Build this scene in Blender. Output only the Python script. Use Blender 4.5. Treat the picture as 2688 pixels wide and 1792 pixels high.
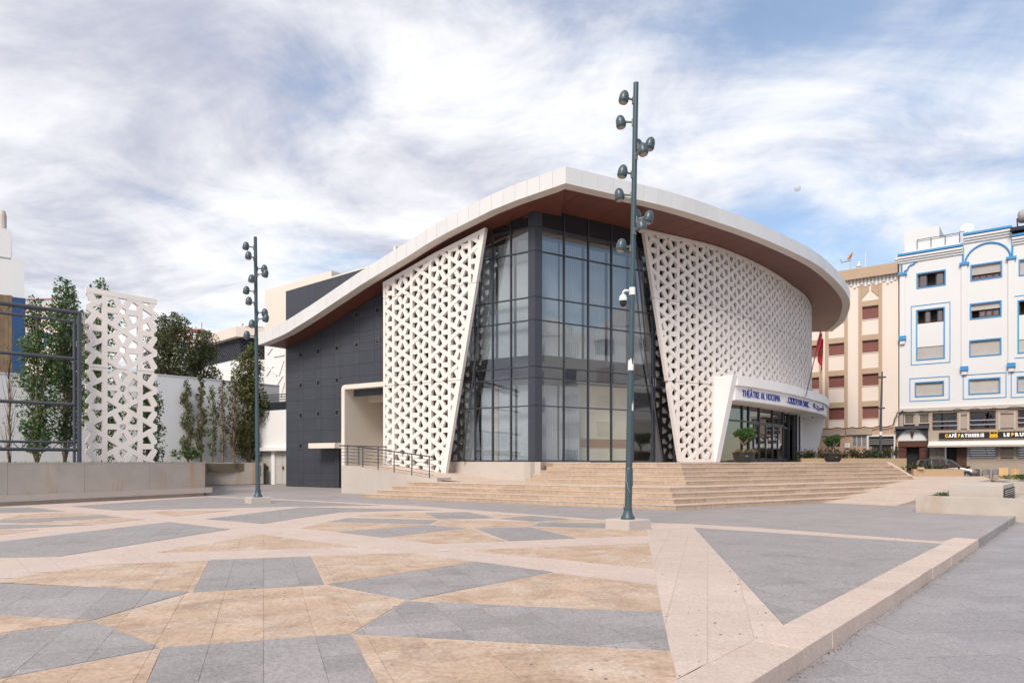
import bpy, bmesh, math, random
from mathutils import Vector, Matrix, noise as mnoise
R_ = math.radians
rnd = random.Random(7)
for o in list(bpy.data.objects):
    bpy.data.objects.remove(o, do_unlink=True)
scn = bpy.context.scene
col = scn.collection

# ------------------------------------------------------------------ camera
EYE = 1.6                       # eye height above the plaza
FPX, CX, HY = 1792.0, 1344.0, 1208.0   # 24 mm lens on the 2688 px wide photograph, horizon line
cam = bpy.data.cameras.new('camera')
cam.sensor_width = 36.0
cam.lens = 24.0
cam.shift_y = (HY - 896.0) / 2688.0
cam.clip_start = 0.05
cam.clip_end = 9000
camo = bpy.data.objects.new('camera', cam)
col.objects.link(camo)
camo.location = (0, 0, EYE)
camo.rotation_euler = (R_(90), 0, 0)
scn.camera = camo

# ------------------------------------------------------------------ sky and sun
SUN_EL, SUN_AZ = R_(44), R_(205)      # azimuth clockwise from +Y: behind the camera, to its left
w = bpy.data.worlds.new('World'); scn.world = w; w.use_nodes = True
nt = w.node_tree; N = nt.nodes; L = nt.links; N.clear()
out = N.new('ShaderNodeOutputWorld')
sky = N.new('ShaderNodeTexSky'); sky.sky_type = 'NISHITA'; sky.sun_disc = False
sky.sun_elevation = SUN_EL; sky.sun_rotation = SUN_AZ
sky.air_density = 1.3; sky.dust_density = 0.3; sky.ozone_density = 4.0
bgs = N.new('ShaderNodeBackground'); bgs.inputs[1].default_value = 0.115
L.new(sky.outputs[0], bgs.inputs[0])
tc = N.new('ShaderNodeTexCoord')
sep = N.new('ShaderNodeSeparateXYZ'); L.new(tc.outputs['Generated'], sep.inputs[0])
def M(op, a, b=None, c=None, clamp=False):
    n = N.new('ShaderNodeMath'); n.operation = op; n.use_clamp = clamp
    for i, v in enumerate((a, b, c)):
        if v is None: continue
        if isinstance(v, (int, float)): n.inputs[i].default_value = v
        else: L.new(v, n.inputs[i])
    return n.outputs[0]
zc = M('MAXIMUM', sep.outputs[2], 0.0)
den = M('ADD', zc, 0.16)
px = M('DIVIDE', sep.outputs[0], den); py = M('DIVIDE', sep.outputs[1], den)
cmb = N.new('ShaderNodeCombineXYZ'); L.new(px, cmb.inputs[0]); L.new(py, cmb.inputs[1])
def wnoise(scale, detail, rough, loc, rot=0, sc=(1, 1, 1), dist=0.0):
    mp = N.new('ShaderNodeMapping'); L.new(cmb.outputs[0], mp.inputs[0])
    mp.inputs['Location'].default_value = loc; mp.inputs['Rotation'].default_value = (0, 0, rot); mp.inputs['Scale'].default_value = sc
    t = N.new('ShaderNodeTexNoise'); L.new(mp.outputs[0], t.inputs['Vector'])
    t.inputs['Scale'].default_value = scale; t.inputs['Detail'].default_value = detail
    t.inputs['Roughness'].default_value = rough; t.inputs['Distortion'].default_value = dist
    return t.outputs['Fac']
def smooth(v, a, b):
    n = N.new('ShaderNodeMapRange'); n.interpolation_type = 'SMOOTHSTEP'
    L.new(v, n.inputs[0]); n.inputs[1].default_value = a; n.inputs[2].default_value = b
    return n.outputs[0]
big = wnoise(0.5, 3, 0.5, (3.1, 0.4, 0))
wisp = wnoise(1.1, 12, 0.62, (1.7, 5.2, 0), R_(-30), (0.72, 1.3, 1), 0.8)
puff = wnoise(2.3, 12, 0.62, (0.3, 2.2, 0), 0, (1, 1, 1), 0.5)
side = M('MULTIPLY', sep.outputs[0], -0.25)
cov = M('ADD', M('ADD', M('MULTIPLY', big, 0.55), M('MULTIPLY', wisp, 0.75)), M('ADD', M('MULTIPLY', puff, 0.42), side))
cmask = smooth(cov, 0.60, 0.93)
cmask = M('ADD', M('MULTIPLY', cmask, 0.80), 0.17)
shade = wnoise(1.0, 10, 0.6, (7.4, 1.9, 0), R_(-25), (0.75, 1.3, 1), 0.7)
shd = smooth(M('ADD', M('MULTIPLY', shade, 0.8), M('MULTIPLY', puff, 0.5)), 0.5, 0.78)
mixc = N.new('ShaderNodeMixRGB'); L.new(shd, mixc.inputs[0])
mixc.inputs[1].default_value = (0.50, 0.515, 0.62, 1); mixc.inputs[2].default_value = (0.97, 0.965, 0.98, 1)
bgc = N.new('ShaderNodeBackground'); L.new(mixc.outputs[0], bgc.inputs[0]); bgc.inputs[1].default_value = 0.74
ms = N.new('ShaderNodeMixShader'); L.new(cmask, ms.inputs[0]); L.new(bgs.outputs[0], ms.inputs[1]); L.new(bgc.outputs[0], ms.inputs[2])
L.new(ms.outputs[0], out.inputs[0])

sl = bpy.data.lights.new('sun', 'SUN'); sl.energy = 2.4; sl.angle = R_(22); sl.color = (1.0, 0.92, 0.82)
so = bpy.data.objects.new('sun', sl); col.objects.link(so)
sdir = Vector((math.sin(SUN_AZ) * math.cos(SUN_EL), math.cos(SUN_AZ) * math.cos(SUN_EL), math.sin(SUN_EL)))
so.rotation_euler = (-sdir).to_track_quat('-Z', 'Y').to_euler()
so.location = (-30, -30, 40)

scn.render.engine = 'CYCLES'
scn.view_settings.view_transform = 'Standard'
scn.view_settings.look = 'None'
scn.view_settings.exposure = 0.58
scn.view_settings.gamma = 1.0
scn.view_settings.use_curve_mapping = False
scn.cycles.max_bounces = 8
scn.cycles.transparent_max_bounces = 16

# ------------------------------------------------------------------ survey helpers (photo pixel -> metres on a known plane)
def gnd(u, v, z=0.0):
    y = (EYE - z) * FPX / (v - HY)
    return Vector(((u - CX) / FPX * y, y, z))
class Frame:
    """vertical facade plane: origin P, running direction d, outward normal n"""
    def __init__(s, P, d, face=(0, -1)):
        s.P = Vector((P[0], P[1])); s.d = Vector(d).normalized(); n = Vector((-s.d.y, s.d.x))
        s.n = n if n.dot(Vector(face)) > 0 else -n
    def p(s, u, z, o=0.0):
        q = s.P + s.d * u + s.n * o
        return Vector((q.x, q.y, z))
    def sv(s, px_, py_, o=0.0):
        P = s.P + s.n * o; t = (px_ - CX) / FPX
        k = (t * P.y - P.x) / (s.d.x - t * s.d.y); y = P.y + k * s.d.y
        return k, EYE + (HY - py_) * y / FPX
    def su(s, px_, o=0.0): return s.sv(px_, HY, o)[0]
class Curve:
    """plan curve through points, parametrised by arc length, normal on the outer side"""
    def __init__(s, pts, face=(0.6, -0.8), n=24):
        P = [Vector(p) for p in pts]; P = [P[0] * 2 - P[1]] + P + [P[-1] * 2 - P[-2]]
        s.q = []
        for i in range(1, len(P) - 2):
            for k in range(n):
                t = k / n; a, b, c, d = P[i - 1], P[i], P[i + 1], P[i + 2]
                s.q.append(0.5 * (2 * b + (c - a) * t + (2 * a - 5 * b + 4 * c - d) * t * t + (3 * b - a - 3 * c + d) * t ** 3))
        s.q.append(P[-2])
        s.l = [0.0]
        for i in range(1, len(s.q)): s.l.append(s.l[-1] + (s.q[i] - s.q[i - 1]).length)
        s.length = s.l[-1]; s.face = Vector(face)
    def at(s, u):
        import bisect
        i = min(max(bisect.bisect_right(s.l, u) - 1, 0), len(s.q) - 2)
        t = (u - s.l[i]) / (s.l[i + 1] - s.l[i])
        pos = s.q[i].lerp(s.q[i + 1], t)
        i0, i1 = max(i - 6, 0), min(i + 7, len(s.q) - 1)
        tg = (s.q[i1] - s.q[i0]).normalized(); n = Vector((tg.y, -tg.x))
        return pos, tg, n
    def p(s, u, z, o=0.0):
        pos, tg, n = s.at(u); q = pos + n * o
        return Vector((q.x, q.y, z))
    def su(s, px_, o=0.0, lo=0.0, hi=None):
        hi = s.length if hi is None else hi
        best, bu = 1e9, lo
        for k in range(801):
            u = lo + (hi - lo) * k / 800; q = s.p(u, 0, o)
            e = abs(q.x / q.y * FPX + CX - px_)
            if e < best: best, bu = e, u
        return bu
    def sv(s, px_, py_, o=0.0):
        u = s.su(px_, o); y = s.p(u, 0, o).y
        return u, EYE + (HY - py_) * y / FPX

# ------------------------------------------------------------------ mesh helpers
class MB:
    def __init__(s): s.v = []; s.f = []
    def add(s, vs, fs):
        k = len(s.v); s.v += [tuple(v) for v in vs]; s.f += [tuple(i + k for i in f) for f in fs]; return s
    def hexa(s, p):      # 8 corners: 0-3 bottom loop, 4-7 top loop
        return s.add(p, [(0, 3, 2, 1), (4, 5, 6, 7), (0, 1, 5, 4), (1, 2, 6, 5), (2, 3, 7, 6), (3, 0, 4, 7)])
    def box(s, x0, x1, y0, y1, z0, z1):
        return s.hexa([(x0, y0, z0), (x1, y0, z0), (x1, y1, z0), (x0, y1, z0), (x0, y0, z1), (x1, y0, z1), (x1, y1, z1), (x0, y1, z1)])
    def fbox(s, fr, u0, u1, z0, z1, o0, o1, seg=1):
        for k in range(seg):
            a = u0 + (u1 - u0) * k / seg; b = u0 + (u1 - u0) * (k + 1) / seg
            s.hexa([fr.p(a, z0, o0), fr.p(b, z0, o0), fr.p(b, z0, o1), fr.p(a, z0, o1), fr.p(a, z1, o0), fr.p(b, z1, o0), fr.p(b, z1, o1), fr.p(a, z1, o1)])
        return s
    def fpoly(s, fr, poly, o0, o1):      # extruded polygon in facade (u,z)
        n = len(poly)
        vs = [fr.p(u, z, o1) for u, z in poly] + [fr.p(u, z, o0) for u, z in poly]
        return s.add(vs, [tuple(range(n)), tuple(range(2 * n - 1, n - 1, -1))] + [(i, (i + 1) % n, n + (i + 1) % n, n + i) for i in range(n)])
    def prism(s, pts, z0, z1):           # vertical prism over plan polygon
        n = len(pts)
        f0 = z0 if callable(z0) else (lambda p: z0); f1 = z1 if callable(z1) else (lambda p: z1)
        vs = [(p[0], p[1], f1(p)) for p in pts] + [(p[0], p[1], f0(p)) for p in pts]
        return s.add(vs, [tuple(range(n)), tuple(range(2 * n - 1, n - 1, -1))] + [(i, (i + 1) % n, n + (i + 1) % n, n + i) for i in range(n)])
    def tube(s, pts, r, n=8, cap=True):
        pts = [Vector(p) for p in pts]; rs = r if isinstance(r, (list, tuple)) else [r] * len(pts)
        k0 = len(s.v); up = Vector((0.13, 0.31, 0.94))
        for i, p in enumerate(pts):
            d = (pts[min(i + 1, len(pts) - 1)] - pts[max(i - 1, 0)]).normalized()
            a = d.cross(up)
            if a.length < 0.05: a = d.cross(Vector((1, 0, 0)))
            a.normalize(); b = d.cross(a)
            for j in range(n):
                t = 2 * math.pi * j / n
                s.v.append(tuple(p + (a * math.cos(t) + b * math.sin(t)) * rs[i]))
        for i in range(len(pts) - 1):
            for j in range(n):
                s.f.append((k0 + i * n + j, k0 + i * n + (j + 1) % n, k0 + (i + 1) * n + (j + 1) % n, k0 + (i + 1) * n + j))
        if cap:
            s.f.append(tuple(k0 + j for j in range(n))[::-1]); s.f.append(tuple(k0 + (len(pts) - 1) * n + j for j in range(n)))
        return s
    def lathe(s, c, prof, n=20, axis=None):
        """prof: list of (radius, height) turned about axis (default z) at c"""
        c = Vector(c); ax = Vector(axis or (0, 0, 1)).normalized()
        a = ax.cross(Vector((0, 1, 0))); a = ax.cross(Vector((1, 0, 0))) if a.length < 0.1 else a
        a.normalize(); b = ax.cross(a); k0 = len(s.v)
        for r, h in prof:
            for j in range(n):
                t = 2 * math.pi * j / n
                s.v.append(tuple(c + ax * h + (a * math.cos(t) + b * math.sin(t)) * r))
        for i in range(len(prof) - 1):
            for j in range(n):
                s.f.append((k0 + i * n + j, k0 + i * n + (j + 1) % n, k0 + (i + 1) * n + (j + 1) % n, k0 + (i + 1) * n + j))
        s.f.append(tuple(k0 + j for j in range(n))[::-1]); s.f.append(tuple(k0 + (len(prof) - 1) * n + j for j in range(n)))
        return s
    def build(s, name, mat, parent=None, smooth=False, bevel=0.0, fix=True):
        me = bpy.data.meshes.new(name)
        me.from_pydata(s.v, [], s.f)
        if fix:
            bm = bmesh.new(); bm.from_mesh(me); bmesh.ops.recalc_face_normals(bm, faces=bm.faces); bm.to_mesh(me); bm.free()
        if smooth:
            for p in me.polygons: p.use_smooth = True
        me.materials.append(mat)
        o = bpy.data.objects.new(name, me); col.objects.link(o)
        if smooth == 'auto':
            try: me.set_sharp_from_angle(angle=R_(35))
            except Exception: pass
        if bevel:
            m = o.modifiers.new('bevel', 'BEVEL'); m.width = bevel; m.segments = 2; m.limit_method = 'ANGLE'; m.angle_limit = R_(40)
        if parent: o.parent = parent
        return o
def link_mesh(name, me, parent=None):
    o = bpy.data.objects.new(name, me); col.objects.link(o)
    if parent: o.parent = parent
    return o
def empty(name, label=None, cat=None, group=None, kind=None, loc=None):
    o = bpy.data.objects.new(name, None); col.objects.link(o); o.empty_display_size = 0.2
    tag(o, label, cat, group, kind); return o
def tag(o, label=None, cat=None, group=None, kind=None):
    if label: o['label'] = label
    if cat: o['category'] = cat
    if group: o['group'] = group
    if kind: o['kind'] = kind
    return o
def copy_tree(o, parent=None):
    c = o.copy(); col.objects.link(c); c.parent = parent
    for ch in list(o.children): copy_tree(ch, c)
    return c
def clip(poly, A, B):                    # keep the left side of the line A->B
    out_ = []
    def sd(p): return (B[0] - A[0]) * (p[1] - A[1]) - (B[1] - A[1]) * (p[0] - A[0])
    for i in range(len(poly)):
        p, q = poly[i], poly[(i + 1) % len(poly)]; a, b = sd(p), sd(q)
        if a >= 0: out_.append(p)
        if (a > 0 and b < 0) or (a < 0 and b > 0):
            t = a / (a - b); out_.append((p[0] + (q[0] - p[0]) * t, p[1] + (q[1] - p[1]) * t))
    return out_
def area(p): return 0.5 * sum(p[i][0] * p[(i + 1) % len(p)][1] - p[(i + 1) % len(p)][0] * p[i][1] for i in range(len(p)))
def ccw(p): p = [(q[0], q[1]) for q in p]; return p if area(p) > 0 else p[::-1]
def clip_convex(poly, conv):
    for i in range(len(conv)):
        if len(poly) < 3: return []
        poly = clip(poly, conv[i], conv[(i + 1) % len(conv)])
    return poly if len(poly) >= 3 and abs(area(poly)) > 1e-5 else []
def interp(tab, x):
    if x <= tab[0][0]: return tab[0][1]
    for (a, b), (c, d) in zip(tab, tab[1:]):
        if x <= c: return b + (d - b) * (x - a) / (c - a)
    return tab[-1][1]

# ------------------------------------------------------------------ materials
MT = {}
def mat(name, base, rough=0.6, var=0.0, scale=2.0, bump=0.0, bscale=60.0, metal=0.0, spec=0.5, dark=None, stain=None, stain_amt=0.0, stain_scale=0.8, stain_range=(0.52, 0.72), speck=None, speck_scale=140, speck_amt=0.5, objvar=0.0, brick=None, streak=False, coat=0.0, stain2=None, stain2_amt=0.5, stain2_scale=2.5, stain2_range=(0.55, 0.7), grain=0.0, grain_scale=26.0):
    """procedural surface: base colour, large-scale variation, stains, grain, fine relief"""
    m = bpy.data.materials.new(name); m.use_nodes = True
    nt = m.node_tree; n, l = nt.nodes, nt.links
    b = n['Principled BSDF']; b.inputs['Roughness'].default_value = rough; b.inputs['Metallic'].default_value = metal
    b.inputs['Specular IOR Level'].default_value = spec
    if coat: b.inputs['Coat Weight'].default_value = coat; b.inputs['Coat Roughness'].default_value = 0.05
    geo = n.new('ShaderNodeNewGeometry'); cur = None
    def tex(sc, det=5, ro=0.6, vec=None, dist=0.0):
        t = n.new('ShaderNodeTexNoise'); t.inputs['Scale'].default_value = sc; t.inputs['Detail'].default_value = det
        t.inputs['Roughness'].default_value = ro; t.inputs['Distortion'].default_value = dist
        l.new(vec or geo.outputs['Position'], t.inputs['Vector']); return t.outputs['Fac']
    def rng(v, a, b_, c=0.0, d=1.0):
        t = n.new('ShaderNodeMapRange'); l.new(v, t.inputs[0])
        t.inputs[1].default_value = a; t.inputs[2].default_value = b_; t.inputs[3].default_value = c; t.inputs[4].default_value = d; return t.outputs[0]
    def mix(f, a, b_, mode='MIX'):
        t = n.new('ShaderNodeMixRGB'); t.blend_type = mode
        for i, v in enumerate((f, a, b_)):
            if isinstance(v, (int, float)): t.inputs[i].default_value = v
            elif isinstance(v, tuple): t.inputs[i].default_value = v if len(v) == 4 else (*v, 1)
            else: l.new(v, t.inputs[i])
        return t.outputs[0]
    cur = (*base, 1)
    if var:
        d2 = dark or tuple(c * 0.72 for c in base)
        cur = mix(rng(tex(scale, 6, 0.62), 0.35, 0.68, 0, var), cur, (*d2, 1))
    if brick:
        br = n.new('ShaderNodeTexBrick'); mp = n.new('ShaderNodeMapping'); l.new(geo.outputs['Position'], mp.inputs[0])
        mp.inputs['Rotation'].default_value = (brick.get('rx', 0), 0, brick.get('rot', 0)); l.new(mp.outputs[0], br.inputs['Vector'])
        br.inputs['Scale'].default_value = 1.0; br.offset = brick.get('offset', 0.5)
        br.inputs['Brick Width'].default_value = brick['w']; br.inputs['Row Height'].default_value = brick['h']
        br.inputs['Mortar Size'].default_value = brick.get('m', 0.006); br.inputs['Mortar Smooth'].default_value = 0.3
        br.inputs['Color1'].default_value = (1, 1, 1, 1); vv = brick.get('v', 0.88); br.inputs['Color2'].default_value = (vv, vv, vv, 1)
        mv = brick.get('mv', 0.6); br.inputs['Mortar'].default_value = (mv, mv, mv, 1)
        cur = mix(1.0, cur, br.outputs['Color'], 'MULTIPLY')
    if stain:
        vec = None
        if streak:
            mp = n.new('ShaderNodeMapping'); l.new(geo.outputs['Position'], mp.inputs[0]); mp.inputs['Scale'].default_value = (1, 1, 0.22); vec = mp.outputs[0]
        cur = mix(rng(tex(stain_scale, 7, 0.65, vec, 0.4), stain_range[0], stain_range[1], 0, stain_amt), cur, (*stain, 1))
    if stain2:
        cur = mix(rng(tex(stain2_scale, 8, 0.7, None, 0.8), stain2_range[0], stain2_range[1], 0, stain2_amt), cur, (*stain2, 1))
    if speck:
        cur = mix(rng(tex(speck_scale, 2, 0.5), 0.6, 0.68, 0, speck_amt), cur, (*speck, 1))
        cur = mix(rng(tex(speck_scale * 0.7, 2, 0.5), 0.36, 0.3, 0, speck_amt * 0.8), cur, (*[c * 0.5 for c in base], 1))
    if grain:
        gm = rng(tex(grain_scale, 7, 0.75), 0.3, 0.7, 1 - grain, 1 + grain); gs = n.new('ShaderNodeVectorMath'); gs.operation = 'SCALE'
        if isinstance(cur, tuple): gs.inputs[0].default_value = cur[:3]
        else: l.new(cur, gs.inputs[0])
        l.new(gm, gs.inputs[3]); cur = gs.outputs[0]
    if objvar:
        oi = n.new('ShaderNodeObjectInfo'); f = rng(oi.outputs['Random'], 0, 1, 1 - objvar, 1 + objvar * 0.5)
        t = n.new('ShaderNodeVectorMath'); t.operation = 'SCALE'
        if isinstance(cur, tuple): t.inputs[0].default_value = cur[:3]
        else: l.new(cur, t.inputs[0])
        l.new(f, t.inputs[3]); cur = t.outputs[0]
    if isinstance(cur, tuple): b.inputs['Base Color'].default_value = cur
    else: l.new(cur, b.inputs['Base Color'])
    if bump:
        bp = n.new('ShaderNodeBump'); bp.inputs['Strength'].default_value = bump; bp.inputs['Distance'].default_value = 0.01
        l.new(tex(bscale, 4, 0.6), bp.inputs['Height']); l.new(bp.outputs[0], b.inputs['Normal'])
    MT[name] = m; return m
def glass_mat(name, tint, refl=1.0, rough=0.0, body=None, body_amt=0.0, wob=0.006):
    m = bpy.data.materials.new(name); m.use_nodes = True; nt = m.node_tree; n, l = nt.nodes, nt.links; n.clear()
    o = n.new('ShaderNodeOutputMaterial'); tr = n.new('ShaderNodeBsdfTransparent'); tr.inputs[0].default_value = (*tint, 1)
    gl = n.new('ShaderNodeBsdfGlossy'); gl.inputs['Roughness'].default_value = rough; gl.inputs['Color'].default_value = (0.95, 0.97, 1, 1)
    lw = n.new('ShaderNodeFresnel'); lw.inputs[0].default_value = 1.55
    mr = n.new('ShaderNodeMapRange'); l.new(lw.outputs[0], mr.inputs[0]); mr.inputs[1].default_value = 0.0; mr.inputs[2].default_value = 1.0
    mr.inputs[3].default_value = 0.10 * refl; mr.inputs[4].default_value = 1.0
    geo = n.new('ShaderNodeNewGeometry'); ns = n.new('ShaderNodeTexNoise'); ns.inputs['Scale'].default_value = 0.55; ns.inputs['Detail'].default_value = 1.0
    l.new(geo.outputs['Position'], ns.inputs['Vector'])
    bp = n.new('ShaderNodeBump'); bp.inputs['Strength'].default_value = 1.0; bp.inputs['Distance'].default_value = wob; l.new(ns.outputs['Fac'], bp.inputs['Height'])
    l.new(bp.outputs[0], gl.inputs['Normal'])
    fm = n.new('ShaderNodeMath'); fm.operation = 'SUBTRACT'; fm.inputs[0].default_value = 1.0; l.new(geo.outputs['Backfacing'], fm.inputs[1])
    fx = n.new('ShaderNodeMath'); fx.operation = 'MULTIPLY'; l.new(fm.outputs[0], fx.inputs[0]); l.new(mr.outputs[0], fx.inputs[1])
    mx = n.new('ShaderNodeMixShader'); l.new(fx.outputs[0], mx.inputs[0])
    if body:
        df = n.new('ShaderNodeBsdfDiffuse'); df.inputs[0].default_value = (*body, 1)
        m2 = n.new('ShaderNodeMixShader'); m2.inputs[0].default_value = body_amt; l.new(tr.outputs[0], m2.inputs[1]); l.new(df.outputs[0], m2.inputs[2]); l.new(m2.outputs[0], mx.inputs[1])
    else: l.new(tr.outputs[0], mx.inputs[1])
    l.new(gl.outputs[0], mx.inputs[2]); l.new(mx.outputs[0], o.inputs[0]); MT[name] = m; return m
def leaf_mat(name, c1, c2, c3=None):
    m = bpy.data.materials.new(name); m.use_nodes = True; nt = m.node_tree; n, l = nt.nodes, nt.links
    b = n['Principled BSDF']; b.inputs['Roughness'].default_value = 0.45
    geo = n.new('ShaderNodeNewGeometry')
    r = n.new('ShaderNodeValToRGB'); l.new(geo.outputs['Random Per Island'], r.inputs[0])
    r.color_ramp.elements[0].color = (*c1, 1); r.color_ramp.elements[1].color = (*c2, 1)
    if c3: e = r.color_ramp.elements.new(0.82); e.color = (*c2, 1); r.color_ramp.elements[2].color = (*c3, 1)
    l.new(r.outputs[0], b.inputs['Base Color'])
    tl = n.new('ShaderNodeBsdfTranslucent'); l.new(r.outputs[0], tl.inputs[0])
    mx = n.new('ShaderNodeMixShader'); mx.inputs[0].default_value = 0.3
    l.new(b.outputs[0], mx.inputs[1]); l.new(tl.outputs[0], mx.inputs[2]); l.new(mx.outputs[0], n['Material Output'].inputs[0])
    MT[name] = m; return m

mat('pink', (0.565, 0.455, 0.4), 0.75, 0.35, 1.3, 0.25, 90, dark=(0.47, 0.35, 0.29), stain=(0.36, 0.26, 0.2), stain_amt=0.35, stain_scale=0.5, stain_range=(0.56, 0.75), speck=(0.3, 0.22, 0.19), speck_scale=70, speck_amt=0.25, brick=dict(w=0.8, h=0.4, rot=R_(49), m=0.004, mv=0.72, v=0.95), grain=0.2, grain_scale=26, stain2=(0.42, 0.3, 0.22), stain2_amt=0.35, stain2_scale=1.6)
mat('pink_tile', (0.575, 0.465, 0.405), 0.75, 0.35, 1.6, 0.25, 90, dark=(0.48, 0.36, 0.3), stain=(0.36, 0.24, 0.17), stain_amt=0.45, stain_scale=0.9, stain_range=(0.58, 0.78), speck=(0.34, 0.25, 0.21), speck_scale=75, speck_amt=0.4, objvar=0.08, grain=0.2, grain_scale=30, stain2=(0.4, 0.27, 0.19), stain2_amt=0.4, stain2_scale=2.6, stain2_range=(0.56, 0.74))
mat('orange_tile', (0.51, 0.375, 0.275), 0.72, 0.75, 1.9, 0.25, 70, dark=(0.4, 0.28, 0.195), stain=(0.56, 0.455, 0.375), stain_amt=0.75, stain_scale=1.1, stain_range=(0.47, 0.64), speck=(0.24, 0.14, 0.085), speck_scale=13, speck_amt=0.22, objvar=0.1, grain=0.3, grain_scale=22, stain2=(0.27, 0.17, 0.115), stain2_amt=0.7, stain2_scale=1.7, stain2_range=(0.5, 0.72))
mat('grey_tile', (0.32, 0.295, 0.29), 0.6, 0.5, 1.1, 0.3, 90, dark=(0.24, 0.22, 0.216), stain=(0.13, 0.122, 0.12), stain_amt=0.55, stain_scale=0.7, stain_range=(0.54, 0.74), speck=(0.46, 0.44, 0.44), speck_scale=85, speck_amt=0.7, objvar=0.13, grain=0.34, grain_scale=30, stain2=(0.4, 0.37, 0.355), stain2_amt=0.4, stain2_scale=2.4, stain2_range=(0.55, 0.75))
mat('grey_paving', (0.34, 0.305, 0.3), 0.65, 0.45, 0.6, 0.25, 80, dark=(0.27, 0.24, 0.235), stain=(0.18, 0.16, 0.155), stain_amt=0.5, stain_scale=0.5, stain_range=(0.56, 0.78), speck=(0.4, 0.38, 0.39), speck_scale=80, speck_amt=0.3, brick=dict(w=0.8, h=0.4, rot=R_(-33), m=0.005, mv=0.8, v=0.9), grain=0.25, grain_scale=20, stain2=(0.42, 0.37, 0.345), stain2_amt=0.35, stain2_scale=1.2)
mat('sidewalk', (0.3, 0.28, 0.282), 0.6, 0.4, 0.8, 0.3, 90, dark=(0.245, 0.227, 0.228), stain=(0.155, 0.145, 0.145), stain_amt=0.45, stain_scale=0.6, stain_range=(0.56, 0.76), speck=(0.47, 0.455, 0.47), speck_scale=80, speck_amt=0.6, objvar=0.1, grain=0.3, grain_scale=30, stain2=(0.38, 0.36, 0.36), stain2_amt=0.35, stain2_scale=2.2)
mat('joint', (0.32, 0.275, 0.24), 0.95, 0.4, 3)
mat('asphalt', (0.085, 0.082, 0.08), 0.85, 0.5, 0.7, 0.3, 50)
mat('earth', (0.16, 0.13, 0.09), 0.95, 0.5, 1.5, 0.4, 20)
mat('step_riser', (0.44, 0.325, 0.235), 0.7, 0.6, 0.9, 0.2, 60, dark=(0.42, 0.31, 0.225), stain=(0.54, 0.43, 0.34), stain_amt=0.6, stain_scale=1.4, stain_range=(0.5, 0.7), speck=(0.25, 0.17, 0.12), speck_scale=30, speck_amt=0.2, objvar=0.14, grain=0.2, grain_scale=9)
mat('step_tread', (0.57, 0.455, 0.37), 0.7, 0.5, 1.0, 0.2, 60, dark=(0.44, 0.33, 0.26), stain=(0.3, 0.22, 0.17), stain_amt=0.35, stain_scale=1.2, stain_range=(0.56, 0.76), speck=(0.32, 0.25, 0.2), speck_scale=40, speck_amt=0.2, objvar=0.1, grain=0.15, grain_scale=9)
mat('concrete', (0.48, 0.425, 0.37), 0.8, 0.7, 0.9, 0.25, 40, dark=(0.36, 0.325, 0.295), stain=(0.42, 0.25, 0.12), stain_amt=0.8, stain_scale=0.9, stain_range=(0.52, 0.68), speck=(0.33, 0.3, 0.27), speck_scale=35, speck_amt=0.2, streak=True)
mat('concrete_clean', (0.5, 0.445, 0.4), 0.8, 0.4, 0.8, 0.2, 40, dark=(0.42, 0.37, 0.33), stain=(0.33, 0.28, 0.23), stain_amt=0.4, stain_scale=1.3, stain_range=(0.56, 0.78), streak=True)
mat('ochre_render', (0.44, 0.31, 0.19), 0.85, 0.5, 1.2, 0.2, 40, stain=(0.5, 0.45, 0.4), stain_amt=0.5, stain_scale=1.2, stain_range=(0.6, 0.75))
mat('lattice_white', (0.79, 0.735, 0.695), 0.7, 0.3, 0.7, 0.15, 60, dark=(0.72, 0.66, 0.62), stain=(0.52, 0.45, 0.39), stain_amt=0.4, stain_scale=1.6, stain_range=(0.57, 0.78), streak=True, objvar=0.035)
mat('cladding_white', (0.68, 0.67, 0.665), 0.35, 0.15, 0.5, objvar=0.035)
mat('lip_panel', (0.70, 0.64, 0.585), 0.45, 0.15, 0.5, objvar=0.04)
mat('soffit_red', (0.155, 0.052, 0.036), 0.42, 0.3, 0.8, objvar=0.09)
mat('clad_dark', (0.052, 0.057, 0.072), 0.38, 0.35, 0.9, 0.06, 30, dark=(0.04, 0.044, 0.056), stain=(0.1, 0.1, 0.11), stain_amt=0.3, stain_scale=1.3, stain_range=(0.6, 0.82), streak=True, objvar=0.08)
mat('joint_dark', (0.022, 0.024, 0.03), 0.8)
mat('frame_dark', (0.042, 0.047, 0.062), 0.36, 0.2, 1.0, metal=0.0)
mat('window_surround', (0.10, 0.095, 0.1), 0.5)
mat('spandrel', (0.02, 0.019, 0.024), 0.16)
mat('plaster_cream', (0.74, 0.67, 0.59), 0.8, 0.3, 0.7, 0.1, 40, dark=(0.68, 0.6, 0.52), stain=(0.55, 0.47, 0.38), stain_amt=0.25, stain_scale=1.2, stain_range=(0.6, 0.8), streak=True)
mat('plaster_white', (0.8, 0.785, 0.775), 0.75, 0.25, 0.6, 0.08, 40, dark=(0.74, 0.72, 0.71), stain=(0.6, 0.56, 0.52), stain_amt=0.25, stain_scale=0.9, stain_range=(0.6, 0.82), streak=True)
mat('portal_white', (0.8, 0.785, 0.785), 0.55, 0.15, 0.8)
mat('garden_wall', (0.86, 0.855, 0.87), 0.85, 0.4, 0.5, 0.1, 30, dark=(0.78, 0.775, 0.79), stain=(0.52, 0.5, 0.5), stain_amt=0.4, stain_scale=0.7, stain_range=(0.55, 0.8), streak=True)
mat('apartment_white', (0.70, 0.695, 0.70), 0.75, 0.2, 0.4, 0.06, 30, dark=(0.64, 0.63, 0.625), stain=(0.5, 0.47, 0.45), stain_amt=0.3, stain_scale=0.7, stain_range=(0.62, 0.85), streak=True)
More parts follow.
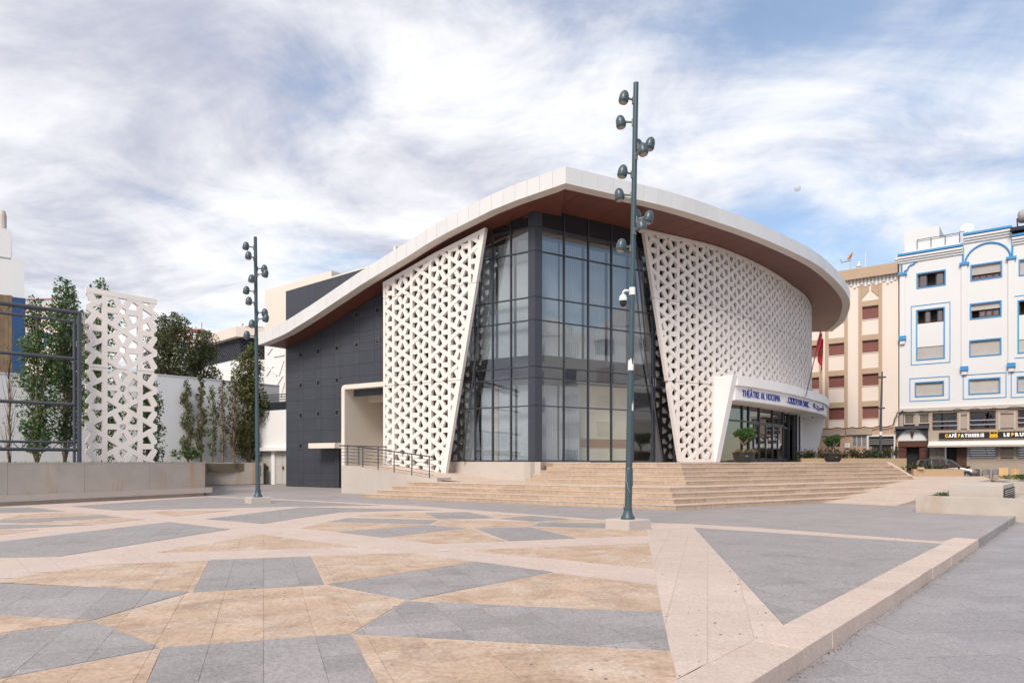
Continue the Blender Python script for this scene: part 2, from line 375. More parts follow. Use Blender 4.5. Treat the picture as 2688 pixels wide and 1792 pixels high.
mat('apartment_beige', (0.76, 0.655, 0.575), 0.8, 0.25, 0.4, 0.06, 30, dark=(0.7, 0.59, 0.51), stain=(0.56, 0.46, 0.38), stain_amt=0.25, stain_scale=0.7, stain_range=(0.6, 0.85), streak=True)
mat('trim_tan', (0.47, 0.34, 0.235), 0.8, 0.25, 0.8)
mat('base_stone_pink', (0.54, 0.365, 0.265), 0.85, 0.6, 2.2, 0.3, 12, dark=(0.4, 0.26, 0.185))
mat('cafe_stone', (0.42, 0.345, 0.285), 0.8, 0.45, 1.0, 0.2, 20, dark=(0.34, 0.275, 0.225))
mat('cafe_stone_pale', (0.5, 0.45, 0.4), 0.8, 0.3, 1.0)
mat('blue_trim', (0.045, 0.27, 0.56), 0.6, 0.2, 2.0)
mat('shutter_red', (0.21, 0.065, 0.05), 0.6, 0.2, 1.0, objvar=0.12)
mat('shutter_grey', (0.5, 0.465, 0.44), 0.6, 0.35, 1.2, objvar=0.1)
mat('wood_brown', (0.1, 0.035, 0.022), 0.5, 0.4, 3.0)
mat('wood_red', (0.085, 0.022, 0.018), 0.5, 0.3, 3.0)
mat('wood_board', (0.3, 0.2, 0.115), 0.85, 0.7, 3.0, dark=(0.16, 0.11, 0.07), objvar=0.2)
mat('wood_pale', (0.62, 0.39, 0.16), 0.6, 0.3, 3.0)
mat('counter_wood', (0.4, 0.22, 0.1), 0.5, 0.3, 3.0)
mat('dark_room', (0.012, 0.011, 0.011), 0.6)
mat('pole_green', (0.04, 0.075, 0.09), 0.42, 0.35, 1.4, dark=(0.055, 0.085, 0.095), stain=(0.1, 0.12, 0.125), stain_amt=0.35, stain_scale=3, stain_range=(0.6, 0.8), spec=0.5)
mat('lamp_green', (0.055, 0.085, 0.098), 0.34, 0.2, 4.0, spec=0.5)
mat('lamp_face', (0.36, 0.3, 0.25), 0.3)
mat('bracket_grey', (0.17, 0.175, 0.17), 0.5, 0.3, 10)
mat('white_plastic', (0.8, 0.79, 0.75), 0.4)
mat('black_plastic', (0.02, 0.02, 0.022), 0.25)
mat('paper_white', (0.78, 0.76, 0.74), 0.9, 0.3, 9)
mat('steel_grey', (0.06, 0.066, 0.085), 0.45, 0.3, 2)
mat('rail_metal', (0.05, 0.055, 0.07), 0.4)
mat('chrome', (0.7, 0.7, 0.72), 0.25, metal=1.0)
mat('sign_blue', (0.028, 0.035, 0.30), 0.4)
mat('sign_black', (0.012, 0.012, 0.014), 0.35)
mat('sign_white', (0.85, 0.85, 0.85), 0.4)
mat('sign_yellow', (0.85, 0.48, 0.02), 0.4)
mat('awning', (0.74, 0.71, 0.69), 0.8, 0.3, 1.2)
mat('flag_red', (0.33, 0.01, 0.022), 0.75, 0.2, 3)
mat('flag_green', (0.01, 0.14, 0.05), 0.75)
mat('pot_black', (0.028, 0.026, 0.025), 0.5, 0.3, 4)
mat('bark', (0.2, 0.145, 0.1), 0.9, 0.5, 8, 0.5, 30, dark=(0.12, 0.085, 0.06))
mat('bark_pale', (0.3, 0.235, 0.18), 0.9, 0.5, 8, 0.5, 30)
mat('curtain', (0.68, 0.68, 0.66), 0.9, 0.2, 0.6)
mat('interior_cream', (0.76, 0.7, 0.56), 0.9)
mat('interior_floor', (0.3, 0.27, 0.23), 0.5)
mat('ceiling_white', (0.6, 0.6, 0.58), 0.9)
mat('door_grey', (0.5, 0.475, 0.44), 0.55, 0.3, 1.0, stain=(0.4, 0.37, 0.33), stain_amt=0.3, streak=True)
mat('car_brown', (0.15, 0.115, 0.105), 0.28, metal=0.4, coat=0.8)
mat('car_white', (0.72, 0.72, 0.72), 0.3, coat=0.8)
mat('car_grey', (0.16, 0.165, 0.175), 0.3, metal=0.4, coat=0.8)
mat('car_glass', (0.012, 0.014, 0.015), 0.04, spec=0.8)
mat('car_black', (0.015, 0.015, 0.016), 0.6)
mat('tyre', (0.018, 0.018, 0.018), 0.85)
mat('alloy', (0.6, 0.6, 0.62), 0.3, metal=0.9)
mat('headlight', (0.75, 0.76, 0.78), 0.12)
mat('tail_red', (0.4, 0.015, 0.012), 0.2)
mat('chair_grey', (0.16, 0.145, 0.15), 0.55)
mat('chair_dark', (0.05, 0.05, 0.06), 0.55)
mat('panel_blue', (0.018, 0.07, 0.19), 0.6, 0.3, 1.5)
mat('brick_red', (0.36, 0.1, 0.075), 0.8, 0.2, 1)
mat('cable', (0.03, 0.027, 0.026), 0.8)
mat('tank_steel', (0.45, 0.43, 0.4), 0.6, 0.8, 5, metal=0.0, dark=(0.15, 0.13, 0.12))
mat('dish_orange', (0.7, 0.26, 0.05), 0.6)
mat('dish_cream', (0.72, 0.68, 0.62), 0.6)
mat('gum', (0.13, 0.115, 0.11), 0.9)
mm_ = mat('moon', (0.75, 0.75, 0.75), 0.95, 0.9, 0.06, dark=(0.5, 0.52, 0.56))
nm_ = mm_.node_tree.nodes; tm_ = nm_.new('ShaderNodeBsdfTransparent'); xm_ = nm_.new('ShaderNodeMixShader'); xm_.inputs[0].default_value = 0.5  # half transparent: stands in for the daylit air in front of the moon
mm_.node_tree.links.new(nm_['Principled BSDF'].outputs[0], xm_.inputs[1]); mm_.node_tree.links.new(tm_.outputs[0], xm_.inputs[2]); mm_.node_tree.links.new(xm_.outputs[0], nm_['Material Output'].inputs[0])
glass_mat('glass', (0.79, 0.82, 0.84), 1.35)
glass_mat('glass_dark', (0.34, 0.36, 0.39), 1.3)
glass_mat('glass_clear', (0.93, 0.94, 0.94), 0.9)
glass_mat('glass_cafe', (0.3, 0.3, 0.3), 0.35)
glass_mat('glass_win', (0.30, 0.32, 0.34), 2.0)
leaf_mat('leaf_poplar', (0.04, 0.085, 0.026), (0.115, 0.195, 0.06), (0.2, 0.29, 0.1))
leaf_mat('leaf_poplar_fall', (0.045, 0.07, 0.02), (0.13, 0.145, 0.045), (0.23, 0.2, 0.075))
leaf_mat('leaf_thin', (0.06, 0.05, 0.025), (0.13, 0.10, 0.045), (0.2, 0.13, 0.08))
leaf_mat('leaf_dark', (0.04, 0.055, 0.02), (0.11, 0.125, 0.045), (0.18, 0.18, 0.08))
leaf_mat('leaf_ficus', (0.02, 0.06, 0.012), (0.07, 0.15, 0.03), (0.14, 0.24, 0.06))
leaf_mat('leaf_dry', (0.1, 0.07, 0.035), (0.2, 0.14, 0.075), (0.08, 0.09, 0.03))
leaf_mat('leaf_rose', (0.02, 0.035, 0.01), (0.06, 0.075, 0.02), (0.12, 0.1, 0.04))
leaf_mat('petal', (0.5, 0.02, 0.02), (0.7, 0.05, 0.04))
leaf_mat('grass_green', (0.03, 0.07, 0.012), (0.08, 0.14, 0.03))

# ================================================================== GROUND
gsh = MB().add([(-2500, -400, -0.2), (2500, -400, -0.2), (2500, 4000, -0.2), (-2500, 4000, -0.2)], [(0, 1, 2, 3)]).build('ground', MT['asphalt'])
tag(gsh, kind='structure')
KP, KD = Vector((1.70, 4.93)), Vector((0.655, 0.755)).normalized()
KN = Vector((KD.y, -KD.x))                       # towards the lower pavement
def K(t, o=0.0):
    q = KP + KD * t + KN * o; return (q.x, q.y)
plaza = MB().prism([K(-14, -.4), K(11.75, -.4), K(11.75, 0), K(24, 0), (27, 40), (60, 74), (60, 95), (-70, 95), (-70, -8)], -0.19, 0.0).build('plaza_paving', MT['grey_paving'])
tag(plaza, kind='structure')
def gp(*pts): return [gnd(u, v).xy[:] for u, v in pts]
pinkp = [K(-14, -.4), K(11.75, -.4)] + gp((2474, 1421), (1990, 1385), (1822, 1375.5), (1650, 1369), (1400, 1350), (1100, 1328), (800, 1312.5), (582, 1303), (552, 1301)) + [(-16.2, 27.2), (-21, 19.5), (-60, 10), (-60, -8)]
MB().add([(x, y, 0.004) for x, y in pinkp], [tuple(range(len(pinkp)))]).build('pink_paving', MT['pink'], plaza)

# ---- paving patches read off the photograph, as plan polygons on the plaza
PATCH = [
 ('g', [(551, 1470.5), (815, 1461), (851, 1534.6), (507, 1554.5)]),
 ('g', [(-260, 1519), (0, 1531.5), (497, 1554.5), (245, 1627.5), (0, 1614), (-260, 1598)]),
 ('o', [(-300, 1560), (-100, 1540), (0, 1525.5), (57, 1513.5), (268, 1482), (549, 1471.5), (507, 1554), (0, 1529.5), (-260, 1516), (-300, 1517)]),
 ('o', [(501, 1557), (854, 1536.5), (1065, 1577.5), (921, 1664), (425.5, 1701), (248, 1629)]),
 ('g', [(245, 1630.5), (421, 1701), (0, 1781.5), (-330, 1850), (-330, 1735), (0, 1665)]),
 ('o', [(-260, 1601), (0, 1616.5), (243, 1628.5), (0, 1663), (-260, 1712)]),
 ('o', [(424, 1704), (385, 1792), (340, 1900), (-250, 1900), (-250, 1840), (0, 1784)]),
 ('g', [(428, 1702.5), (921, 1665.5), (987, 1792), (1040, 1900), (344, 1900), (387, 1792)]),
 ('o', [(925, 1667), (1759, 1711), (1767, 1736), (1778, 1792), (1800, 1900), (1044, 1900), (990, 1792)]),
 ('g', [(1068, 1579), (1737.5, 1608.5), (1758.8, 1708), (927, 1664.5)]),
 ('g', [(861.6, 1535), (1255, 1475), (1450.5, 1502), (1072, 1575.5)]),
 ('o', [(1076, 1577), (1453, 1503.5), (1722.6, 1536), (1736, 1606.5)]),
 ('o', [(818, 1461.6), (960, 1455), (1076, 1452), (1251, 1474.5), (857, 1534)]),
 ('o', [(1217, 1445), (1703, 1425), (1716, 1494), (1470, 1468)]),
 ('o', [(413, 1450), (685, 1402.6), (935, 1435.5)]),
 ('g', [(-300, 1460), (0, 1422), (444, 1370), (602.7, 1389), (153, 1461), (0, 1464), (-300, 1469)]),
 ('g', [(-200, 1376), (0, 1377), (245, 1378), (0, 1388.5), (-200, 1394)]),
 ('o', [(-100, 1391), (103, 1390), (0, 1404.5), (-100, 1420)]),
 ('o', [(11, 1374.5), (245, 1376.5), (383, 1363), (314, 1359)]),
 ('g', [(-150, 1373), (264, 1352), (318, 1357), (50, 1372)]),
 ('o', [(0, 1364), (50, 1351), (176, 1345), (290, 1350.5), (23, 1364.5)]),
 ('g', [(-80, 1334), (76, 1332), (176, 1342.5), (-80, 1348)]),
 ('g', [(187, 1329), (302, 1339.5), (796, 1329), (1000, 1326.5), (800, 1315.5), (582, 1306), (540, 1304)]),
 ('o', [(379, 1343), (612, 1339.5), (455, 1355)]),
 ('g', [(540, 1362), (796, 1331), (1161, 1338), (889, 1344.6), (800, 1357), (687, 1374.7)]),
 ('o', [(932, 1355), (966, 1347.6), (1115, 1345.5), (1149, 1361.6)]),
 ('g', [(1117, 1346), (1229, 1344), (1297, 1359.5), (1153, 1363)]),
 ('g', [(862, 1369), (915, 1359.5), (1149, 1364.6), (1127, 1375.7)]),
 ('o', [(790, 1386), (860, 1370), (1123, 1377), (885, 1396)]),
 ('o', [(1153, 1366), (1195, 1363.8), (1408, 1370), (1391, 1380.8), (1234, 1386), (1136, 1377)]),
 ('o', [(1246, 1347), (1404, 1354), (1302, 1360)]),
 ('g', [(1308, 1361.6), (1395, 1354), (1497, 1361.6), (1408, 1369)]),
 ('o', [(1412, 1369), (1497, 1362.5), (1660, 1371), (1660, 1374)]),
 ('g', [(1395, 1381), (1416.5, 1370.5), (1660, 1375), (1660, 1389)]),
 ('o', [(1404, 1384), (1608, 1388.5), (1699, 1392), (1700, 1407), (1518.5, 1411)]),
 ('g', [(1246, 1387), (1391, 1383), (1514, 1412.7), (1336, 1420)]),
 ('g', [(889, 1397), (1129.5, 1378), (1225, 1387), (1004, 1410.5)]),
 ('o', [(1012.6, 1411), (1238, 1388), (1327, 1420), (1144, 1427.6)]),
 ('g', [(1822, 1385), (2474, 1427.6), (2058, 1641)]),
]
def rot2(p, a): c, s = math.cos(a), math.sin(a); return (p[0] * c - p[1] * s, p[0] * s + p[1] * c)
def tiles(poly, tw, th, ang, gap=0.0032, stag=0.0, ox=0.0, oy=0.0):
    q = ccw([rot2(p, -ang) for p in poly]); res = []
    x0, x1 = min(p[0] for p in q), max(p[0] for p in q); y0, y1 = min(p[1] for p in q), max(p[1] for p in q)
    j = math.floor((y0 - oy) / th)
    while j * th + oy < y1:
        off = ox + (tw * stag if j % 2 else 0); i = math.floor((x0 - off) / tw)
        while i * tw + off < x1:
            a, b = i * tw + off + gap / 2, j * th + oy + gap / 2
            c = clip_convex(q, [(a, b), (a + tw - gap, b), (a + tw - gap, b + th - gap), (a, b + th - gap)])
            if c and abs(area(c)) > 0.004: res.append([rot2(p, ang) for p in c])
            i += 1
        j += 1
    return res
alltiles = []
for kind, px_ in PATCH:
    for t in tiles(gp(*px_), 0.44, 0.44, R_(20)): alltiles.append((kind, t))
strip = gp((1703, 1391), (1818, 1384), (2056, 1643)) + [K(0.9, -.403), K(-0.6, -.403)] + gp((1800, 1900), (1778, 1792), (1766, 1736), (1757, 1708), (1737.5, 1608))
for t in tiles(strip, 0.8, 0.4, R_(74), stag=0.5): alltiles.append(('p', t))
def cdist(t): return math.hypot(sum(p[0] for p in t) / len(t), sum(p[1] for p in t) / len(t))
def vis(t): return any(p[1] > 4.7 and abs(p[0]) < 0.76 * p[1] for p in t)
near = sorted([k for k in range(len(alltiles)) if vis(alltiles[k][1])], key=lambda k: cdist(alltiles[k][1]))[:285]
nearset = set(near)
TZ = {'p': 0.0085, 'o': 0.010, 'g': 0.0115}; TMAT = {'p': 'pink_tile', 'o': 'orange_tile', 'g': 'grey_tile'}
rest = {'p': MB(), 'o': MB(), 'g': MB()}
for k, (kind, t) in enumerate(alltiles):
    dz = rnd.uniform(-0.0012, 0.0012)
    if k in nearset: MB().prism(t, 0.0045, TZ[kind] + dz).build('paving_tile', MT[TMAT[kind]], plaza, fix=False)
    else: rest[kind].prism(t, 0.0045, TZ[kind])
for kind, nm in (('p', 'far_pink_tiles'), ('o', 'far_orange_tiles'), ('g', 'far_grey_tiles')):
    tag(rest[kind].build(nm, MT[TMAT[kind]], plaza, fix=False), kind='stuff')
jb = MB()
for kind, px_ in PATCH:
    q = gp(*px_); jb.add([(x, y, 0.0055) for x, y in q], [tuple(range(len(q)))])
jb.add([(x, y, 0.005) for x, y in strip], [tuple(range(len(strip)))])
jb.build('tile_joints', MT['joint'], plaza)

# ---- kerb and lower pavement
kerb = empty('kerb', kind='structure')
t = -12.0
while t < 21.4:
    ln = 0.82; far = t > 11.7
    wdt = -0.12 if far else -0.4
    MB().prism([K(t + .004, wdt), K(t + ln - .004, wdt), K(t + ln - .004, 0.03 + rnd.uniform(-.004, .004)), K(t + .004, 0.03 + rnd.uniform(-.004, .004))], -0.18, 0.013 + rnd.uniform(-.003, .003)).build('kerbstone', MT['grey_tile' if far else 'pink_tile'], kerb, bevel=0.006)
    t += ln
lowp = [K(-14, 0.032), K(24, 0.032), (34, 34), (60, 34), (60, -8)]
low = MB().add([(x, y, -0.165) for x, y in lowp], [tuple(range(5))]).build('lower_pavement', MT['joint']); tag(low, kind='structure')
lt = tiles(lowp[:2] + [(34, 34), (60, 34), (60, -8)], 0.8, 0.4, R_(7), gap=0.004, stag=0.5)
lt.sort(key=lambda c: cdist(c)); frm = [c for c in lt if vis(c)]; rest_l = MB()
fs = set(id(c) for c in frm[:230])
for c in lt:
    if id(c) in fs: MB().prism(c, -0.17, -0.157 + rnd.uniform(-.0015, .0015)).build('pavement_slab', MT['sidewalk'], low, fix=False)
    else: rest_l.prism(c, -0.17, -0.157)
tag(rest_l.build('far_pavement_slabs', MT['sidewalk'], low, fix=False), kind='stuff')
street = MB().add([(24, 46, 0.006), (60, 24, 0.006), (95, 40, 0.006), (34, 92, 0.006), (10, 92, 0.006)], [(0, 1, 2, 3, 4)]).build('street', MT['asphalt']); tag(street, kind='structure')

# ---- trodden gum spots and windblown bits (far too many to count)
gb = MB(); r = random.Random(12)
for _ in range(130):
    if r.random() < .55: t_ = r.uniform(-1, 11); q = K(t_, r.uniform(-1.9, -.45)); z = .0118
    else: y_ = r.uniform(4.8, 15); q = (r.uniform(-.75, .5) * y_, y_); z = .0112
    rad = r.uniform(.004, .014); n_ = 8; asp = r.uniform(.7, 1.2)
    ring_ = [(q[0] + rad * math.cos(2 * math.pi * i / n_) * asp, q[1] + rad * math.sin(2 * math.pi * i / n_), z + .0012) for i in range(n_)]
    gb.add(ring_ + [(x, y, .009) for x, y, _z in ring_], [tuple(range(n_))] + [(i, (i + 1) % n_, n_ + (i + 1) % n_, n_ + i) for i in range(n_)])
tag(gb.build('gum_spots', MT['gum'], plaza, fix=False), kind='stuff')
lb = MB()
for _ in range(900):
    t_ = r.uniform(-2, 20); q = K(t_, .034 + abs(r.gauss(0, .045))); s = r.uniform(.004, .016); a = r.uniform(0, 6.28)
    c_, s_ = math.cos(a) * s, math.sin(a) * s; z = -.156 + r.uniform(0, .006)
    lb.add([(q[0] - c_, q[1] - s_, z), (q[0] + s_ * .5, q[1] - c_ * .5, z + .003), (q[0] + c_, q[1] + s_, z), (q[0] - s_ * .5, q[1] + c_ * .5, z + .002)], [(0, 1, 2, 3)])
tag(lb.build('windblown_bits', MT['leaf_dry'], low, fix=False), kind='stuff')

# ---- litter that lies on the paving
def speck(name, u, v, sx, sy, m, label, z=0.013):
    p = gnd(u, v); b = MB(); n = 7; vs = []
    for i in range(n):
        a = 2 * math.pi * i / n; r = rnd.uniform(0.6, 1.1); vs.append((p.x + sx * r * math.cos(a), p.y + sy * r * math.sin(a), z))
    b.add(vs + [(v_[0], v_[1], z + 0.004) for v_ in vs], [tuple(range(n))[::-1], tuple(range(n, 2 * n))] + [(i, (i + 1) % n, n + (i + 1) % n, n + i) for i in range(n)])
    return tag(b.build(name, MT[m]), label, 'litter', 'bits of litter on the plaza')
speck('paper_scrap', 1468, 1320.5, .14, .05, 'paper_white', 'crumpled white paper at the foot of the steps')
speck('paper_scrap', 1169, 1445, .12, .05, 'paper_white', 'pale scrap beside an orange patch on the pink paving')

# ================================================================== THEATRE FRAMES
fA = Frame((1.092, 32.6), (-2757, 1792), (0, -1))        # left glazed and dark clad side
fB = Frame((1.092, 32.6), (2956, 1792), (0, -1))         # right glazed side
dA, nA, dB, nB = fA.d, fA.n, fB.d, fB.n
cL = Curve([(5.2, 34.55), (6.9, 35.6), (9.57, 37.2), (11.9, 38.8), (15.0, 41.8), (17.5, 44.7), (19.4, 47.2), (21.6, 50.2), (23.7, 54.0), (25.3, 57.8), (27.2, 63.0), (28.6, 68)])   # right lattice, plan curve
TERR = 1.5
RS = TERR / 9
T0 = Vector((2.34, 29.75))                                 # eave tip
# left eave height: (distance from tip, fascia top z) surveyed on the vertical plane through the eave
fE = Frame(T0, dA, (0, -1))
etab = [(0.0, 14.41)]
for u, v in [(1353, 484), (1289, 511), (1182, 566), (1129, 596), (1062, 640), (952, 708), (880, 757), (820, 798), (749, 843), (700, 865), (678, 873)]:
    etab.append(fE.sv(u, v))
FH = 0.74
def eave(u): return interp(etab, u)
EL = etab[-1][0]
eR = [(2.34, 29.75), (3.61, 30.45), (7.55, 32.6), (10.6, 34.75), (13.1, 36.7), (16.0, 39.3), (18.7, 42.0), (21.2, 45.1), (23.75, 48.7), (25.8, 52.1), (27.4, 55.6), (28.9, 59.5), (30.0, 64.0)]
cE = Curve(eR)
ZT = 14.41; ZS = ZT - FH                                   # fascia top and soffit level on the right side

# ================================================================== STEPS
steps = empty('entrance_steps', 'broad flight of tan stone steps rising to the theatre entrance', 'steps')
Cc = [Vector((5.27 + .065 * k, 21.95 + .55 * k)) for k in range(4)] + [Vector((6.52 + .085 * k, 25.6 + .55 * k)) for k in range(5)]
Lend = [14.0, 13.35, 12.7, 12.0, 7.05, 6.75, 6.45, 6.2, 5.92]
for k in range(9):
    C = Cc[k]; Lp = C + dA * Lend[k]
    Rr = 12.3 if k < 1 else (15.2 if k < 4 else 15.4 - (k - 4) * .2)
    Rp = C + dB * Rr
    if k < 4: back = [Rp + Vector((1.6, 5.0)), C + Vector((1.4, 6.5)), Lp + Vector((1.5, 1.6)) * (1 + .1 * k)]
    else: back = [Rp + Vector((.9, 3.2)), C + Vector((.3, 5.0)), Lp + Vector((.55, .84)) * 1.6]
    if k == 3: back = [Rp + Vector((4.5, 1.5)), Rp + Vector((6.5, 9.0)), C + Vector((1.0, 9.5)), fA.p(1.0, 0, .05).xy, fA.p(6.2, 0, .05).xy, Lp + Vector((.3, .2))]
    if k == 8: back = [Rp + Vector((1.2, 9)), Vector((28, 66)), Vector((20, 70)), fA.p(9, 0, -.4).xy, fA.p(-.3, 0, -.4).xy]
    poly = [Lp, C, Rp] + back
    z0, z1 = k * RS, (k + 1) * RS
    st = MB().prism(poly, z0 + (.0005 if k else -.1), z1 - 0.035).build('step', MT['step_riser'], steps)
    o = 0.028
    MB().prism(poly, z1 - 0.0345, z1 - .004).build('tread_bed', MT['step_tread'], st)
    mit = (nA + nB) / (1 + nA.dot(nB)); dp = .46
    for run, (dd_, nn_, ln_) in enumerate(((dA, nA, Lend[k] + .03), (dB, nB, Rr))):
        u_ = 0.0; first = True
        while u_ < ln_ - .05:
            v_ = min(ln_, u_ + rnd.choice((.9, 1.2, 1.2, 1.5)) + (0 if not first else rnd.uniform(-.3, .3)))
            if ln_ - v_ < .35: v_ = ln_
            ga, gb_ = (0 if first else .003), .003
            qa, qb = C + dd_ * (u_ + ga), C + dd_ * (v_ - gb_)
            def P4(oo, ii): return [(C + mit * oo) if first else (qa + nn_ * oo), qb + nn_ * oo, qb - nn_ * ii, (C - mit * ii) if first else (qa - nn_ * ii)]
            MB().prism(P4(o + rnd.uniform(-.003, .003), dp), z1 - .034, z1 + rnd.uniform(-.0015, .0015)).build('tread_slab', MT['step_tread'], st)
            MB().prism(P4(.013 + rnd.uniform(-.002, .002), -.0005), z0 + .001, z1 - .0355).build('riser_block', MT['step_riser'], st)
            u_ = v_; first = False
# side ramp up to the landing, right of the steps
rampv = [(11.6, 26.07, .004), (13.55, 24.1, .004), (19.9, 29.3, 4 * RS + .004), (17.6, 31.6, 4 * RS + .004)]
rb_ = [(x, y, -0.05) for x, y, z in rampv]
ramp = MB().add(rampv + rb_, [(0, 1, 2, 3), (7, 6, 5, 4), (0, 4, 5, 1), (1, 5, 6, 2), (2, 6, 7, 3), (3, 7, 4, 0)]).build('access_ramp', MT['step_tread'])
tag(ramp, 'pale stone access ramp running up to the right end of the steps', 'ramp')
landing = MB().prism([(17.55, 31.65), (19.85, 29.25), (24.0, 34.2), (27.6, 40), (23.2, 41.5)], 3 * RS, 4 * RS + .002).build('ramp_landing', MT['step_tread']); tag(landing, kind='structure')
low_steps = empty('side_steps', 'three short stone steps between the access ramp and the concrete planter', 'steps')
for k in range(3):
    d = .62 * (2 - k)
    MB().prism([(19.0 - .9 * (2 - k) * .75 + .4, 28.75 - .62 * (2 - k)), (24.6 + d * .7, 33.9 - d * .7), (24.0, 34.6), (19.6, 29.5)], k * RS, (k + 1) * RS).build('step', MT['step_tread'], low_steps)
stringer = MB()
q0, q1 = Cc[8] + dB * 14.7, Cc[4] + dB * 15.5
stringer.add([(q0.x, q0.y, TERR + .03), (q0.x + .22, q0.y + .12, TERR + .03), (q1.x + .22, q1.y + .1, 5 * RS - .1), (q1.x, q1.y, 5 * RS - .1), (q0.x, q0.y, .5), (q0.x + .22, q0.y + .12, .5), (q1.x + .22, q1.y + .1, .5), (q1.x, q1.y, .5)], [(0, 1, 2, 3), (7, 6, 5, 4), (0, 4, 5, 1), (1, 5, 6, 2), (2, 6, 7, 3), (3, 7, 4, 0)])
stringer.build('side_coping', MT['step_tread'], steps)

# ================================================================== THEATRE
TH = empty('theatre_building', 'theatre with sweeping white roof, glazed corner and white star lattice screens', 'theatre')
# ---- roof edge: one L-shaped cladding panel after another (front face + underside lip)
def edge_panel(pa, pb, na, nb, za, zb, lip=0.55):
    """pa,pb plan points of the outer edge, na,nb inward plan vectors, za,zb fascia top"""
    b = MB(); t = 0.05
    for s in (0,):
        A, B = pa, pb; A2, B2 = pa + na * t, pb + nb * t; A3, B3 = pa + na * lip, pb + nb * lip
        b.hexa([(A.x, A.y, za - FH), (B.x, B.y, zb - FH), (B2.x, B2.y, zb - FH), (A2.x, A2.y, za - FH), (A.x, A.y, za), (B.x, B.y, zb), (B2.x, B2.y, zb), (A2.x, A2.y, za)])
    return b
def lip_panel(pa, pb, na, nb, za, zb, lip=0.55):
    A2, B2 = pa + na * .052, pb + nb * .052; A3, B3 = pa + na * lip, pb + nb * lip
    return MB().hexa([(A2.x, A2.y, za - FH), (B2.x, B2.y, zb - FH), (B3.x, B3.y, zb - FH), (A3.x, A3.y, za - FH), (A2.x, A2.y, za - FH + .04), (B2.x, B2.y, zb - FH + .04), (B3.x, B3.y, zb - FH + .04), (A3.x, A3.y, za - FH + .04)])
roof = MB()
nl = 32; g = 0.0045
bis = (-(nA + nB)).normalized() / math.cos(math.acos(max(-1, min(1, nA.dot(nB)))) / 2)
for i in range(nl):
    a, b = EL * i / nl + g, EL * (i + 1) / nl - g
    pa, pb = T0 + dA * a, T0 + dA * b
    ia, ib = -nA, -nA
    if i == 0: pa = T0.copy(); ia = bis
    edge_panel(pa, pb, ia, ib, eave(a), eave(b)).build('fascia_panel', MT['cladding_white'], TH)
    lip_panel(pa, pb, ia, ib, eave(a), eave(b)).build('soffit_edge_panel', MT['lip_panel'], TH)
nr = int(cE.length / 0.85)
for i in range(nr):
    a, b = cE.length * i / nr + g, cE.length * (i + 1) / nr - g
    qa, qb = cE.at(a), cE.at(b); pa, pb, ia, ib = qa[0], qb[0], -qa[2], -qb[2]
    if i == 0: pa = T0.copy(); ia = bis
    edge_panel(pa, pb, ia, ib, ZT, ZT).build('fascia_panel', MT['cladding_white'], TH)
    lip_panel(pa, pb, ia, ib, ZT, ZT).build('soffit_edge_panel', MT['lip_panel'], TH)
# end return on the low left end of the roof
Pe = T0 + dA * EL; Pw = fA.p(18.3, 0, 0).xy; zl = eave(EL)
for i in range(2):
    a, b = i / 2 + .003, (i + 1) / 2 - .003
    pa, pb = Pe.lerp(Pw, a), Pe.lerp(Pw, b); nn = Vector((pb - pa).yx); nn = Vector((nn.x, -nn.y)).normalized()
    if nn.dot(dA) > 0: nn = -nn
    edge_panel(pa, pb, nn, nn, zl, zl).build('fascia_panel', MT['cladding_white'], TH)
# roof sheet on top (from the eaves back over the hall)
back = lambda p, d: p + d
rs = MB(); top = []
NS = 40
lft = [(T0 + dA * (EL * k / NS), eave(EL * k / NS) - .06) for k in range(NS + 1)]
rgt = [(cE.at(cE.length * k / NS)[0], ZT - .06) for k in range(NS + 1)]
vs = []
for k in range(NS + 1):
    p, z = lft[k]; q, z2 = rgt[k]
    p2 = p - nA * .06; q2 = q - cE.at(cE.length * k / NS)[2] * .06
    vs += [(p2.x, p2.y, z), (q2.x, q2.y, z2), (p2.x, p2.y, z - .25), (q2.x, q2.y, z2 - .25)]
fs_ = []
for k in range(NS):
    a, b = 4 * k, 4 * k + 4
    fs_ += [(a, a + 1, b + 1, b)]
rs.add(vs, fs_).build('roof_sheet', MT['cladding_white'], TH)
# ---- red soffit boards
bm_ = T0 + bis * 10
def board(pts, zf):
    if len(pts) < 3 or abs(area(pts)) < .01: return
    MB().prism(pts, lambda p: zf(p), lambda p: zf(p) + .03).build('soffit_board', MT['soffit_red'], TH)
for i in range(20):
    a, b = EL * (i - 3) / 17 + .006, EL * (i - 2) / 17 - .006
    pa, pb = T0 + dA * a, T0 + dA * b
    q = ccw([pa - nA * .551, pb - nA * .551, pb - nA * 3.5, pa - nA * 3.5])
    q = clip(q, (T0.x, T0.y), (bm_.x, bm_.y))
    board(q, lambda p: eave(max(0, (Vector(p) - T0).dot(dA))) - FH + .03 + .0001 * i)
nb_ = 36; wB = cE.length / nb_
for i in range(-3, nb_):
    a, b = wB * i + .008, wB * (i + 1) - .008
    def cpos(u):
        if u >= 0: q_ = cE.at(u); return q_[0], q_[2]
        q_ = cE.at(0); return q_[0] + q_[1] * u, q_[2]
    (pa, na_), (pb, nb2) = cpos(a), cpos(b); e1 = 4.6 if i > 3 else 4.2
    q = ccw([pa - na_ * .551, pb - nb2 * .551, pb - nb2 * e1, pa - na_ * e1])
    if i < 5: q = clip(q, (bm_.x, bm_.y), (T0.x, T0.y))
    board(q, lambda p: ZS + .03)
MB().prism([T0 + bis * 3.0] + [cE.at(cE.length * k / 20)[0] - cE.at(cE.length * k / 20)[2] * 3.0 for k in range(4, 21)] + [Vector((20, 66)), fA.p(6, 0, -14).xy, fA.p(0, 0, -3).xy], ZS + .07, ZS + .12).build('ceiling_void', MT['joint_dark'], TH)

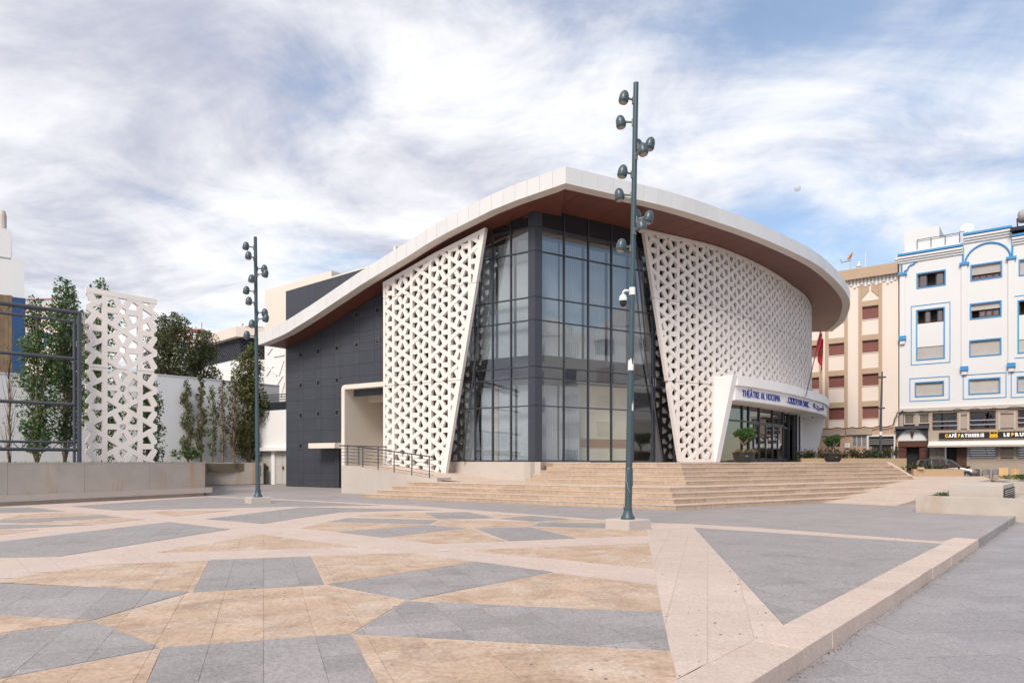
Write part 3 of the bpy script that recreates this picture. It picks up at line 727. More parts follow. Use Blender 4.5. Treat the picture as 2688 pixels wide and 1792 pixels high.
# ---- dark clad wall on the left side
def eave_at_wall(u):           # soffit height above the wall line of frame A
    q = fA.p(u, 0).xy; return eave((q - T0).dot(dA)) - FH + .02
UL = fA.su(752)
frame_lo = fA.su(913); fz_top = fA.sv(913, 1012.6)[1]
clad = MB().fpoly(fA, [(frame_lo, 0), (UL, 0)] + [(UL - (UL - frame_lo) * k / 12, eave_at_wall(UL - (UL - frame_lo) * k / 12)) for k in range(13)], -.5, -.03).fpoly(fA, [(8.3, fz_top), (frame_lo, fz_top), (frame_lo, eave_at_wall(frame_lo)), (8.3, eave_at_wall(8.3))], -.5, -.03).build('dark_wall', MT['joint_dark'], TH)
winU = [fA.su(u) for u in (790.4, 836.3, 885.2, 936.8, 992)]
winpx = {0: (931, 1011.6, 1090.5, 1170), 1: (922.5, 1005, 1086, 1168), 2: (913.8, 998, 1082.7), 3: (826.6, 903.7), 4: (813.5, 893.4)}
upx = (790.4, 836.3, 885.2, 936.8, 992)
ucuts = [UL]
for w_ in winU: ucuts += [w_ + .24, w_ - .24]
ucuts = [c for c in ucuts if c > 8.35] + [8.35]
zref = fA.sv(790.4, 1170)[1]                     # centre of the lowest row of small windows
zc_ = []
for k in range(-2, 8):
    b = zref + k * 1.852
    zc_ += [b - .22, b + .22, b + .22 + .69]
zc_ = sorted(z for z in zc_ if z > .12)
zcuts = [0.02] + zc_
led_z = fA.sv(880, 1170)[1]
wins = [(winU[c], fA.sv(upx[c], v)[1]) for c in winpx for v in winpx[c]]
for i in range(len(ucuts) - 1):
    ua, ub = ucuts[i + 1] + .005, ucuts[i] - .005
    for j in range(len(zcuts) - 1):
        za, zb = zcuts[j] + .005, zcuts[j + 1] - .005
        if any(abs((ua + ub) / 2 - wu) < .2 and abs((za + zb) / 2 - wz) < .3 and zb - za < .6 for wu, wz in wins):
            wu, wz = min(wins, key=lambda w_: abs((ua + ub) / 2 - w_[0]) + abs((za + zb) / 2 - w_[1])); h_ = .12
            pm_ = MB().fbox(fA, ua, ub, za, wz - h_, -.028, .012).fbox(fA, ua, ub, wz + h_, zb, -.028, .012).fbox(fA, ua, wu - h_, wz - h_, wz + h_, -.028, .012).fbox(fA, wu + h_, ub, wz - h_, wz + h_, -.028, .012)
            pm_.build('wall_panel', MT['clad_dark'], clad); continue
        if ub < frame_lo and zb < fz_top: continue
        poly = [(ua, za), (ub, za), (ub, zb), (ua, zb)]
        if zb > eave_at_wall(ua) - .02 or zb > eave_at_wall(ub) - .02:
            poly = clip_convex(poly, [(ua - 1, -1), (ub + 1, -1), (ub + 1, eave_at_wall(ub + 1) - .02), (ua - 1, eave_at_wall(ua - 1) - .02)])
            if not poly: continue
        if ua < frame_lo and za < fz_top and ub > frame_lo: poly = clip_convex(ccw(poly), ccw([(frame_lo, -1), (30, -1), (30, 20), (frame_lo, 20)]))
        if not poly: continue
        MB().fpoly(fA, poly, -.028, .012 + rnd.uniform(-.002, .002)).build('wall_panel', MT['clad_dark'], clad)
for wu, wz in wins:
    wb = MB(); r, t = .17, .05
    for (a, b, c, d) in ((wu - r, wu + r, wz + r - t, wz + r), (wu - r, wu + r, wz - r, wz - r + t), (wu - r, wu - r + t, wz - r + t, wz + r - t), (wu + r - t, wu + r, wz - r + t, wz + r - t)):
        wb.fbox(fA, a, b, c, d, -.027, .03)
    wo = wb.build('small_window', MT['window_surround'], TH)
    MB().fbox(fA, wu - r + t, wu + r - t, wz - r + t, wz + r - t, -.027, -.02).build('pane', MT['dark_room'], wo)
# side return of the dark wall (its left end face)
MB().fbox(fA, UL, UL + .02, 0, eave_at_wall(UL), -9, .012).build('end_wall', MT['clad_dark'], TH)

# ---- white door recess beside the lattice
fr_ = MB(); u0, u1 = 8.45, frame_lo; zt = fz_top; t = .26
dr = empty('door_recess'); dr.parent = TH
prof = [(u1, .2), (u1, zt - .22), (u1 - .06, zt - .06), (u1 - .22, zt), (u0, zt), (u0, zt - t), (u1 - t, zt - t), (u1 - t, .2)]
MB().fpoly(fA, prof[:4] + [(u0, zt), (u0, zt - t), (u1 - t, zt - t), (u1 - t, .2)], -2.6, .5).build('surround', MT['plaster_cream'], dr, bevel=.01)
MB().fbox(fA, u0, u1 - t - .002, .3, zt - t, -2.65, -2.6).build('back_wall', MT['plaster_cream'], dr)
MB().fbox(fA, u0, u1 - t - .002, zt - t - .62, zt - t - .002, -1.6, -1.3).build('beam', MT['plaster_cream'], dr)
MB().fbox(fA, u0 - .12, u0 - .001, .3, zt, -2.6, .5).build('side_wall', MT['plaster_cream'], dr)
# small canopy slab left of the recess
ua, za = fA.sv(844, 1164); ub, zb = fA.sv(915, 1175)
MB().fbox(fA, u1 + .002, ua, za - .3, za, .014, 1.0).build('canopy_slab', MT['plaster_cream'], TH, bevel=.01)
MB().fbox(fA, fA.su(897), fA.su(893) + .25, 0.0, za - .32, .014, .2).build('door_jamb', MT['frame_dark'], TH)

# ---- plinth under the glazing
MB().fbox(fA, -.35, 9.6, -.05, 1.535, -.5, .06).build('plinth', MT['concrete_clean'], TH)
MB().fbox(fB, -.3, 3.3, -.05, 1.53, -.5, .06).build('plinth', MT['concrete_clean'], TH)

# ---- ramp block in front of the door recess, with railing
rp = empty('side_ramp', 'pale rendered side ramp with sloping top left of the steps', 'ramp')
D0 = 4.4
uR0, uR1 = fA.su(896, D0), fA.su(1137.7, D0)
def ztop(u): return interp([(uR1 - .05, 4 * RS + .1), (uR1 + 5.3, 1.36), (40, 1.36)], u)
zz = [uR0 + (uR1 - uR0) * k / 8 for k in range(9)]
rb = MB().fpoly(fA, [(uR0, -.05)] + [(u, ztop(u)) for u in zz] + [(uR1, -.05)], D0 - .22, D0)
rb.build('front_wall', MT['concrete_clean'], rp)
rv = MB()
rows = []
for k, u in enumerate(zz): rows += [fA.p(u, ztop(u) - .03, D0 - .2), fA.p(u, ztop(u) - .03, .02)]
rows += [fA.p(uR1 - 1.2, 4 * RS - .006, D0 - .7), fA.p(uR1 - 1.2, 4 * RS - .006, .02)]
rv.add(rows, [(2 * k, 2 * k + 2, 2 * k + 3, 2 * k + 1) for k in range(9)]); rv.build('ramp_surface', MT['step_tread'], rp)
MB().fbox(fA, uR0, uR0 + .2, -.05, ztop(uR0) - .001, .03, D0 - .22).build('end_wall', MT['concrete_clean'], rp)
MB().fbox(fA, uR1 - .22, uR1, .3, 4 * RS + .16, D0 - 1.0, D0 + .02).build('end_block', MT['concrete_clean'], rp)
rl = empty('ramp_railing', 'dark metal railing with five thin bars along the side ramp', 'railing')
pu = [fA.su(u, D0 - .12) for u in (912.6, 952.5, 992.5, 1034.6, 1081, 1127)]
for u in pu: MB().tube([fA.p(u, ztop(u) - .05, D0 - .12), fA.p(u, ztop(u) + .96, D0 - .12)], .026, 8).build('post', MT['rail_metal'], rl)
ends = [pu[-1] - .25, pu[0] + .55]
MB().tube([fA.p(u, ztop(u) + .97, D0 - .12) for u in (ends[0], pu[4], pu[3], pu[2], pu[0], ends[1])], .03, 8).build('handrail', MT['rail_metal'], rl)
for k in range(5):
    h = .16 + k * .165
    MB().tube([fA.p(u, ztop(u) + h, D0 - .12) for u in (ends[0], pu[4], pu[3], pu[2], pu[0], ends[1])], .011, 6).build('bar', MT['rail_metal'], rl)
for o in (3.0, 1.6): MB().tube([fA.p(ends[1], ztop(ends[1]) - .05, o), fA.p(ends[1], ztop(ends[1]) + .96, o)], .026, 8).build('post', MT['rail_metal'], rl)
for h in (.16, .325, .49, .655, .82): MB().tube([fA.p(ends[1], ztop(ends[1]) + h, D0 - .12), fA.p(ends[1], ztop(ends[1]) + h, .6)], .011, 6).build('bar', MT['rail_metal'], rl)
MB().tube([fA.p(ends[1], ztop(ends[1]) + .97, D0 - .12), fA.p(ends[1], ztop(ends[1]) + .97, .6)], .03, 8).build('handrail', MT['rail_metal'], rl)

# ---- glazed corner
ZL = [1.57, 4.22, 5.56, 6.10, 8.32, 9.42, 11.62, 12.76, 13.72]
mw = .055
def glazing(fr, us, zs, top, o=0.0, special=None):
    for u in us: MB().fbox(fr, u - mw / 2, u + mw / 2, zs[0], top(u), o - .1, o + .05).build('mullion', MT['frame_dark'], TH)
    for z in zs:
        for a, b in zip(us, us[1:]):
            zz_ = z if z < top((a + b) / 2) else None
            if zz_ is None: continue
            MB().fbox(fr, a + mw / 2 + .001, b - mw / 2 - .001, z - mw / 2, z + mw / 2, o - .09, o + .04).build('transom', MT['frame_dark'], TH)
    for a, b in zip(us, us[1:]):
        for j, (c, d) in enumerate(zip(zs, zs[1:])):
            d = min(d, top(a) , top(b))
            if d - c < .15: continue
            m = 'spandrel' if j == len(zs) - 2 else ('glass_dark' if j == 2 else ('glass_clear' if j < 2 and fr is fB and a > 3 else 'glass'))
            MB().fbox(fr, a + mw / 2, b - mw / 2, c + mw / 2, d - mw / 2, o - .03, o - .015).build('spandrel_panel' if m == 'spandrel' else 'pane', MT[m], TH)
uA = [.32, 1.37, 2.45, 3.53, 4.61, 5.69, 6.77, 7.85, 8.9]
glazing(fA, uA, ZL, lambda u: min(13.72, eave_at_wall(u) + .03))
uB = [.36, 1.71, 3.2, 4.69, 6.15, 7.5]
glazing(fB, uB, ZL, lambda u: 13.72)
# corner post, faceted
cp = MB()
g0, g1 = fA.p(.30, 0, .05), fB.p(.34, 0, .05); gm = Vector((1.092, 32.6)) + (nA + nB).normalized() * .07
pl = [g0.xy, gm, g1.xy, fB.p(.34, 0, -.2).xy, fA.p(.3, 0, -.2).xy]
for j in range(len(ZL) - 1):
    MB().prism(pl, ZL[j] + .012, ZL[j + 1] - .012).build('corner_post', MT['frame_dark'], TH)
MB().prism([fA.p(.25, 0, .0).xy, gm - (nA + nB) * .04, fB.p(.3, 0, 0).xy, fB.p(.3, 0, -.1).xy, fA.p(.25, 0, -.1).xy], ZL[0], 13.71).build('corner_core', MT['joint_dark'], TH)
# glazing behind the right lattice: follows the curve
GO = -.75
ag0 = cL.su(1717, GO)
arcs = [ag0 + k * 1.47 for k in range(25)]
for u in arcs: MB().fbox(cL, u - .04, u + .04, 1.5, 13.72, GO - .1, GO + .05).build('mullion', MT['frame_dark'], TH)
pz = [1.5, 5.56, 6.1, 9.42, 12.76, 13.72]
pstart, pend = cL.su(1874), cL.su(2133, lo=20) - 1.2
for a, b in zip(arcs, arcs[1:]):
    for j, (c, d) in enumerate(zip(pz, pz[1:])):
        if j == 0 and pstart - 1.0 < (a + b) / 2 < pend + 1: continue
        MB().fbox(cL, a + .04, b - .04, c + .03, d - .03, GO - .03, GO - .015).build('spandrel_panel' if j in (1, 4) else 'pane', MT['spandrel' if j in (1, 4) else 'glass_dark'], TH)
    for z in pz[1:-1]: MB().fbox(cL, a + .041, b - .041, z - .03, z + .03, GO - .09, GO + .04).build('transom', MT['frame_dark'], TH)

# ---- interior seen through the glass
IN = empty('foyer'); IN.parent = TH
def ip(*uo): return [(fA.p(u, 0, o).xy if f == 'A' else (fB if f == 'B' else cL).p(u, 0, o).xy) for f, u, o in uo]
inner = ip(('A', .3, -.2), ('A', 8.9, -.2), ('A', 8.9, -7.0), ('B', 3.5, -7.5), ('L', 14, -8), ('L', 34, -7), ('L', 34, -.95), ('L', 26, -.95), ('L', 20, -.95), ('L', 14, -.95), ('L', 9, -.95), ('L', 5, -.95), ('B', 7.2, -.2), ('B', .3, -.2))
MB().prism(inner, 5.6, 6.05).build('upper_floor', MT['ceiling_white'], IN)
MB().prism(inner, 13.3, 13.4).build('ceiling', MT['ceiling_white'], IN)
MB().prism(inner, 1.505, 1.53).build('lower_floor', MT['interior_floor'], IN)
bw = ip(('A', 9.2, -.3), ('A', 9.2, -7.0), ('B', 3.5, -7.5), ('L', 14, -8), ('L', 34, -7), ('L', 36, -.9))
for a, b in zip(bw, bw[1:]):
    d = (b - a).normalized(); nn = Vector((-d.y, d.x)) * .15
    MB().prism([a, b, b + nn, a + nn], 1.5, 13.5).build('back_wall', MT['interior_cream'], IN)
def curtain(fr, a, b, z0, z1, o, amp=.014, per=.13):
    n = max(4, int((b - a) / per * 6)); v = []
    for k in range(n + 1):
        u = a + (b - a) * k / n; oo = o + amp * math.sin(2 * math.pi * (u - a) / per + .6 * math.sin(u * 3.1)) + rnd.uniform(-.006, .006)
        v += [fr.p(u, z0, oo), fr.p(u, z1, oo)]
    MB().add(v, [(2 * k, 2 * k + 1, 2 * k + 3, 2 * k + 2) for k in range(n)]).build('curtain', MT['curtain'], IN, smooth=True, fix=False)
for a, b in [(.45, 1.3), (1.45, 2.38), (2.55, 3.45), (3.6, 4.5), (4.75, 5.6), (5.8, 6.6)]: curtain(fA, a, b, 6.72, 12.35, -.42)
for a, b in [(.45, 1.65), (1.78, 3.1), (3.3, 4.6), (4.8, 6.05), (6.25, 7.3)]: curtain(fB, a, b, 6.75, 12.35, -.45)
for a, b in [(.45, 1.3), (1.45, 2.4), (2.85, 3.5), (3.9, 4.55)]: curtain(fA, a, b, 1.62, 5.3, -.5)
for a, b in [(.45, 1.65), (1.78, 3.05)]: curtain(fB, a, b, 1.62, 5.3, -.5)
MB().fbox(fB, 3.3, 7.0, 1.54, 5.5, -1.15, -1.0).build('partition_wall', MT['interior_cream'], IN)
MB().fbox(fB, 3.35, 5.2, 2.28, 2.72, -.999, -.96).build('wall_rail', MT['counter_wood'], IN)
MB().fbox(fB, 5.21, 6.95, 2.28, 2.72, -.999, -.96).build('wall_rail', MT['counter_wood'], IN)
MB().fbox(fA, 2.5, 2.8, 1.54, 5.4, -.9, -.6).build('pillar', MT['interior_cream'], IN)
# raking struts behind the lattices
for fr, pts in ((fA, ((4.1, 1.6, .3), (3.0, 7.5, .5))), (fA, ((3.3, 7.2, .25), (2.6, 12.2, .45)))):
    MB().tube([fr.p(*p) for p in pts], .045, 8).build('strut', MT['frame_dark'], TH)
for pts in (((3.6, 1.6, -.35), (2.2, 8, -.3)), ((2.4, 7.5, -.3), (1.7, 13, -.3))):
    MB().tube([cL.p(*p) for p in pts], .045, 8).build('strut', MT['frame_dark'], TH)

# ---- star lattice panels
def lat_polys(a, sx, x0, z0, box, w_=.122, b_=.074, r_=.078):
    """bands and arms of the six-fold star lattice (period a, x stretched by sx) inside box"""
    c30 = math.cos(R_(30)); h = c30 * a
    Rin = h / 2 - w_ * a / 2; b = b_ * a; r0 = r_ * a
    def pol(r, deg): return (r * math.cos(R_(deg)), r * math.sin(R_(deg)))
    bands, arms = [], []
    i0, i1 = math.floor((box[0] - x0) / (h * sx)) - 1, math.ceil((box[1] - x0) / (h * sx)) + 1
    j0, j1 = math.floor((box[2] - z0) / a) - 2, math.ceil((box[3] - z0) / a) + 2
    for i in range(i0, i1 + 1):
        for j in range(j0, j1 + 1):
            cx, cz = i * h, j * a + (a / 2 if i % 2 else 0)
            W = lambda p: (x0 + (cx + p[0]) * sx, z0 + cz + p[1])
            for k in range(6):
                V0, V1 = pol(a / 2, 30 + 60 * k), pol(a / 2, 90 + 60 * k)
                W0, W1 = pol(Rin / c30, 30 + 60 * k), pol(Rin / c30, 90 + 60 * k)
                n_ = pol(1, 60 + 60 * k); t_ = (-n_[1], n_[0])
                q = lambda r, s: (n_[0] * r + t_[0] * s, n_[1] * r + t_[1] * s)
                bands.append([W(p) for p in (V0, V1, W1, q(Rin, b), q(Rin, -b), W0)])
                arms.append([W(p) for p in (q(Rin, -b), q(Rin, b), q(b / math.tan(R_(30)), b), q(b / math.tan(R_(30)), -b))])
                tn = math.tan(R_(30))
                arms.append([W(p) for p in (q(b / tn, -b), q(b / tn, b), q(r0, r0 * tn), q(r0, -r0 * tn))])
            for sg in (1, -1):
                T = [pol(a / 2, 30), pol(a / 2, -30), (h, 0)]
                if sg < 0: T = [(-p[0], p[1]) for p in T]
                g_ = (sum(p[0] for p in T) / 3, sum(p[1] for p in T) / 3); inr = a / 2 / (2 * math.sqrt(3)); s = (inr - w_ * a / 2) / inr
                I = [(g_[0] + (p[0] - g_[0]) * s, g_[1] + (p[1] - g_[1]) * s) for p in T]
                for k in range(3):
                    k2 = (k + 1) % 3; bands.append([W(p) for p in (T[k], T[k2], I[k2], I[k])])
    return bands, arms
def solid(mb, polys, conv, fn, o0, o1):
    idx, pts, faces, cnt = {}, [], [], {}
    for p in polys:
        p = clip_convex(ccw(p), conv)
        if not p: continue
        ids = []
        for x, z in p:
            k = (round(x, 3), round(z, 3))
            if k not in idx: idx[k] = len(pts); pts.append(k)
            if not ids or ids[-1] != idx[k]: ids.append(idx[k])
        if len(ids) > 1 and ids[0] == ids[-1]: ids.pop()
        if len(ids) < 3: continue
        faces.append(ids)
        for a, b in zip(ids, ids[1:] + ids[:1]): cnt[(a, b)] = cnt.get((a, b), 0) + 1
    n = len(pts); vs = [fn(x, z, o1) for x, z in pts] + [fn(x, z, o0) for x, z in pts]
    fs = [tuple(f) for f in faces] + [tuple(n + i for i in f[::-1]) for f in faces]
    for (a, b) in cnt:
        if (b, a) not in cnt: fs.append((b, a, n + a, n + b))
    mb.add(vs, fs)
def inset(poly, ms):
    n = len(poly); lines = []
    for i in range(n):
        a, b = poly[i], poly[(i + 1) % n]; dx, dy = b[0] - a[0], b[1] - a[1]; l = math.hypot(dx, dy)
        nx, ny = -dy / l * ms[i], dx / l * ms[i]; lines.append(((a[0] + nx, a[1] + ny), (dx, dy)))
    out_ = []
    for i in range(n):
        (p, d), (q, e) = lines[i - 1], lines[i]; den_ = d[0] * e[1] - d[1] * e[0]
        t = ((q[0] - p[0]) * e[1] - (q[1] - p[1]) * e[0]) / den_
        out_.append((p[0] + d[0] * t, p[1] + d[1] * t))
    return out_
def lattice(name, fn, poly, margins, a, sx, x0, z0, parent, thick=.2, mat_='lattice_white', arm_rec=.025, **kw):
    poly = [tuple(p) for p in poly]
    if area(poly) < 0: poly = poly[::-1]; margins = margins[-2::-1] + margins[-1:]
    n = len(poly); Q = poly; lines = []
    for i in range(n):
        A, B = poly[i], poly[(i + 1) % n]; l = math.hypot(B[0] - A[0], B[1] - A[1]); o_ = (-(B[1] - A[1]) / l * margins[i], (B[0] - A[0]) / l * margins[i])
        A2, B2 = (A[0] + o_[0], A[1] + o_[1]), (B[0] + o_[0], B[1] + o_[1]); lines.append((A2, B2))
        if margins[i] > 0: Q = clip(Q, A2, B2)
    box = (min(p[0] for p in Q), max(p[0] for p in Q), min(p[1] for p in Q), max(p[1] for p in Q))
    bands, arms = lat_polys(a, sx, x0, z0, box, **kw)
    mb = MB(); solid(mb, bands, Q, fn, 0, thick); solid(mb, arms, Q, fn, .03, thick - arm_rec)
    for i in range(n):
        if margins[i] <= 0: continue
        st = clip(poly, lines[i][1], lines[i][0])
        if len(st) < 3: continue
        xa, xb = min(p[0] for p in st), max(p[0] for p in st); sg = max(1, int((xb - xa) / .7))
        for k in range(sg):
            c0, c1_ = xa + (xb - xa) * k / sg, xa + (xb - xa) * (k + 1) / sg
            q = clip(clip(st, (c0, 1), (c0, 0)), (c1_, 0), (c1_, 1)) if sg > 1 else st
            if len(q) < 3 or abs(area(q)) < 1e-4: continue
            m_ = len(q); t1 = thick + .004 + .002 * i
            vs = [fn(x, z, t1) for x, z in q] + [fn(x, z, -.004 - .002 * i) for x, z in q]
            mb.add(vs, [tuple(range(m_)), tuple(range(2 * m_ - 1, m_ - 1, -1))] + [(k2, (k2 + 1) % m_, m_ + (k2 + 1) % m_, m_ + k2) for k2 in range(m_)])
    return mb.build(name, MT[mat_], parent)
LA = 1.0                              # left lattice stands 1 m in front of the glazing
fLA = Frame(fA.P + fA.n * (LA - .2), fA.d, (0, -1))
SV = lambda u, v: fA.sv(u, v, LA)
tr, tl, bl, br = SV(1274, 597), SV(1005, 741), SV(1006, 1230), SV(1168, 1251)
tmid = SV(1140, 664)
j1l, j1r = SV(1005, 792), SV(1254, 731.6); j2l, j2r = SV(1006, 1015), SV(1209, 995)
fnA = lambda x, z, o: fLA.p(x, z, o)
def on_edge(z): t = (z - br[1]) / (tr[1] - br[1]); return br[0] + (tr[0] - br[0]) * t
zj1, zj2 = (j1l[1] + j1r[1]) / 2, (j2l[1] + j2r[1]) / 2
cxy = SV(1153.4, 873)                  # a rosette centre
kwA = dict(a=1.64, sx=1.257 / (1.64 * math.cos(R_(30))), x0=cxy[0], z0=cxy[1])
lattice('lattice_panel', fnA, [br, (on_edge(zj2), zj2 - .012), (bl[0], zj2 - .012), bl], [.26, .0, .15, .14], parent=TH, **kwA)
lattice('lattice_panel', fnA, [(on_edge(zj2), zj2 + .012), (on_edge(zj1), zj1 - .012), (bl[0], zj1 - .012), (bl[0], zj2 + .012)], [.26, 0, .15, 0], parent=TH, **kwA)
lattice('lattice_panel', fnA, [(on_edge(zj1), zj1 + .012), tr, tmid, tl, (bl[0], zj1 + .012)], [.26, .2, .2, .15, 0], parent=TH, **kwA)

fnL = lambda x, z, o: cL.p(x, z, o - .2)
aR, hR = 1.71, 1.45
l0t, l0b = cL.su(1690), cL.su(1785)
zr = cL.sv(1755.5, 790)[1]; xr = cL.su(1755.5)
kwR = dict(a=aR, sx=hR / (aR * math.cos(R_(30))), x0=xr, z0=zr)
zk1, zk2 = cL.sv(1717, 782)[1], cL.sv(1759, 1000)[1]
LZ = ZS + .0
def ledge(z): return l0t + (l0b - l0t) * (LZ - z) / (LZ - TERR)
colx = [xr + hR * (2 * k) for k in range(0, 20)]
aP = cL.su(1874)                       # left leg of the portal
pTop = 6.25
xend = cL.length - 1.0
tiers = [(TERR + .005, zk2 - .012), (zk2 + .012, zk1 - .012), (zk1 + .012, LZ)]
for ti, (za, zb) in enumerate(tiers):
    xs = [l0t - .5] + [c for c in colx if c < xend] + [xend]
    for a_, b_ in zip(xs, xs[1:]):
        lo, hi, b2 = za, zb, b_
        if ti == 0:
            if a_ > aP - .3: continue
            b2 = min(b_, aP)
        if ti == 1 and b_ > aP + .3:
            lo = pTop
            if a_ < aP - .2: lattice('lattice_panel', fnL, [(a_ + .006, za), (aP - .004, za), (aP - .004, pTop), (a_ + .006, pTop)], [0, .1, 0, 0], parent=TH, **kwR)
        if hi - lo < .3: continue
        P_ = [(a_ + .006, lo), (b2 - .006, lo), (b2 - .006, hi), (a_ + .006, hi)]
        P_ = clip(P_, (ledge(lo - 1), lo - 1), (ledge(hi + 1), hi + 1)) if False else clip(P_, (ledge(hi + 1), hi + 1), (ledge(lo - 1), lo - 1))
        if len(P_) < 3 or abs(area(P_)) < .05: continue
        P_ = [p for k_, p in enumerate(P_) if math.hypot(p[0] - P_[k_ - 1][0], p[1] - P_[k_ - 1][1]) > .004]
        mg = []
        for k_ in range(len(P_)):
            p, q = P_[k_], P_[(k_ + 1) % len(P_)]
            on = lambda t: abs(t[0] - ledge(t[1])) < .01
            m_ = 0
            if on(p) and on(q): m_ = .2
            elif ti == 0 and abs(p[1] - lo) < .001 and abs(q[1] - lo) < .001: m_ = .16
            elif ti == 2 and abs(p[1] - hi) < .001 and abs(q[1] - hi) < .001: m_ = .22
            elif b2 == aP and abs(p[0] - b2 + .006) < .001 and abs(q[0] - b2 + .006) < .001: m_ = .12
            mg.append(m_)
        lattice('lattice_panel', fnL, P_, mg, parent=TH, **kwR)

# ---- entrance portal
PO = empty('entrance_portal'); PO.parent = TH
OT = 1.25
aQ = cL.su(2133, lo=18) - .4            # right leg
zp1 = 6.3
def radial_leg(a0, w_, ob, ot, z1):
    b = MB(); q = []
    for a in (a0, a0 + w_):
        q += [cL.p(a, TERR + .003, -1.0), cL.p(a, TERR + .003, ob), cL.p(a, z1, ot), cL.p(a, z1, -1.0)]
    return b.add(q, [(0, 1, 2, 3), (7, 6, 5, 4), (0, 4, 5, 1), (1, 5, 6, 2), (2, 6, 7, 3), (3, 7, 4, 0)])
radial_leg(aP + .002, .42, .12, OT, zp1).build('portal_leg', MT['portal_white'], PO, bevel=.02)
radial_leg(aQ - .42, .42, .25, OT, zp1).build('portal_leg', MT['portal_white'], PO, bevel=.02)
ps = 40
MB().fbox(cL, aP + .423, aQ - .423, zp1 - .55, zp1 - .002, -.9, OT, seg=ps).build('canopy_top', MT['portal_white'], PO)
MB().fbox(cL, aP + .423, aQ - .423, zp1 - 1.32, zp1 - .551, OT - .5, OT - .16, seg=ps).build('sign_band', MT['portal_white'], PO)
MB().fbox(cL, aP + .423, aQ - .423, zp1 - 1.36, zp1 - 1.321, -.95, OT - .18, seg=ps).build('canopy_soffit', MT['portal_white'], PO)
# glazed entrance under it
GE = -.55; zd = cL.sv(2000, 1110, GE)[1]; zs_ = zp1 - 1.36
ga, gb = aP + .43, cL.su(2100, GE)
upx_ = [1948, 1965, 1992, 2027, 2055, 2083]
ge = [ga + .02] + [cL.su(u, GE) for u in upx_] + [cL.su(2091, GE)]
for u in ge: MB().fbox(cL, u - .05, u + .05, TERR, zs_, GE - .1, GE + .06).build('entrance_mullion', MT['frame_dark'], PO)
for i, (a, b) in enumerate(zip(ge, ge[1:])):
    MB().fbox(cL, a + .051, b - .051, zd - .05, zd + .05, GE - .09, GE + .05).build('entrance_transom', MT['frame_dark'], PO)
    MB().fbox(cL, a + .05, b - .05, zd + .05, zs_ - .01, GE - .03, GE - .015).build('pane', MT['glass_dark'], PO)
    if 2 <= i <= 5:
        mid = (a + b) / 2
        for (c, d) in ((a + .052, mid - .004), (mid + .004, b - .052)):
            dl = MB()
            for (e, f_, g_, h_) in ((c, c + .09, TERR + .01, zd - .052), (d - .09, d, TERR + .01, zd - .052), (c + .091, d - .091, zd - .15, zd - .052), (c + .091, d - .091, TERR + .01, TERR + .22)): dl.fbox(cL, e, f_, g_, h_, GE - .05, GE + .03)
            do = dl.build('door_leaf', MT['frame_dark'], TH)
            MB().fbox(cL, c + .09, d - .09, TERR + .21, zd - .15, GE - .02, GE - .005).build('pane', MT['glass_dark'], do)
            hx = d - .05 if c < mid - .1 and d < mid else c + .05
            MB().tube([cL.p(hx, TERR + .9, GE + .07), cL.p(hx, TERR + 1.5, GE + .07)], .016, 6).build('handle', MT['chrome'], do)
    else:
        MB().fbox(cL, a + .05, b - .05, TERR + .05, zd - .05, GE - .03, GE - .015).build('pane', MT['glass_dark'], PO)
for u in (2093, 2100):
    a = cL.su(u, GE); MB().fbox(cL, a, a + .12, TERR, zs_, GE - .1, GE + .02).build('entrance_mullion', MT['frame_dark'], PO)
MB().fbox(cL, cL.su(2091, GE) + .05, aQ - .42, TERR + .002, zs_, GE - .16, GE - .105, seg=6).build('white_reveal', MT['portal_white'], PO)
MB().lathe(cL.p(aQ - 2.3, zs_ + .001, .15), [(.06, -.06), (.09, -.03), (.09, 0)], 12).build('ceiling_lamp', MT['black_plastic'], PO)

# ---- sign lettering on the curved band
def glyph_tube(b, pts, a0, z0, h, wd, r, o):
    b.tube([cL.p(a0 + x * wd, z0 + y * h, o) for x, y in pts], r, 6)
def text_mesh(ch, size, ex, bold=.004):
    c = bpy.data.curves.new('t', 'FONT'); c.body = ch; c.size = size; c.extrude = ex; c.align_x = 'LEFT'; c.offset = bold
    o = bpy.data.objects.new('t', c); col.objects.link(o)
    dg = bpy.context.evaluated_depsgraph_get(); me = bpy.data.meshes.new_from_object(o.evaluated_get(dg)); bpy.data.objects.remove(o, do_unlink=True)
    return me
def place_text(txt, fr, u0, u1, z, hgt, o, m, parent, name='letter', ex=.02, sgn=1, capr=.70, bold=.0):
    """letters one by one along a facade; sgn=-1 when u grows to the left in the picture"""
    mesh = [(c, text_mesh(c, hgt / capr, ex, bold)) for c in txt]
    wd = []
    for c, me in mesh:
        xs = [v.co.x for v in me.vertices]; wd.append((max(xs) - min(xs), min(xs)) if xs else (hgt * .38, 0))
    gap = hgt * .15; tot = sum(w_ for w_, _ in wd) + gap * (len(txt) - 1); k = abs(u1 - u0) / tot; x = 0; res = []
    for (c, me), (w_, x0_) in zip(mesh, wd):
        if len(me.vertices):
            for v in me.vertices:
                xx = (v.co.x - x0_ + x) * k; q = fr.p(u0 + sgn * xx, z + v.co.y, o + v.co.z); v.co = q
            me.materials.clear(); me.materials.append(MT[m[c] if isinstance(m, dict) and c in m else (m if isinstance(m, str) else m['*'])]); me.name = name
            for p in me.polygons: p.material_index = 0; p.use_smooth = False
            res.append(link_mesh(name, me, parent))
        x += w_ + gap
    return res
SO = OT - .16
zt0 = zp1 - 1.32 + .2
place_text('THÉÂTRE AL HOCEIMA', cL, cL.su(1948, SO), cL.su(2047, SO), zt0, .37, SO + .022, 'sign_blue', PO)
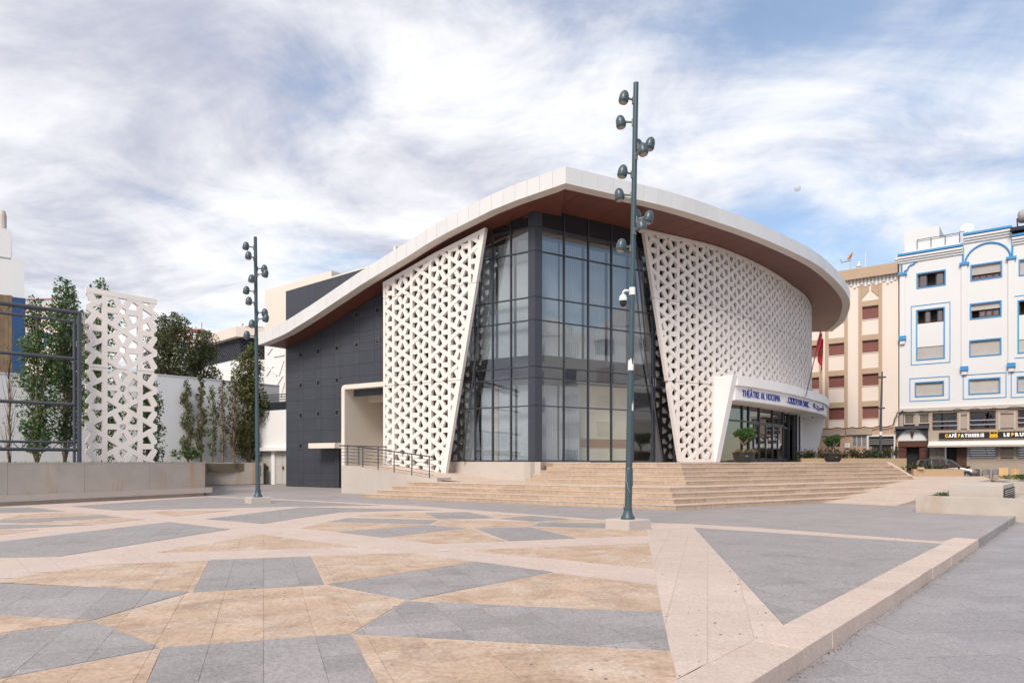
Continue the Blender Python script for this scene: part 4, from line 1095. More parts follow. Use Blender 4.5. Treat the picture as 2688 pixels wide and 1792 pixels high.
def strokes(gl, a0, a1, z0, h, r=.032):
    tot = sum(w_ for w_, _ in gl); k = (a1 - a0) / tot; x = 0
    for w_, st in gl:
        b = MB()
        for s in st: glyph_tube(b, s, a0 + x * k, z0, h, w_ * k, r, SO + .04)
        b.build('letter', MT['sign_blue'], PO); x += w_
circ = [(.5 + .4 * math.cos(t / 10 * 2 * math.pi), .5 + .45 * math.sin(t / 10 * 2 * math.pi)) for t in range(11)]
dot = [[(.35, .12), (.65, .12)]]; Zz = [[(.1, 1), (.8, .5), (.1, 0)], [(.5, 1), (.5, 0)]]
X_ = [[(.05, 0), (.85, 1)], [(.05, 1), (.85, 0)], [(.45, 0), (.45, 1)]]
I_ = [[(.5, 0), (.5, 1)]]; S_ = [[(.85, .9), (.4, 1), (.15, .7), (.8, .35), (.6, .03), (.1, .1)]]
Cc_ = [[(.85, .9), (.4, 1), (.12, .5), (.4, 0), (.85, .1)]]
strokes([(.5, dot), (.8, [[(.8, 1), (.3, .8), (.25, .3), (.7, 0)]]), (1, X_), (1, X_), (.9, Zz), (.8, [[(.1, .95), (.7, .9), (.3, .5), (.7, .2), (.1, 0)]]), (.45, I_), (.45, I_), (.45, I_), (.5, dot), (.9, S_), (.9, [circ]), (.45, I_), (.9, Cc_), (.5, dot)], 14.07, 19.2, zt0, .37)
arab = [(1.0, [[(.9, .55), (.75, .2), (.45, .2), (.3, .55), (.5, .75), (.75, .6), (.75, .2)], [(.4, 1.0), (.5, 1.0)], [(.65, 1.0), (.75, 1.0)]]),
        (1.6, [[(0, .2), (1, .2)], [(.3, .2), (.3, .5)], [(.55, .2), (.55, .45)], [(.8, .2), (.8, .5)], [(.25, -.1), (.4, -.1)]]),
        (1.2, [[(0, .2), (.5, .2), (.9, .45), (.3, .7)], [(.2, .2), (.9, -.15)]]),
        (1.0, [[(.2, .2), (.2, 1.0)], [(.6, .2), (.6, 1.0)], [(.2, .2), (.8, .2)]])]
strokes(arab[::-1], 20.1, 23.6, zt0 + .02, .36, .03)

# ---- volumes behind the roof on the left
fD = Frame(fA.P - fA.n * 6.0, fA.d, (0, -1))
dk = empty('rear_wall'); dk.parent = TH
pD = [fD.sv(751, 765), fD.sv(957, 705)]
dl0, dr0 = pD[0][0], pD[1][0] - 3
slope = (pD[1][1] - pD[0][1]) / (pD[1][0] - pD[0][0])
topz = lambda u: pD[0][1] + slope * (u - pD[0][0])
MB().fpoly(fD, [(dr0, 5), (dl0, 5), (dl0, topz(dl0)), (dr0, topz(dr0))], -.4, -.02).build('backing', MT['joint_dark'], dk)
k = 0; u = dl0
wds = [2.6, .6, 2.6, .7, 2.4, .6, 2.6]
while u > dr0:
    un = max(u - wds[k % len(wds)], dr0); z = topz(dl0) - 2.05
    cuts = [6.0, 8.0, 9.3, 11.35, 30]
    for za, zb in zip(cuts, cuts[1:]):
        p = clip_convex(ccw([(un + .008, za + .008), (u - .008, za + .008), (u - .008, zb - .008), (un + .008, zb - .008)]), ccw([(u + 5, 0), (u + 5, topz(u + 5)), (un - 5, topz(un - 5)), (un - 5, 0)]))
        if p: MB().fpoly(fD, p, -.018, .012).build('wall_panel', MT['clad_dark'], dk)
    u = un; k += 1
MB().fpoly(fD, [(dl0, 5), (dl0 + .12, 5), (dl0 + .12, topz(dl0) + .1), (dr0, topz(dr0) + .1), (dr0, topz(dr0) + .001), (dl0, topz(dl0) + .001)], -.5, .03).build('edge_trim', MT['plaster_cream'], dk)
fC = Frame(fA.P - fA.n * 8.0, fA.d, (0, -1))
c1, c2 = fC.sv(695, 763), fC.sv(870, 710)
MB().fpoly(fC, [(c1[0], 4), (c1[0], c1[1]), (c2[0], c2[1]), (c2[0], 4)], -7, 0).build('stage_tower', MT['plaster_cream'], TH)

# ================================================================== LEAVES AND TREES
def leaf_cloud(mb, clumps, n, size, flat=0.0, rr=None):
    """many small leaf faces spread through clump volumes (cx,cy,cz,rx,ry,rz,weight)"""
    r = rr or rnd; tot = sum(c[6] for c in clumps)
    for c in clumps:
        for _ in range(int(n * c[6] / tot)):
            while True:
                x, y, z = r.uniform(-1, 1), r.uniform(-1, 1), r.uniform(-1, 1); d = x * x + y * y + z * z
                if d <= 1 and r.random() < .25 + .75 * d: break
            p = Vector((c[0] + x * c[3], c[1] + y * c[4], c[2] + z * c[5]))
            s = size * r.uniform(.45, 1.2); nrm = Vector((r.gauss(0, 1) + x, r.gauss(0, 1) + y, r.gauss(0, 1) * (1 - flat) + .7))
            nrm.normalize(); a = nrm.orthogonal().normalized(); a.rotate(Matrix.Rotation(r.uniform(0, 6.28), 3, nrm)); b = nrm.cross(a)
            mb.add([p - a * s, p - a * s * .25 + b * s * .55 - nrm * s * .15, p + a * s, p - a * s * .25 - b * s * .55 - nrm * s * .15], [(0, 1, 2, 3)])
def tree(name, label, base, top, width, leaf, n=3500, size=.1, trunk=.09, crown0=.15, columnar=True, bare=False, bark='bark', group=None, seed=1, clumpk=26, lean=0.0):
    r = random.Random(seed); t = empty(name, label, 'tree', group)
    bx, by, bz = base; H = top - bz
    tp = [Vector((bx + lean * k / 8 + r.uniform(-.04, .04), by + r.uniform(-.04, .04), bz - .1 + (H + .1) * .95 * k / 8)) for k in range(9)]
    tr_ = MB().tube(tp, [trunk * (1 - .85 * k / 8) for k in range(9)], 8)
    clumps = []
    for k in range(clumpk):
        f = crown0 + (1 - crown0) * ((k + r.random()) / clumpk)
        prof = (math.sin(math.pi * min(1, max(.02, (f - crown0) / (1 - crown0) * .86 + .12))) ** .6) if columnar else math.sin(math.pi * min(1, (f - crown0) / (1 - crown0) * .8 + .15)) ** .5
        a = r.uniform(0, 6.28); rad = width * .5 * prof * r.uniform(.25, .85)
        c = Vector((bx + lean * f + rad * math.cos(a), by + rad * math.sin(a), bz + H * f))
        q = tp[min(8, max(0, int(f * 8 - 1)))]
        tr_.tube([q, q.lerp(c, .5) + Vector((0, 0, .1)), c], [trunk * .3, trunk * .2, trunk * .08], 5)
        s = width * r.uniform(.12, .24) * (.6 + .4 * prof)
        clumps.append((c.x, c.y, c.z, s, s, s * (1.5 if columnar else 1.0), s * s * r.uniform(.4, 1.2)))
    if bare:
        for k in range(26):
            f = r.uniform(.15, .9); q = tp[int(f * 8)]; a = r.uniform(0, 6.28)
            tr_.tube([q, q + Vector((.16 * math.cos(a), .16 * math.sin(a), .5)), q + Vector((width * .4 * math.cos(a), width * .4 * math.sin(a), 1.5 * r.uniform(.6, 1.2)))], [trunk * .25, trunk * .15, .006], 4)
    tr_.build('trunk', MT[bark], t, smooth=True)
    lf = MB(); leaf_cloud(lf, clumps, n, size, rr=r); lf.build('crown', MT[leaf], t, fix=False)
    return t
def bush(name, label, c, rx, ry, rz, leaf, n, size, cat='bush', group=None, parent=None, seed=3, part='foliage'):
    r = random.Random(seed); cl = []
    for k in range(14): cl.append((c[0] + r.uniform(-.8, .8) * rx, c[1] + r.uniform(-.8, .8) * ry, c[2] + r.uniform(-.4, .6) * rz, rx * .35, ry * .4, rz * .5, 1))
    m = MB(); leaf_cloud(m, cl, n, size, rr=r); o = m.build(part if parent else name, MT[leaf], parent, fix=False)
    if not parent: tag(o, label, cat, group)
    return o

# ================================================================== LEFT GARDEN
fW = Frame((-13.8, 30.7), (-.5, -.867), (1, -.5))
gw = empty('garden_retaining_wall', 'long stained concrete garden wall with a projecting ledge at left', 'wall')
seg = [0, 2.6, 5.2, 7.8, 10.4, 13.0, 16]
for a, b in zip(seg, seg[1:]): MB().fbox(fW, a + .004, b - .004, .38, 1.5, -.3, 0).build('wall_block', MT['concrete'], gw)
MB().fbox(fW, -.32, 16, .15, .379, -.4, .07).build('ledge', MT['concrete_clean'], gw)
MB().fbox(fW, 0.0, 16, -.02, .149, -.5, -.06).build('recessed_base', MT['concrete'], gw)
MB().fbox(fW, -.02, 16, 1.501, 1.525, -.31, .012).build('coping', MT['concrete_clean'], gw)
ew = MB().prism([(-13.78, 30.75), (-14.1, 30.95), (-19.7, 43.1), (-19.4, 43.3)], 0, 1.5).build('end_wall', MT['concrete'], gw)
g2 = Frame((-16.6, 45.3), (-4.6, -2.85), (0, -1))
gw2 = MB().fbox(g2, -.1, 3.4, 0.04, 1.47, -.3, 0).build('low_concrete_wall', MT['concrete']); tag(gw2, 'short concrete wall further back behind the left lamp post', 'wall')
soil = MB().prism([(-14.1, 30.9), (-19.6, 43), (-16.6, 45.5), (-17, 49), (-22, 44.2), (-40, 41), (-30, 18), (-21.9, 16.8)], .9, 1.4).build('garden_soil', MT['earth']); tag(soil, kind='structure')
wl = MB(); pts = [Vector((-35.2, 28.0)), Vector((-23.75, 41.5)), Vector((-16.9, 49.6))]
ww = empty('white_garden_wall', 'tall white rendered wall behind the row of slender trees', 'wall')
for a, b in zip(pts, pts[1:]):
    d = (b - a).normalized(); n_ = Vector((-d.y, d.x)) * .3
    zt0_ = 7.0 if b.x > -20 else 6.3
    MB().prism([a, b, b + n_, a + n_], .5, zt0_).build('wall_face', MT['garden_wall'], ww)
    MB().prism([a - n_ * .1, b - n_ * .1, b + n_ * 1.1, a + n_ * 1.1], zt0_ + .001, zt0_ + .06).build('coping', MT['plaster_white'], ww)
gr = MB(); r = random.Random(5)
for _ in range(5000):
    s = r.uniform(0, 15); o = r.uniform(-2.2, -.4); p = fW.p(s, 1.4, o); h = r.uniform(.05, .2)
    gr.add([p, p + Vector((r.uniform(.01, .03), 0, 0)), p + Vector((r.uniform(-.06, .06), r.uniform(-.05, .05), h))], [(0, 1, 2)])
tag(gr.build('garden_grass', MT['grass_green'], fix=False), 'short green grass behind the left garden wall', 'grass', kind='stuff')
def atY(u, v, Y): return Vector(((u - CX) / FPX * Y, Y, EYE + (HY - v) * Y / FPX))
def treepx(name, label, u, ytop, wpx, Y, leaf, **kw):
    p = atY(u, 1212, Y); return tree(name, label, (p.x, Y, 1.38), atY(u, ytop, Y).z, wpx / FPX * Y, leaf, **kw)
treepx('bare_sapling', 'bare thin sapling in front of the timber boarding at far left', 24, 905, 44, 33, 'leaf_thin', n=60, size=.05, trunk=.06, bare=True, bark='bark', seed=2)
treepx('poplar_tree', 'dense green poplar standing behind the steel truss frame', 98, 800, 105, 33, 'leaf_poplar', n=5600, size=.095, seed=3, bark='bark_pale', crown0=.1, clumpk=60, group='poplar trees in the left garden')
treepx('poplar_tree', 'tall dark poplar between the truss frame and the lattice screen', 172, 752, 120, 35, 'leaf_poplar', n=7600, size=.095, seed=4, bark='bark_pale', crown0=.14, clumpk=70, group='poplar trees in the left garden')
treepx('poplar_tree', 'poplar standing directly behind the freestanding lattice screen', 272, 742, 120, 34, 'leaf_poplar', n=5000, size=.095, seed=5, crown0=.05, clumpk=60, group='poplar trees in the left garden')
treepx('poplar_tree', 'leafy poplar just right of the freestanding lattice screen', 388, 985, 95, 37, 'leaf_poplar', n=3200, size=.095, seed=6, crown0=.05, clumpk=44, group='poplar trees in the left garden')
treepx('poplar_tree', 'big leafy poplar right behind the left lamp post', 655, 908, 112, 46.2, 'leaf_poplar_fall', n=10500, size=.1, seed=7, crown0=.08, trunk=.12, clumpk=70, group='poplar trees in the left garden')
for i, (u, yt, wp, nn, lm, lb) in enumerate([(492, 1000, 48, 1500, 'leaf_poplar_fall', 'leftmost slender half bare tree along the white wall'), (528, 985, 36, 1500, 'leaf_poplar_fall', 'slender yellow green tree second along the white wall'), (558, 1010, 32, 850, 'leaf_poplar', 'thin sparse tree third along the white wall'), (584, 995, 38, 700, 'leaf_thin', 'thin brownish nearly bare tree fourth along the white wall'), (615, 1005, 26, 600, 'leaf_thin', 'thinnest bare tree beside the big poplar')]):
    treepx('slender_tree', lb, u, yt, wp, 44.2, lm, n=int(nn * 1.25), size=.075, seed=20 + i, trunk=.06, crown0=.1, bark='bark_pale', clumpk=46, group='slender trees along the white garden wall')
p = atY(445, 1000, 50); tree('evergreen_tree', 'dark bushy evergreen rising behind the white garden wall', (p.x, 50, 1), atY(445, 832, 50).z, 3.9, 'leaf_dark', n=11000, size=.11, seed=31, trunk=.15, crown0=.48, columnar=False, clumpk=80, group='evergreens behind the white garden wall')
p = atY(527, 1000, 53); tree('evergreen_tree', 'lower olive evergreen behind the slender trees', (p.x, 53, 1), atY(533, 868, 53).z, 3.2, 'leaf_dark', n=7500, size=.11, seed=32, trunk=.15, crown0=.46, columnar=False, clumpk=64, group='evergreens behind the white garden wall')
bush('garden_shrub', 'low green shrub at the foot of the leftmost slender tree', atY(485, 1190, 43), 1.1, .4, .5, 'leaf_poplar', 420, .11, seed=41)

# ---- steel truss frame
fT = Frame((-17.75, 28.0), (-.72, -.69), (.7, -.7))
tf = empty('steel_truss_frame', 'dark grey steel goal frame of latticed members in the left garden', 'frame')
S = lambda u, v: fT.p(*fT.sv(u, v))
def bar(a, b, r_=.07, nm='beam'): return MB().tube([a, b], r_, 8).build(nm, MT['steel_grey'], tf)
zt_ = fT.sv(208, 822)[1]; zb_ = fT.sv(208, 1180)[1]
Lx = 9.0; ui = fT.su(195)
bar(fT.p(0, 1.3, 0), fT.p(0, zt_, 0), .085, 'upright'); bar(fT.p(ui, 1.3, .0), fT.p(ui, zt_ - .25, 0), .055, 'upright')
bar(fT.p(-.05, zt_, 0), fT.p(Lx, zt_, 0), .085, 'beam'); bar(fT.p(ui, zt_ - .38, 0), fT.p(Lx, zt_ - .38, 0), .05, 'beam')
z2, z3 = fT.sv(0, 760 + 560 / 3.408), fT.sv(0, 760 + 995 / 3.408)
bar(fT.p(ui, z2[1], 0), fT.p(Lx, z2[1], 0), .07); bar(fT.p(ui, z3[1], 0), fT.p(Lx, z3[1], 0), .07)
bar(fT.p(0, zb_, 0), fT.p(Lx, zb_, 0), .07); bar(fT.p(ui, zb_ + .3, 0), fT.p(Lx, zb_ + .3, 0), .05)
lac = MB()
n = 44
for k in range(n):
    a, b = k / n, (k + 1) / n; z0_, z1_ = zb_, zt_ - .4
    lac.tube([fT.p(0 if k % 2 else ui, z0_ + (z1_ - z0_) * a, 0), fT.p(ui if k % 2 else 0, z0_ + (z1_ - z0_) * b, 0)], .018, 5)
n = 34
for zz0, zz1 in ((zt_ - .38, zt_), (zb_, zb_ + .3)):
    for k in range(n):
        a, b = ui + (Lx - ui) * k / n, ui + (Lx - ui) * (k + 1) / n
        lac.tube([fT.p(a, zz0 if k % 2 else zz1, 0), fT.p(b, zz1 if k % 2 else zz0, 0)], .018, 5)
lac.build('lacing', MT['steel_grey'], tf)

# ---- freestanding lattice screen
Ys = 29.5; cxs = (319.5 - CX) / FPX * Ys
fS = Frame((cxs, Ys), (.746, .666), (.3, -1))
scr = empty('lattice_screen', 'tall freestanding white star lattice screen behind the garden wall', 'screen')
aS = 100.3 * Ys / FPX; bw_ = fS.su(365) - fS.su(272.5)
kS = dict(a=aS, sx=bw_ / (aS * math.cos(R_(30))), x0=0.0, z0=fS.sv(319.5, 920)[1])
xl, xr_ = fS.su(223), fS.su(409)
ztl, ztr = fS.sv(223, 755)[1], fS.sv(409, 788)[1]; zj = fS.sv(319.5, 970.5)[1]
fnS = lambda x, z, o: fS.p(x, z, o)
lattice('screen_panel', fnS, [(xl, 1.4), (xr_, 1.4), (xr_, zj - .008), (xl, zj - .008)], [0, 0, 0, 0], parent=scr, thick=.22, arm_rec=.0, **kS)
lattice('screen_panel', fnS, [(xl, zj + .008), (xr_, zj + .008), (xr_, ztr), (xl, ztl)], [0, 0, .22, 0], parent=scr, thick=.22, arm_rec=.0, **kS)
fl = fS.P
for x in (xl * .5, xr_ * .5): MB().tube([fS.p(x, 1.35, -.1), fS.p(x, ztr - .3, -.1)], .06, 6).build('stay_post', MT['steel_grey'], scr)

# ---- buildings at far left
def block(name, label, cat, fr, u0, u1, z0, z1, depth, m, parent=None):
    o = MB().fbox(fr, u0, u1, z0, z1, -depth, 0).build(name, MT[m], parent)
    if not parent: tag(o, label, cat)
    return o
fF = Frame((-31.4, 44.0), (-.81, -.585), (.3, -1))
fb = empty('white_house', 'white stepped house with timber boarding and a blue panel at far left', 'house')
sF = lambda u, v: fF.sv(u, v)
block('wall', None, None, fF, sF(64, 0)[0], 14, 0, sF(64, 682)[1], 8, 'plaster_white', fb)
block('upper_wall', None, None, fF, sF(29, 0)[0], 14, sF(29, 682)[1], sF(29, 603)[1], 7.9, 'plaster_white', fb)
zu, zl_ = sF(40, 781)[1], sF(40, 978)[1]
block('blue_panel', None, None, fF, sF(67, 0)[0], sF(32, 0)[0], zl_, zu, -.12, 'panel_blue', fb)
ub0 = sF(31.5, 0)[0]
for k in range(14):
    MB().fbox(fF, ub0 + k * .2 + .004, ub0 + k * .2 + .196, zl_, zu + .1 - .01 * k, .01, .05 + rnd.uniform(0, .02)).build('timber_board', MT['wood_board'], fb)
MB().lathe(fF.p(sF(7, 0)[0], sF(29, 603)[1], -1), [(.2, 0), (.2, 1.1), (.12, 1.4)], 10).build('chimney', MT['concrete_clean'], fb)
fH = Frame((-55, 82), (-1, .1), (0, -1))
ab = empty('balustrade_house', 'beige flat roofed house with balustrade glimpsed above the poplars', 'house')
u0_, u1_ = fH.su(155), fH.su(60); zq = fH.sv(100, 800)[1]
block('wall', None, None, fH, u0_, u1_, 0, zq, 8, 'apartment_beige', ab)
for k in range(26): MB().fbox(fH, u0_ + (u1_ - u0_) * k / 26 + .05, u0_ + (u1_ - u0_) * k / 26 + .14, zq, zq + .62, -.2, -.08).build('baluster', MT['apartment_white'], ab)
MB().fbox(fH, u0_, u1_, zq + .62, zq + .75, -.25, -.03).build('handrail', MT['brick_red'], ab)
for k in range(2): MB().fbox(fH, u0_ + 1 + k * 2.2, u0_ + 2 + k * 2.2, zq - 5 , zq - 3.4, -.02, .03).build('window', MT['panel_blue'], ab)
fI = Frame((-54, 115), (1, 0), (0, -1))
rh = empty('red_trim_house', 'white house with red bands far behind the evergreen trees', 'house')
u0_, u1_ = fI.su(425), fI.su(532); zq = fI.sv(480, 872)[1]
block('wall', None, None, fI, u0_, u1_, 0, zq, 8, 'apartment_white', rh)
MB().fbox(fI, u0_ - .1, u1_ + .1, zq - .05, zq + .55, -8.1, .1).build('parapet', MT['brick_red'], rh)
for k in range(4): MB().fbox(fI, u0_ + .5 + k * 1.75, u0_ + 1.7 + k * 1.75, zq - 1.4, zq - .45, -.02, .04).build('shutter', MT['brick_red'], rh)
MB().tube([fI.p(u1_ - .6, zq, -1), fI.p(u1_ - .6, zq + 1.8, -1)], .05, 6).build('antenna_mast', MT['steel_grey'], rh)
# cream building with dark perforated parapet
fJ = Frame(((630 - CX) / FPX * 62, 62), (-.72, .69), (-.5, -1)); fJ2 = Frame(((630 - CX) / FPX * 62, 62), (.95, .3), (.2, -1))
cj = empty('cream_building', 'cream building with dark perforated parapet beyond the garden wall', 'building')
zt1, zt2 = fJ.sv(630, 860)[1], fJ.sv(630, 886)[1]
ln = fJ.su(500) ; ln2 = fJ2.su(697)
def slabJ(z0, z1, o, m, nm, off=0.0):
    a = fJ.p(ln, 0, o).xy; b = Vector((fJ.P.x, fJ.P.y)) + (fJ.n + fJ2.n) * o * .6; c = fJ2.p(ln2, 0, o).xy; d = c + Vector((0, 9)); e = a + Vector((4, 8))
    return MB().prism([a, b, c, d, e], z0, z1).build(nm, MT[m], cj)
slabJ(zt2, zt1, .6, 'apartment_beige', 'roof_slab'); slabJ(0, zt2 - 1.9, 0, 'plaster_white', 'wall'); slabJ(zt2 - 1.9, zt2, -.15, 'joint_dark', 'recess')
for fr, l in ((fJ, ln), (fJ2, ln2)):
    b = MB(); nn = max(4, int(abs(l) / .35))
    for k in range(nn):
        for s in (0, 1):
            u0 = l * k / nn; u1 = l * (k + 1) / nn
            for q in range(5):
                za, zb = zt2 - 1.9 + q * .38, zt2 - 1.9 + (q + 1) * .38
                b.tube([fr.p(u0, za if s else zb, .0), fr.p(u1, zb if s else za, .0)], .045, 4, cap=False)
    b.build('perforated_screen', MT['steel_grey'], cj)
MB().fbox(fJ2, .3, 1.9, zt1, zt1 + .55, -4, -2).build('stair_box', MT['brick_red'], cj)
MB().lathe(fJ2.p(.2, zt1, .4), [(.12, .1), (.16, .3), (.08, .42)], 10).build('rooftop_vent', MT['plaster_white'], cj)

# ---- service corner left of the dark wall
fG = Frame((-13.6, 44.1), (-2.95, 1.9), (0, -1))
sc = empty('service_annex', 'white service annex with grey double doors left of the dark wall', 'annex')
zA, zB, zC = fG.sv(715, 1183)[1], fG.sv(715, 1174)[1], fG.sv(715, 1077)[1]
uE = fG.su(678)
MB().fbox(fG, -1.5, uE, zB, zC, -.3, 0).build('upper_wall', MT['plaster_white'], sc)
MB().fbox(fG, -1.5, uE + .05, zA, zB - .001, -.3, .3).build('ledge', MT['plaster_white'], sc)
MB().fbox(fG, -1.5, uE, 0, zA - .001, -.3, -.2).build('recess_wall', MT['plaster_cream'], sc)
for x0, x1 in ((682, 697), (697, 711.5), (721, 737.5), (737.5, 752)):
    a, b = fG.su(x1), fG.su(x0)
    do = MB().fbox(fG, a + .01, b - .01, .03, zA - .01, -.19, -.12).build('door_leaf', MT['door_grey'], sc)
    if x0 in (697, 737.5): MB().fbox(fG, b - .16, b - .05, 1.0, 1.22, -.119, -.06).build('handle', MT['black_plastic'], do)
MB().fbox(fG, fG.su(720.6), fG.su(712), 0, zA - .001, -.19, .0).build('pier', MT['plaster_white'], sc)
rr_ = MB(); zr0, zr1 = zC + .04, fG.sv(715, 1036)[1]
for k in range(70):
    u = -1 + (uE + 1.2) * k / 70; rr_.fbox(fG, u, u + .035, zr0, zr0 + (zr1 - zr0) * .45, -.1, -.06)
for k in range(46):
    for q in range(3):
        u = -1 + (uE + 1.2) * k / 46; z = zr0 + (zr1 - zr0) * (.5 + .17 * q); s = .055
        rr_.tube([fG.p(u - s, z - s, -.08), fG.p(u + s, z + s, -.08)], .014, 4); rr_.tube([fG.p(u - s, z + s, -.08), fG.p(u + s, z - s, -.08)], .014, 4)
rl2 = empty('terrace_railing', 'black metal railing with star pattern above the service doors', 'railing')
rr_.build('infill', MT['rail_metal'], rl2)
for z in (zr0, zr0 + (zr1 - zr0) * .47, zr1): MB().fbox(fG, -1.2, uE + .3, z - .03, z + .03, -.11, -.05).build('rail', MT['rail_metal'], rl2)
MB().fbox(fG, uE - .05, uE + .05, zC, zr1 + .1, -.12, -.04).build('post', MT['rail_metal'], rl2)
# raised strips on the white stage tower
for pts_ in [((703, 930), (716, 912)), ((700, 985), (718, 960)), ((720, 935), (748, 930)), ((733, 985), (746, 945)), ((700, 1035), (716, 1012)), ((728, 1010), (743, 985)), ((705, 960), (728, 985)), ((715, 1040), (724, 1018)), ((738, 1040), (748, 1000)), ((722, 860), (712, 880))]:
    a, b = fC.sv(*pts_[0]), fC.sv(*pts_[1])
    d = Vector((b[0] - a[0], b[1] - a[1])).normalized() * 1.0; nn = Vector((-d.y, d.x)) * .07
    MB().fpoly(fC, [(a[0] + nn.x, a[1] + nn.y), (b[0] + nn.x, b[1] + nn.y), (b[0] - nn.x, b[1] - nn.y), (a[0] - nn.x, a[1] - nn.y)], .001, .09).build('relief_strip', MT['plaster_white'], TH)
MB().fpoly(fC, [(c1[0] - .01, 3.9), (c1[0] - .01, fC.sv(695, 895)[1]), (fC.su(790), fC.sv(790, 895)[1]), (fC.su(790), 3.9)], .0, .012).build('lower_face', MT['plaster_white'], TH)

# ================================================================== LAMP POSTS
def lamp_post(name, label, u, vbase, vblock, lean, top_z, lamps, seam):
    p = gnd(u, vblock); bx, by = p.x, p.y + .35
    t = empty(name, label, 'lamp post', 'green lamp posts on the plaza')
    H = top_z; P = lambda z, dx=0, dy=0: Vector((bx + lean * z / H + dx, by + dy, z))
    a = R_(38)
    blk = MB().prism([(bx + c * math.cos(a) - s * math.sin(a), by + c * math.sin(a) + s * math.cos(a)) for c, s in ((-.37, -.37), (.37, -.37), (.37, .37), (-.37, .37))], -.02, .235).build('base_block', MT['concrete_clean'], t, bevel=.012)
    pr = [(.165, .236), (.165, .26), (.155, .285), (.12, .34), (.098, .43), (.094, .46), (.105, .47), (.105, .495), (.088, .51)]
    MB().lathe((bx, by, 0), pr, 20).build('foot', MT['pole_green'], t, smooth='auto')
    MB().tube([P(.5), P(1.5), P(seam)], [.084, .079, .075], 18).build('lower_shaft', MT['pole_green'], t, smooth='auto')
    MB().tube([P(seam - .05), P(seam + .02)], .08, 18).build('collar', MT['pole_green'], t, smooth='auto')
    MB().tube([P(seam), P(H)], [.064, .061], 18).build('upper_shaft', MT['pole_green'], t, smooth='auto')
    for k in range(4):
        a_ = R_(45 + 90 * k); MB().lathe((bx + .14 * math.cos(a_), by + .14 * math.sin(a_), .262), [(.016, 0), (.016, .022)], 6).build('bolt', MT['bracket_grey'], t)
    MB().prism([(bx + .06, by - .06), (bx + .108, by - .06), (bx + .108, by + .02), (bx + .06, by + .02)], 1.0, 1.4).build('service_hatch', MT['pole_green'], t)
    ld = math.atan2(bx, by)
    for (z, dx, dy, tilt) in lamps:
        q = P(z); d = Vector((dx * math.cos(0), dy, 0)).normalized() * math.hypot(dx, dy)
        c = q + d
        lm = empty('lamp'); lm.parent = t
        MB().tube([q + d.normalized() * .06, q + d * .5 + Vector((0, 0, .02)), q + d * .78 + Vector((0, 0, .04))], [.02, .024, .034], 8).build('arm', MT['bracket_grey'], lm, smooth=True)
        MB().fbox(Frame((q.x + d.normalized().x * .065, q.y + d.normalized().y * .065), (d.y, -d.x), (d.x, d.y)), -.03, .03, q.z - .09, q.z + .07, -.02, .018).build('bracket', MT['bracket_grey'], lm)
        ax = (Vector((0, 0, 1)) - d.normalized() * tilt).normalized()
        pf = [(.02, .275), (.075, .255), (.125, .2), (.155, .12), (.165, .02), (.16, -.06), (.145, -.11), (.135, -.125)]
        pf = [(r0_ * .7, h0_ * .74) for r0_, h0_ in pf]
        MB().lathe(c, pf[::-1], 18, ax).build('shell', MT['lamp_green'], lm, smooth=True)
        MB().lathe(c, [(.11, -.056), (.118, -.049), (.119, -.037), (.112, -.03)], 18, ax).build('rim', MT['lamp_green'], lm, smooth=True)
        MB().lathe(c, [(.076, -.102), (.088, -.093)], 16, ax).build('lamp_glass', MT['lamp_face'], lm)
    return t, P
# main post: pixel heights of the lamps -> metres
pm = gnd(1655, 1392); Ym = pm.y + .35
zpx = lambda v: EYE + (HY - v) * Ym / FPX
def lm(v, kind): return {'L': (zpx(v), -.29, -.06, .18), 'l': (zpx(v), -.32, .1, -.15), 'R': (zpx(v), .34, -.02, -.25), 'b': (zpx(v), .12, .3, .0), 'f': (zpx(v), .14, -.3, .2)}[kind]
lamps = [lm(264, 'L'), lm(320, 'l'), lm(372, 'b'), lm(384, 'R'), lm(412, 'f'), lm(458, 'L'), lm(512, 'l'), lm(560, 'b'), lm(576, 'R'), lm(608, 'f'), lm(651, 'L')]
post, PP = lamp_post('lamp_post', 'tall green lamp post with eleven egg shaped lamps before the steps', 1655, 1370, 1392, .19, zpx(218), lamps, zpx(975))
Y2 = gnd(668, 1322).y + .35; z2p = lambda v: EYE + (HY - v) * Y2 / FPX
def lm2(v, kind): return {'L': (z2p(v), -.34, -.06, .15), 'l': (z2p(v), -.17, -.26, .1), 'R': (z2p(v), .35, .0, -.25), 'b': (z2p(v), .24, .24, .0), 'f': (z2p(v), -.04, -.32, .2)}[kind]
lamps2 = [lm2(650, 'L'), lm2(679, 'l'), lm2(704, 'b'), lm2(721, 'R'), lm2(740, 'f'), lm2(766, 'L'), lm2(797, 'l'), lm2(820, 'b'), lm2(838, 'R'), lm2(857, 'f'), lm2(883, 'L')]
post2, PP2 = lamp_post('lamp_post', 'green lamp post at left in front of the service doors', 668, 1308, 1322, -.1, z2p(622), lamps2, z2p(1075))
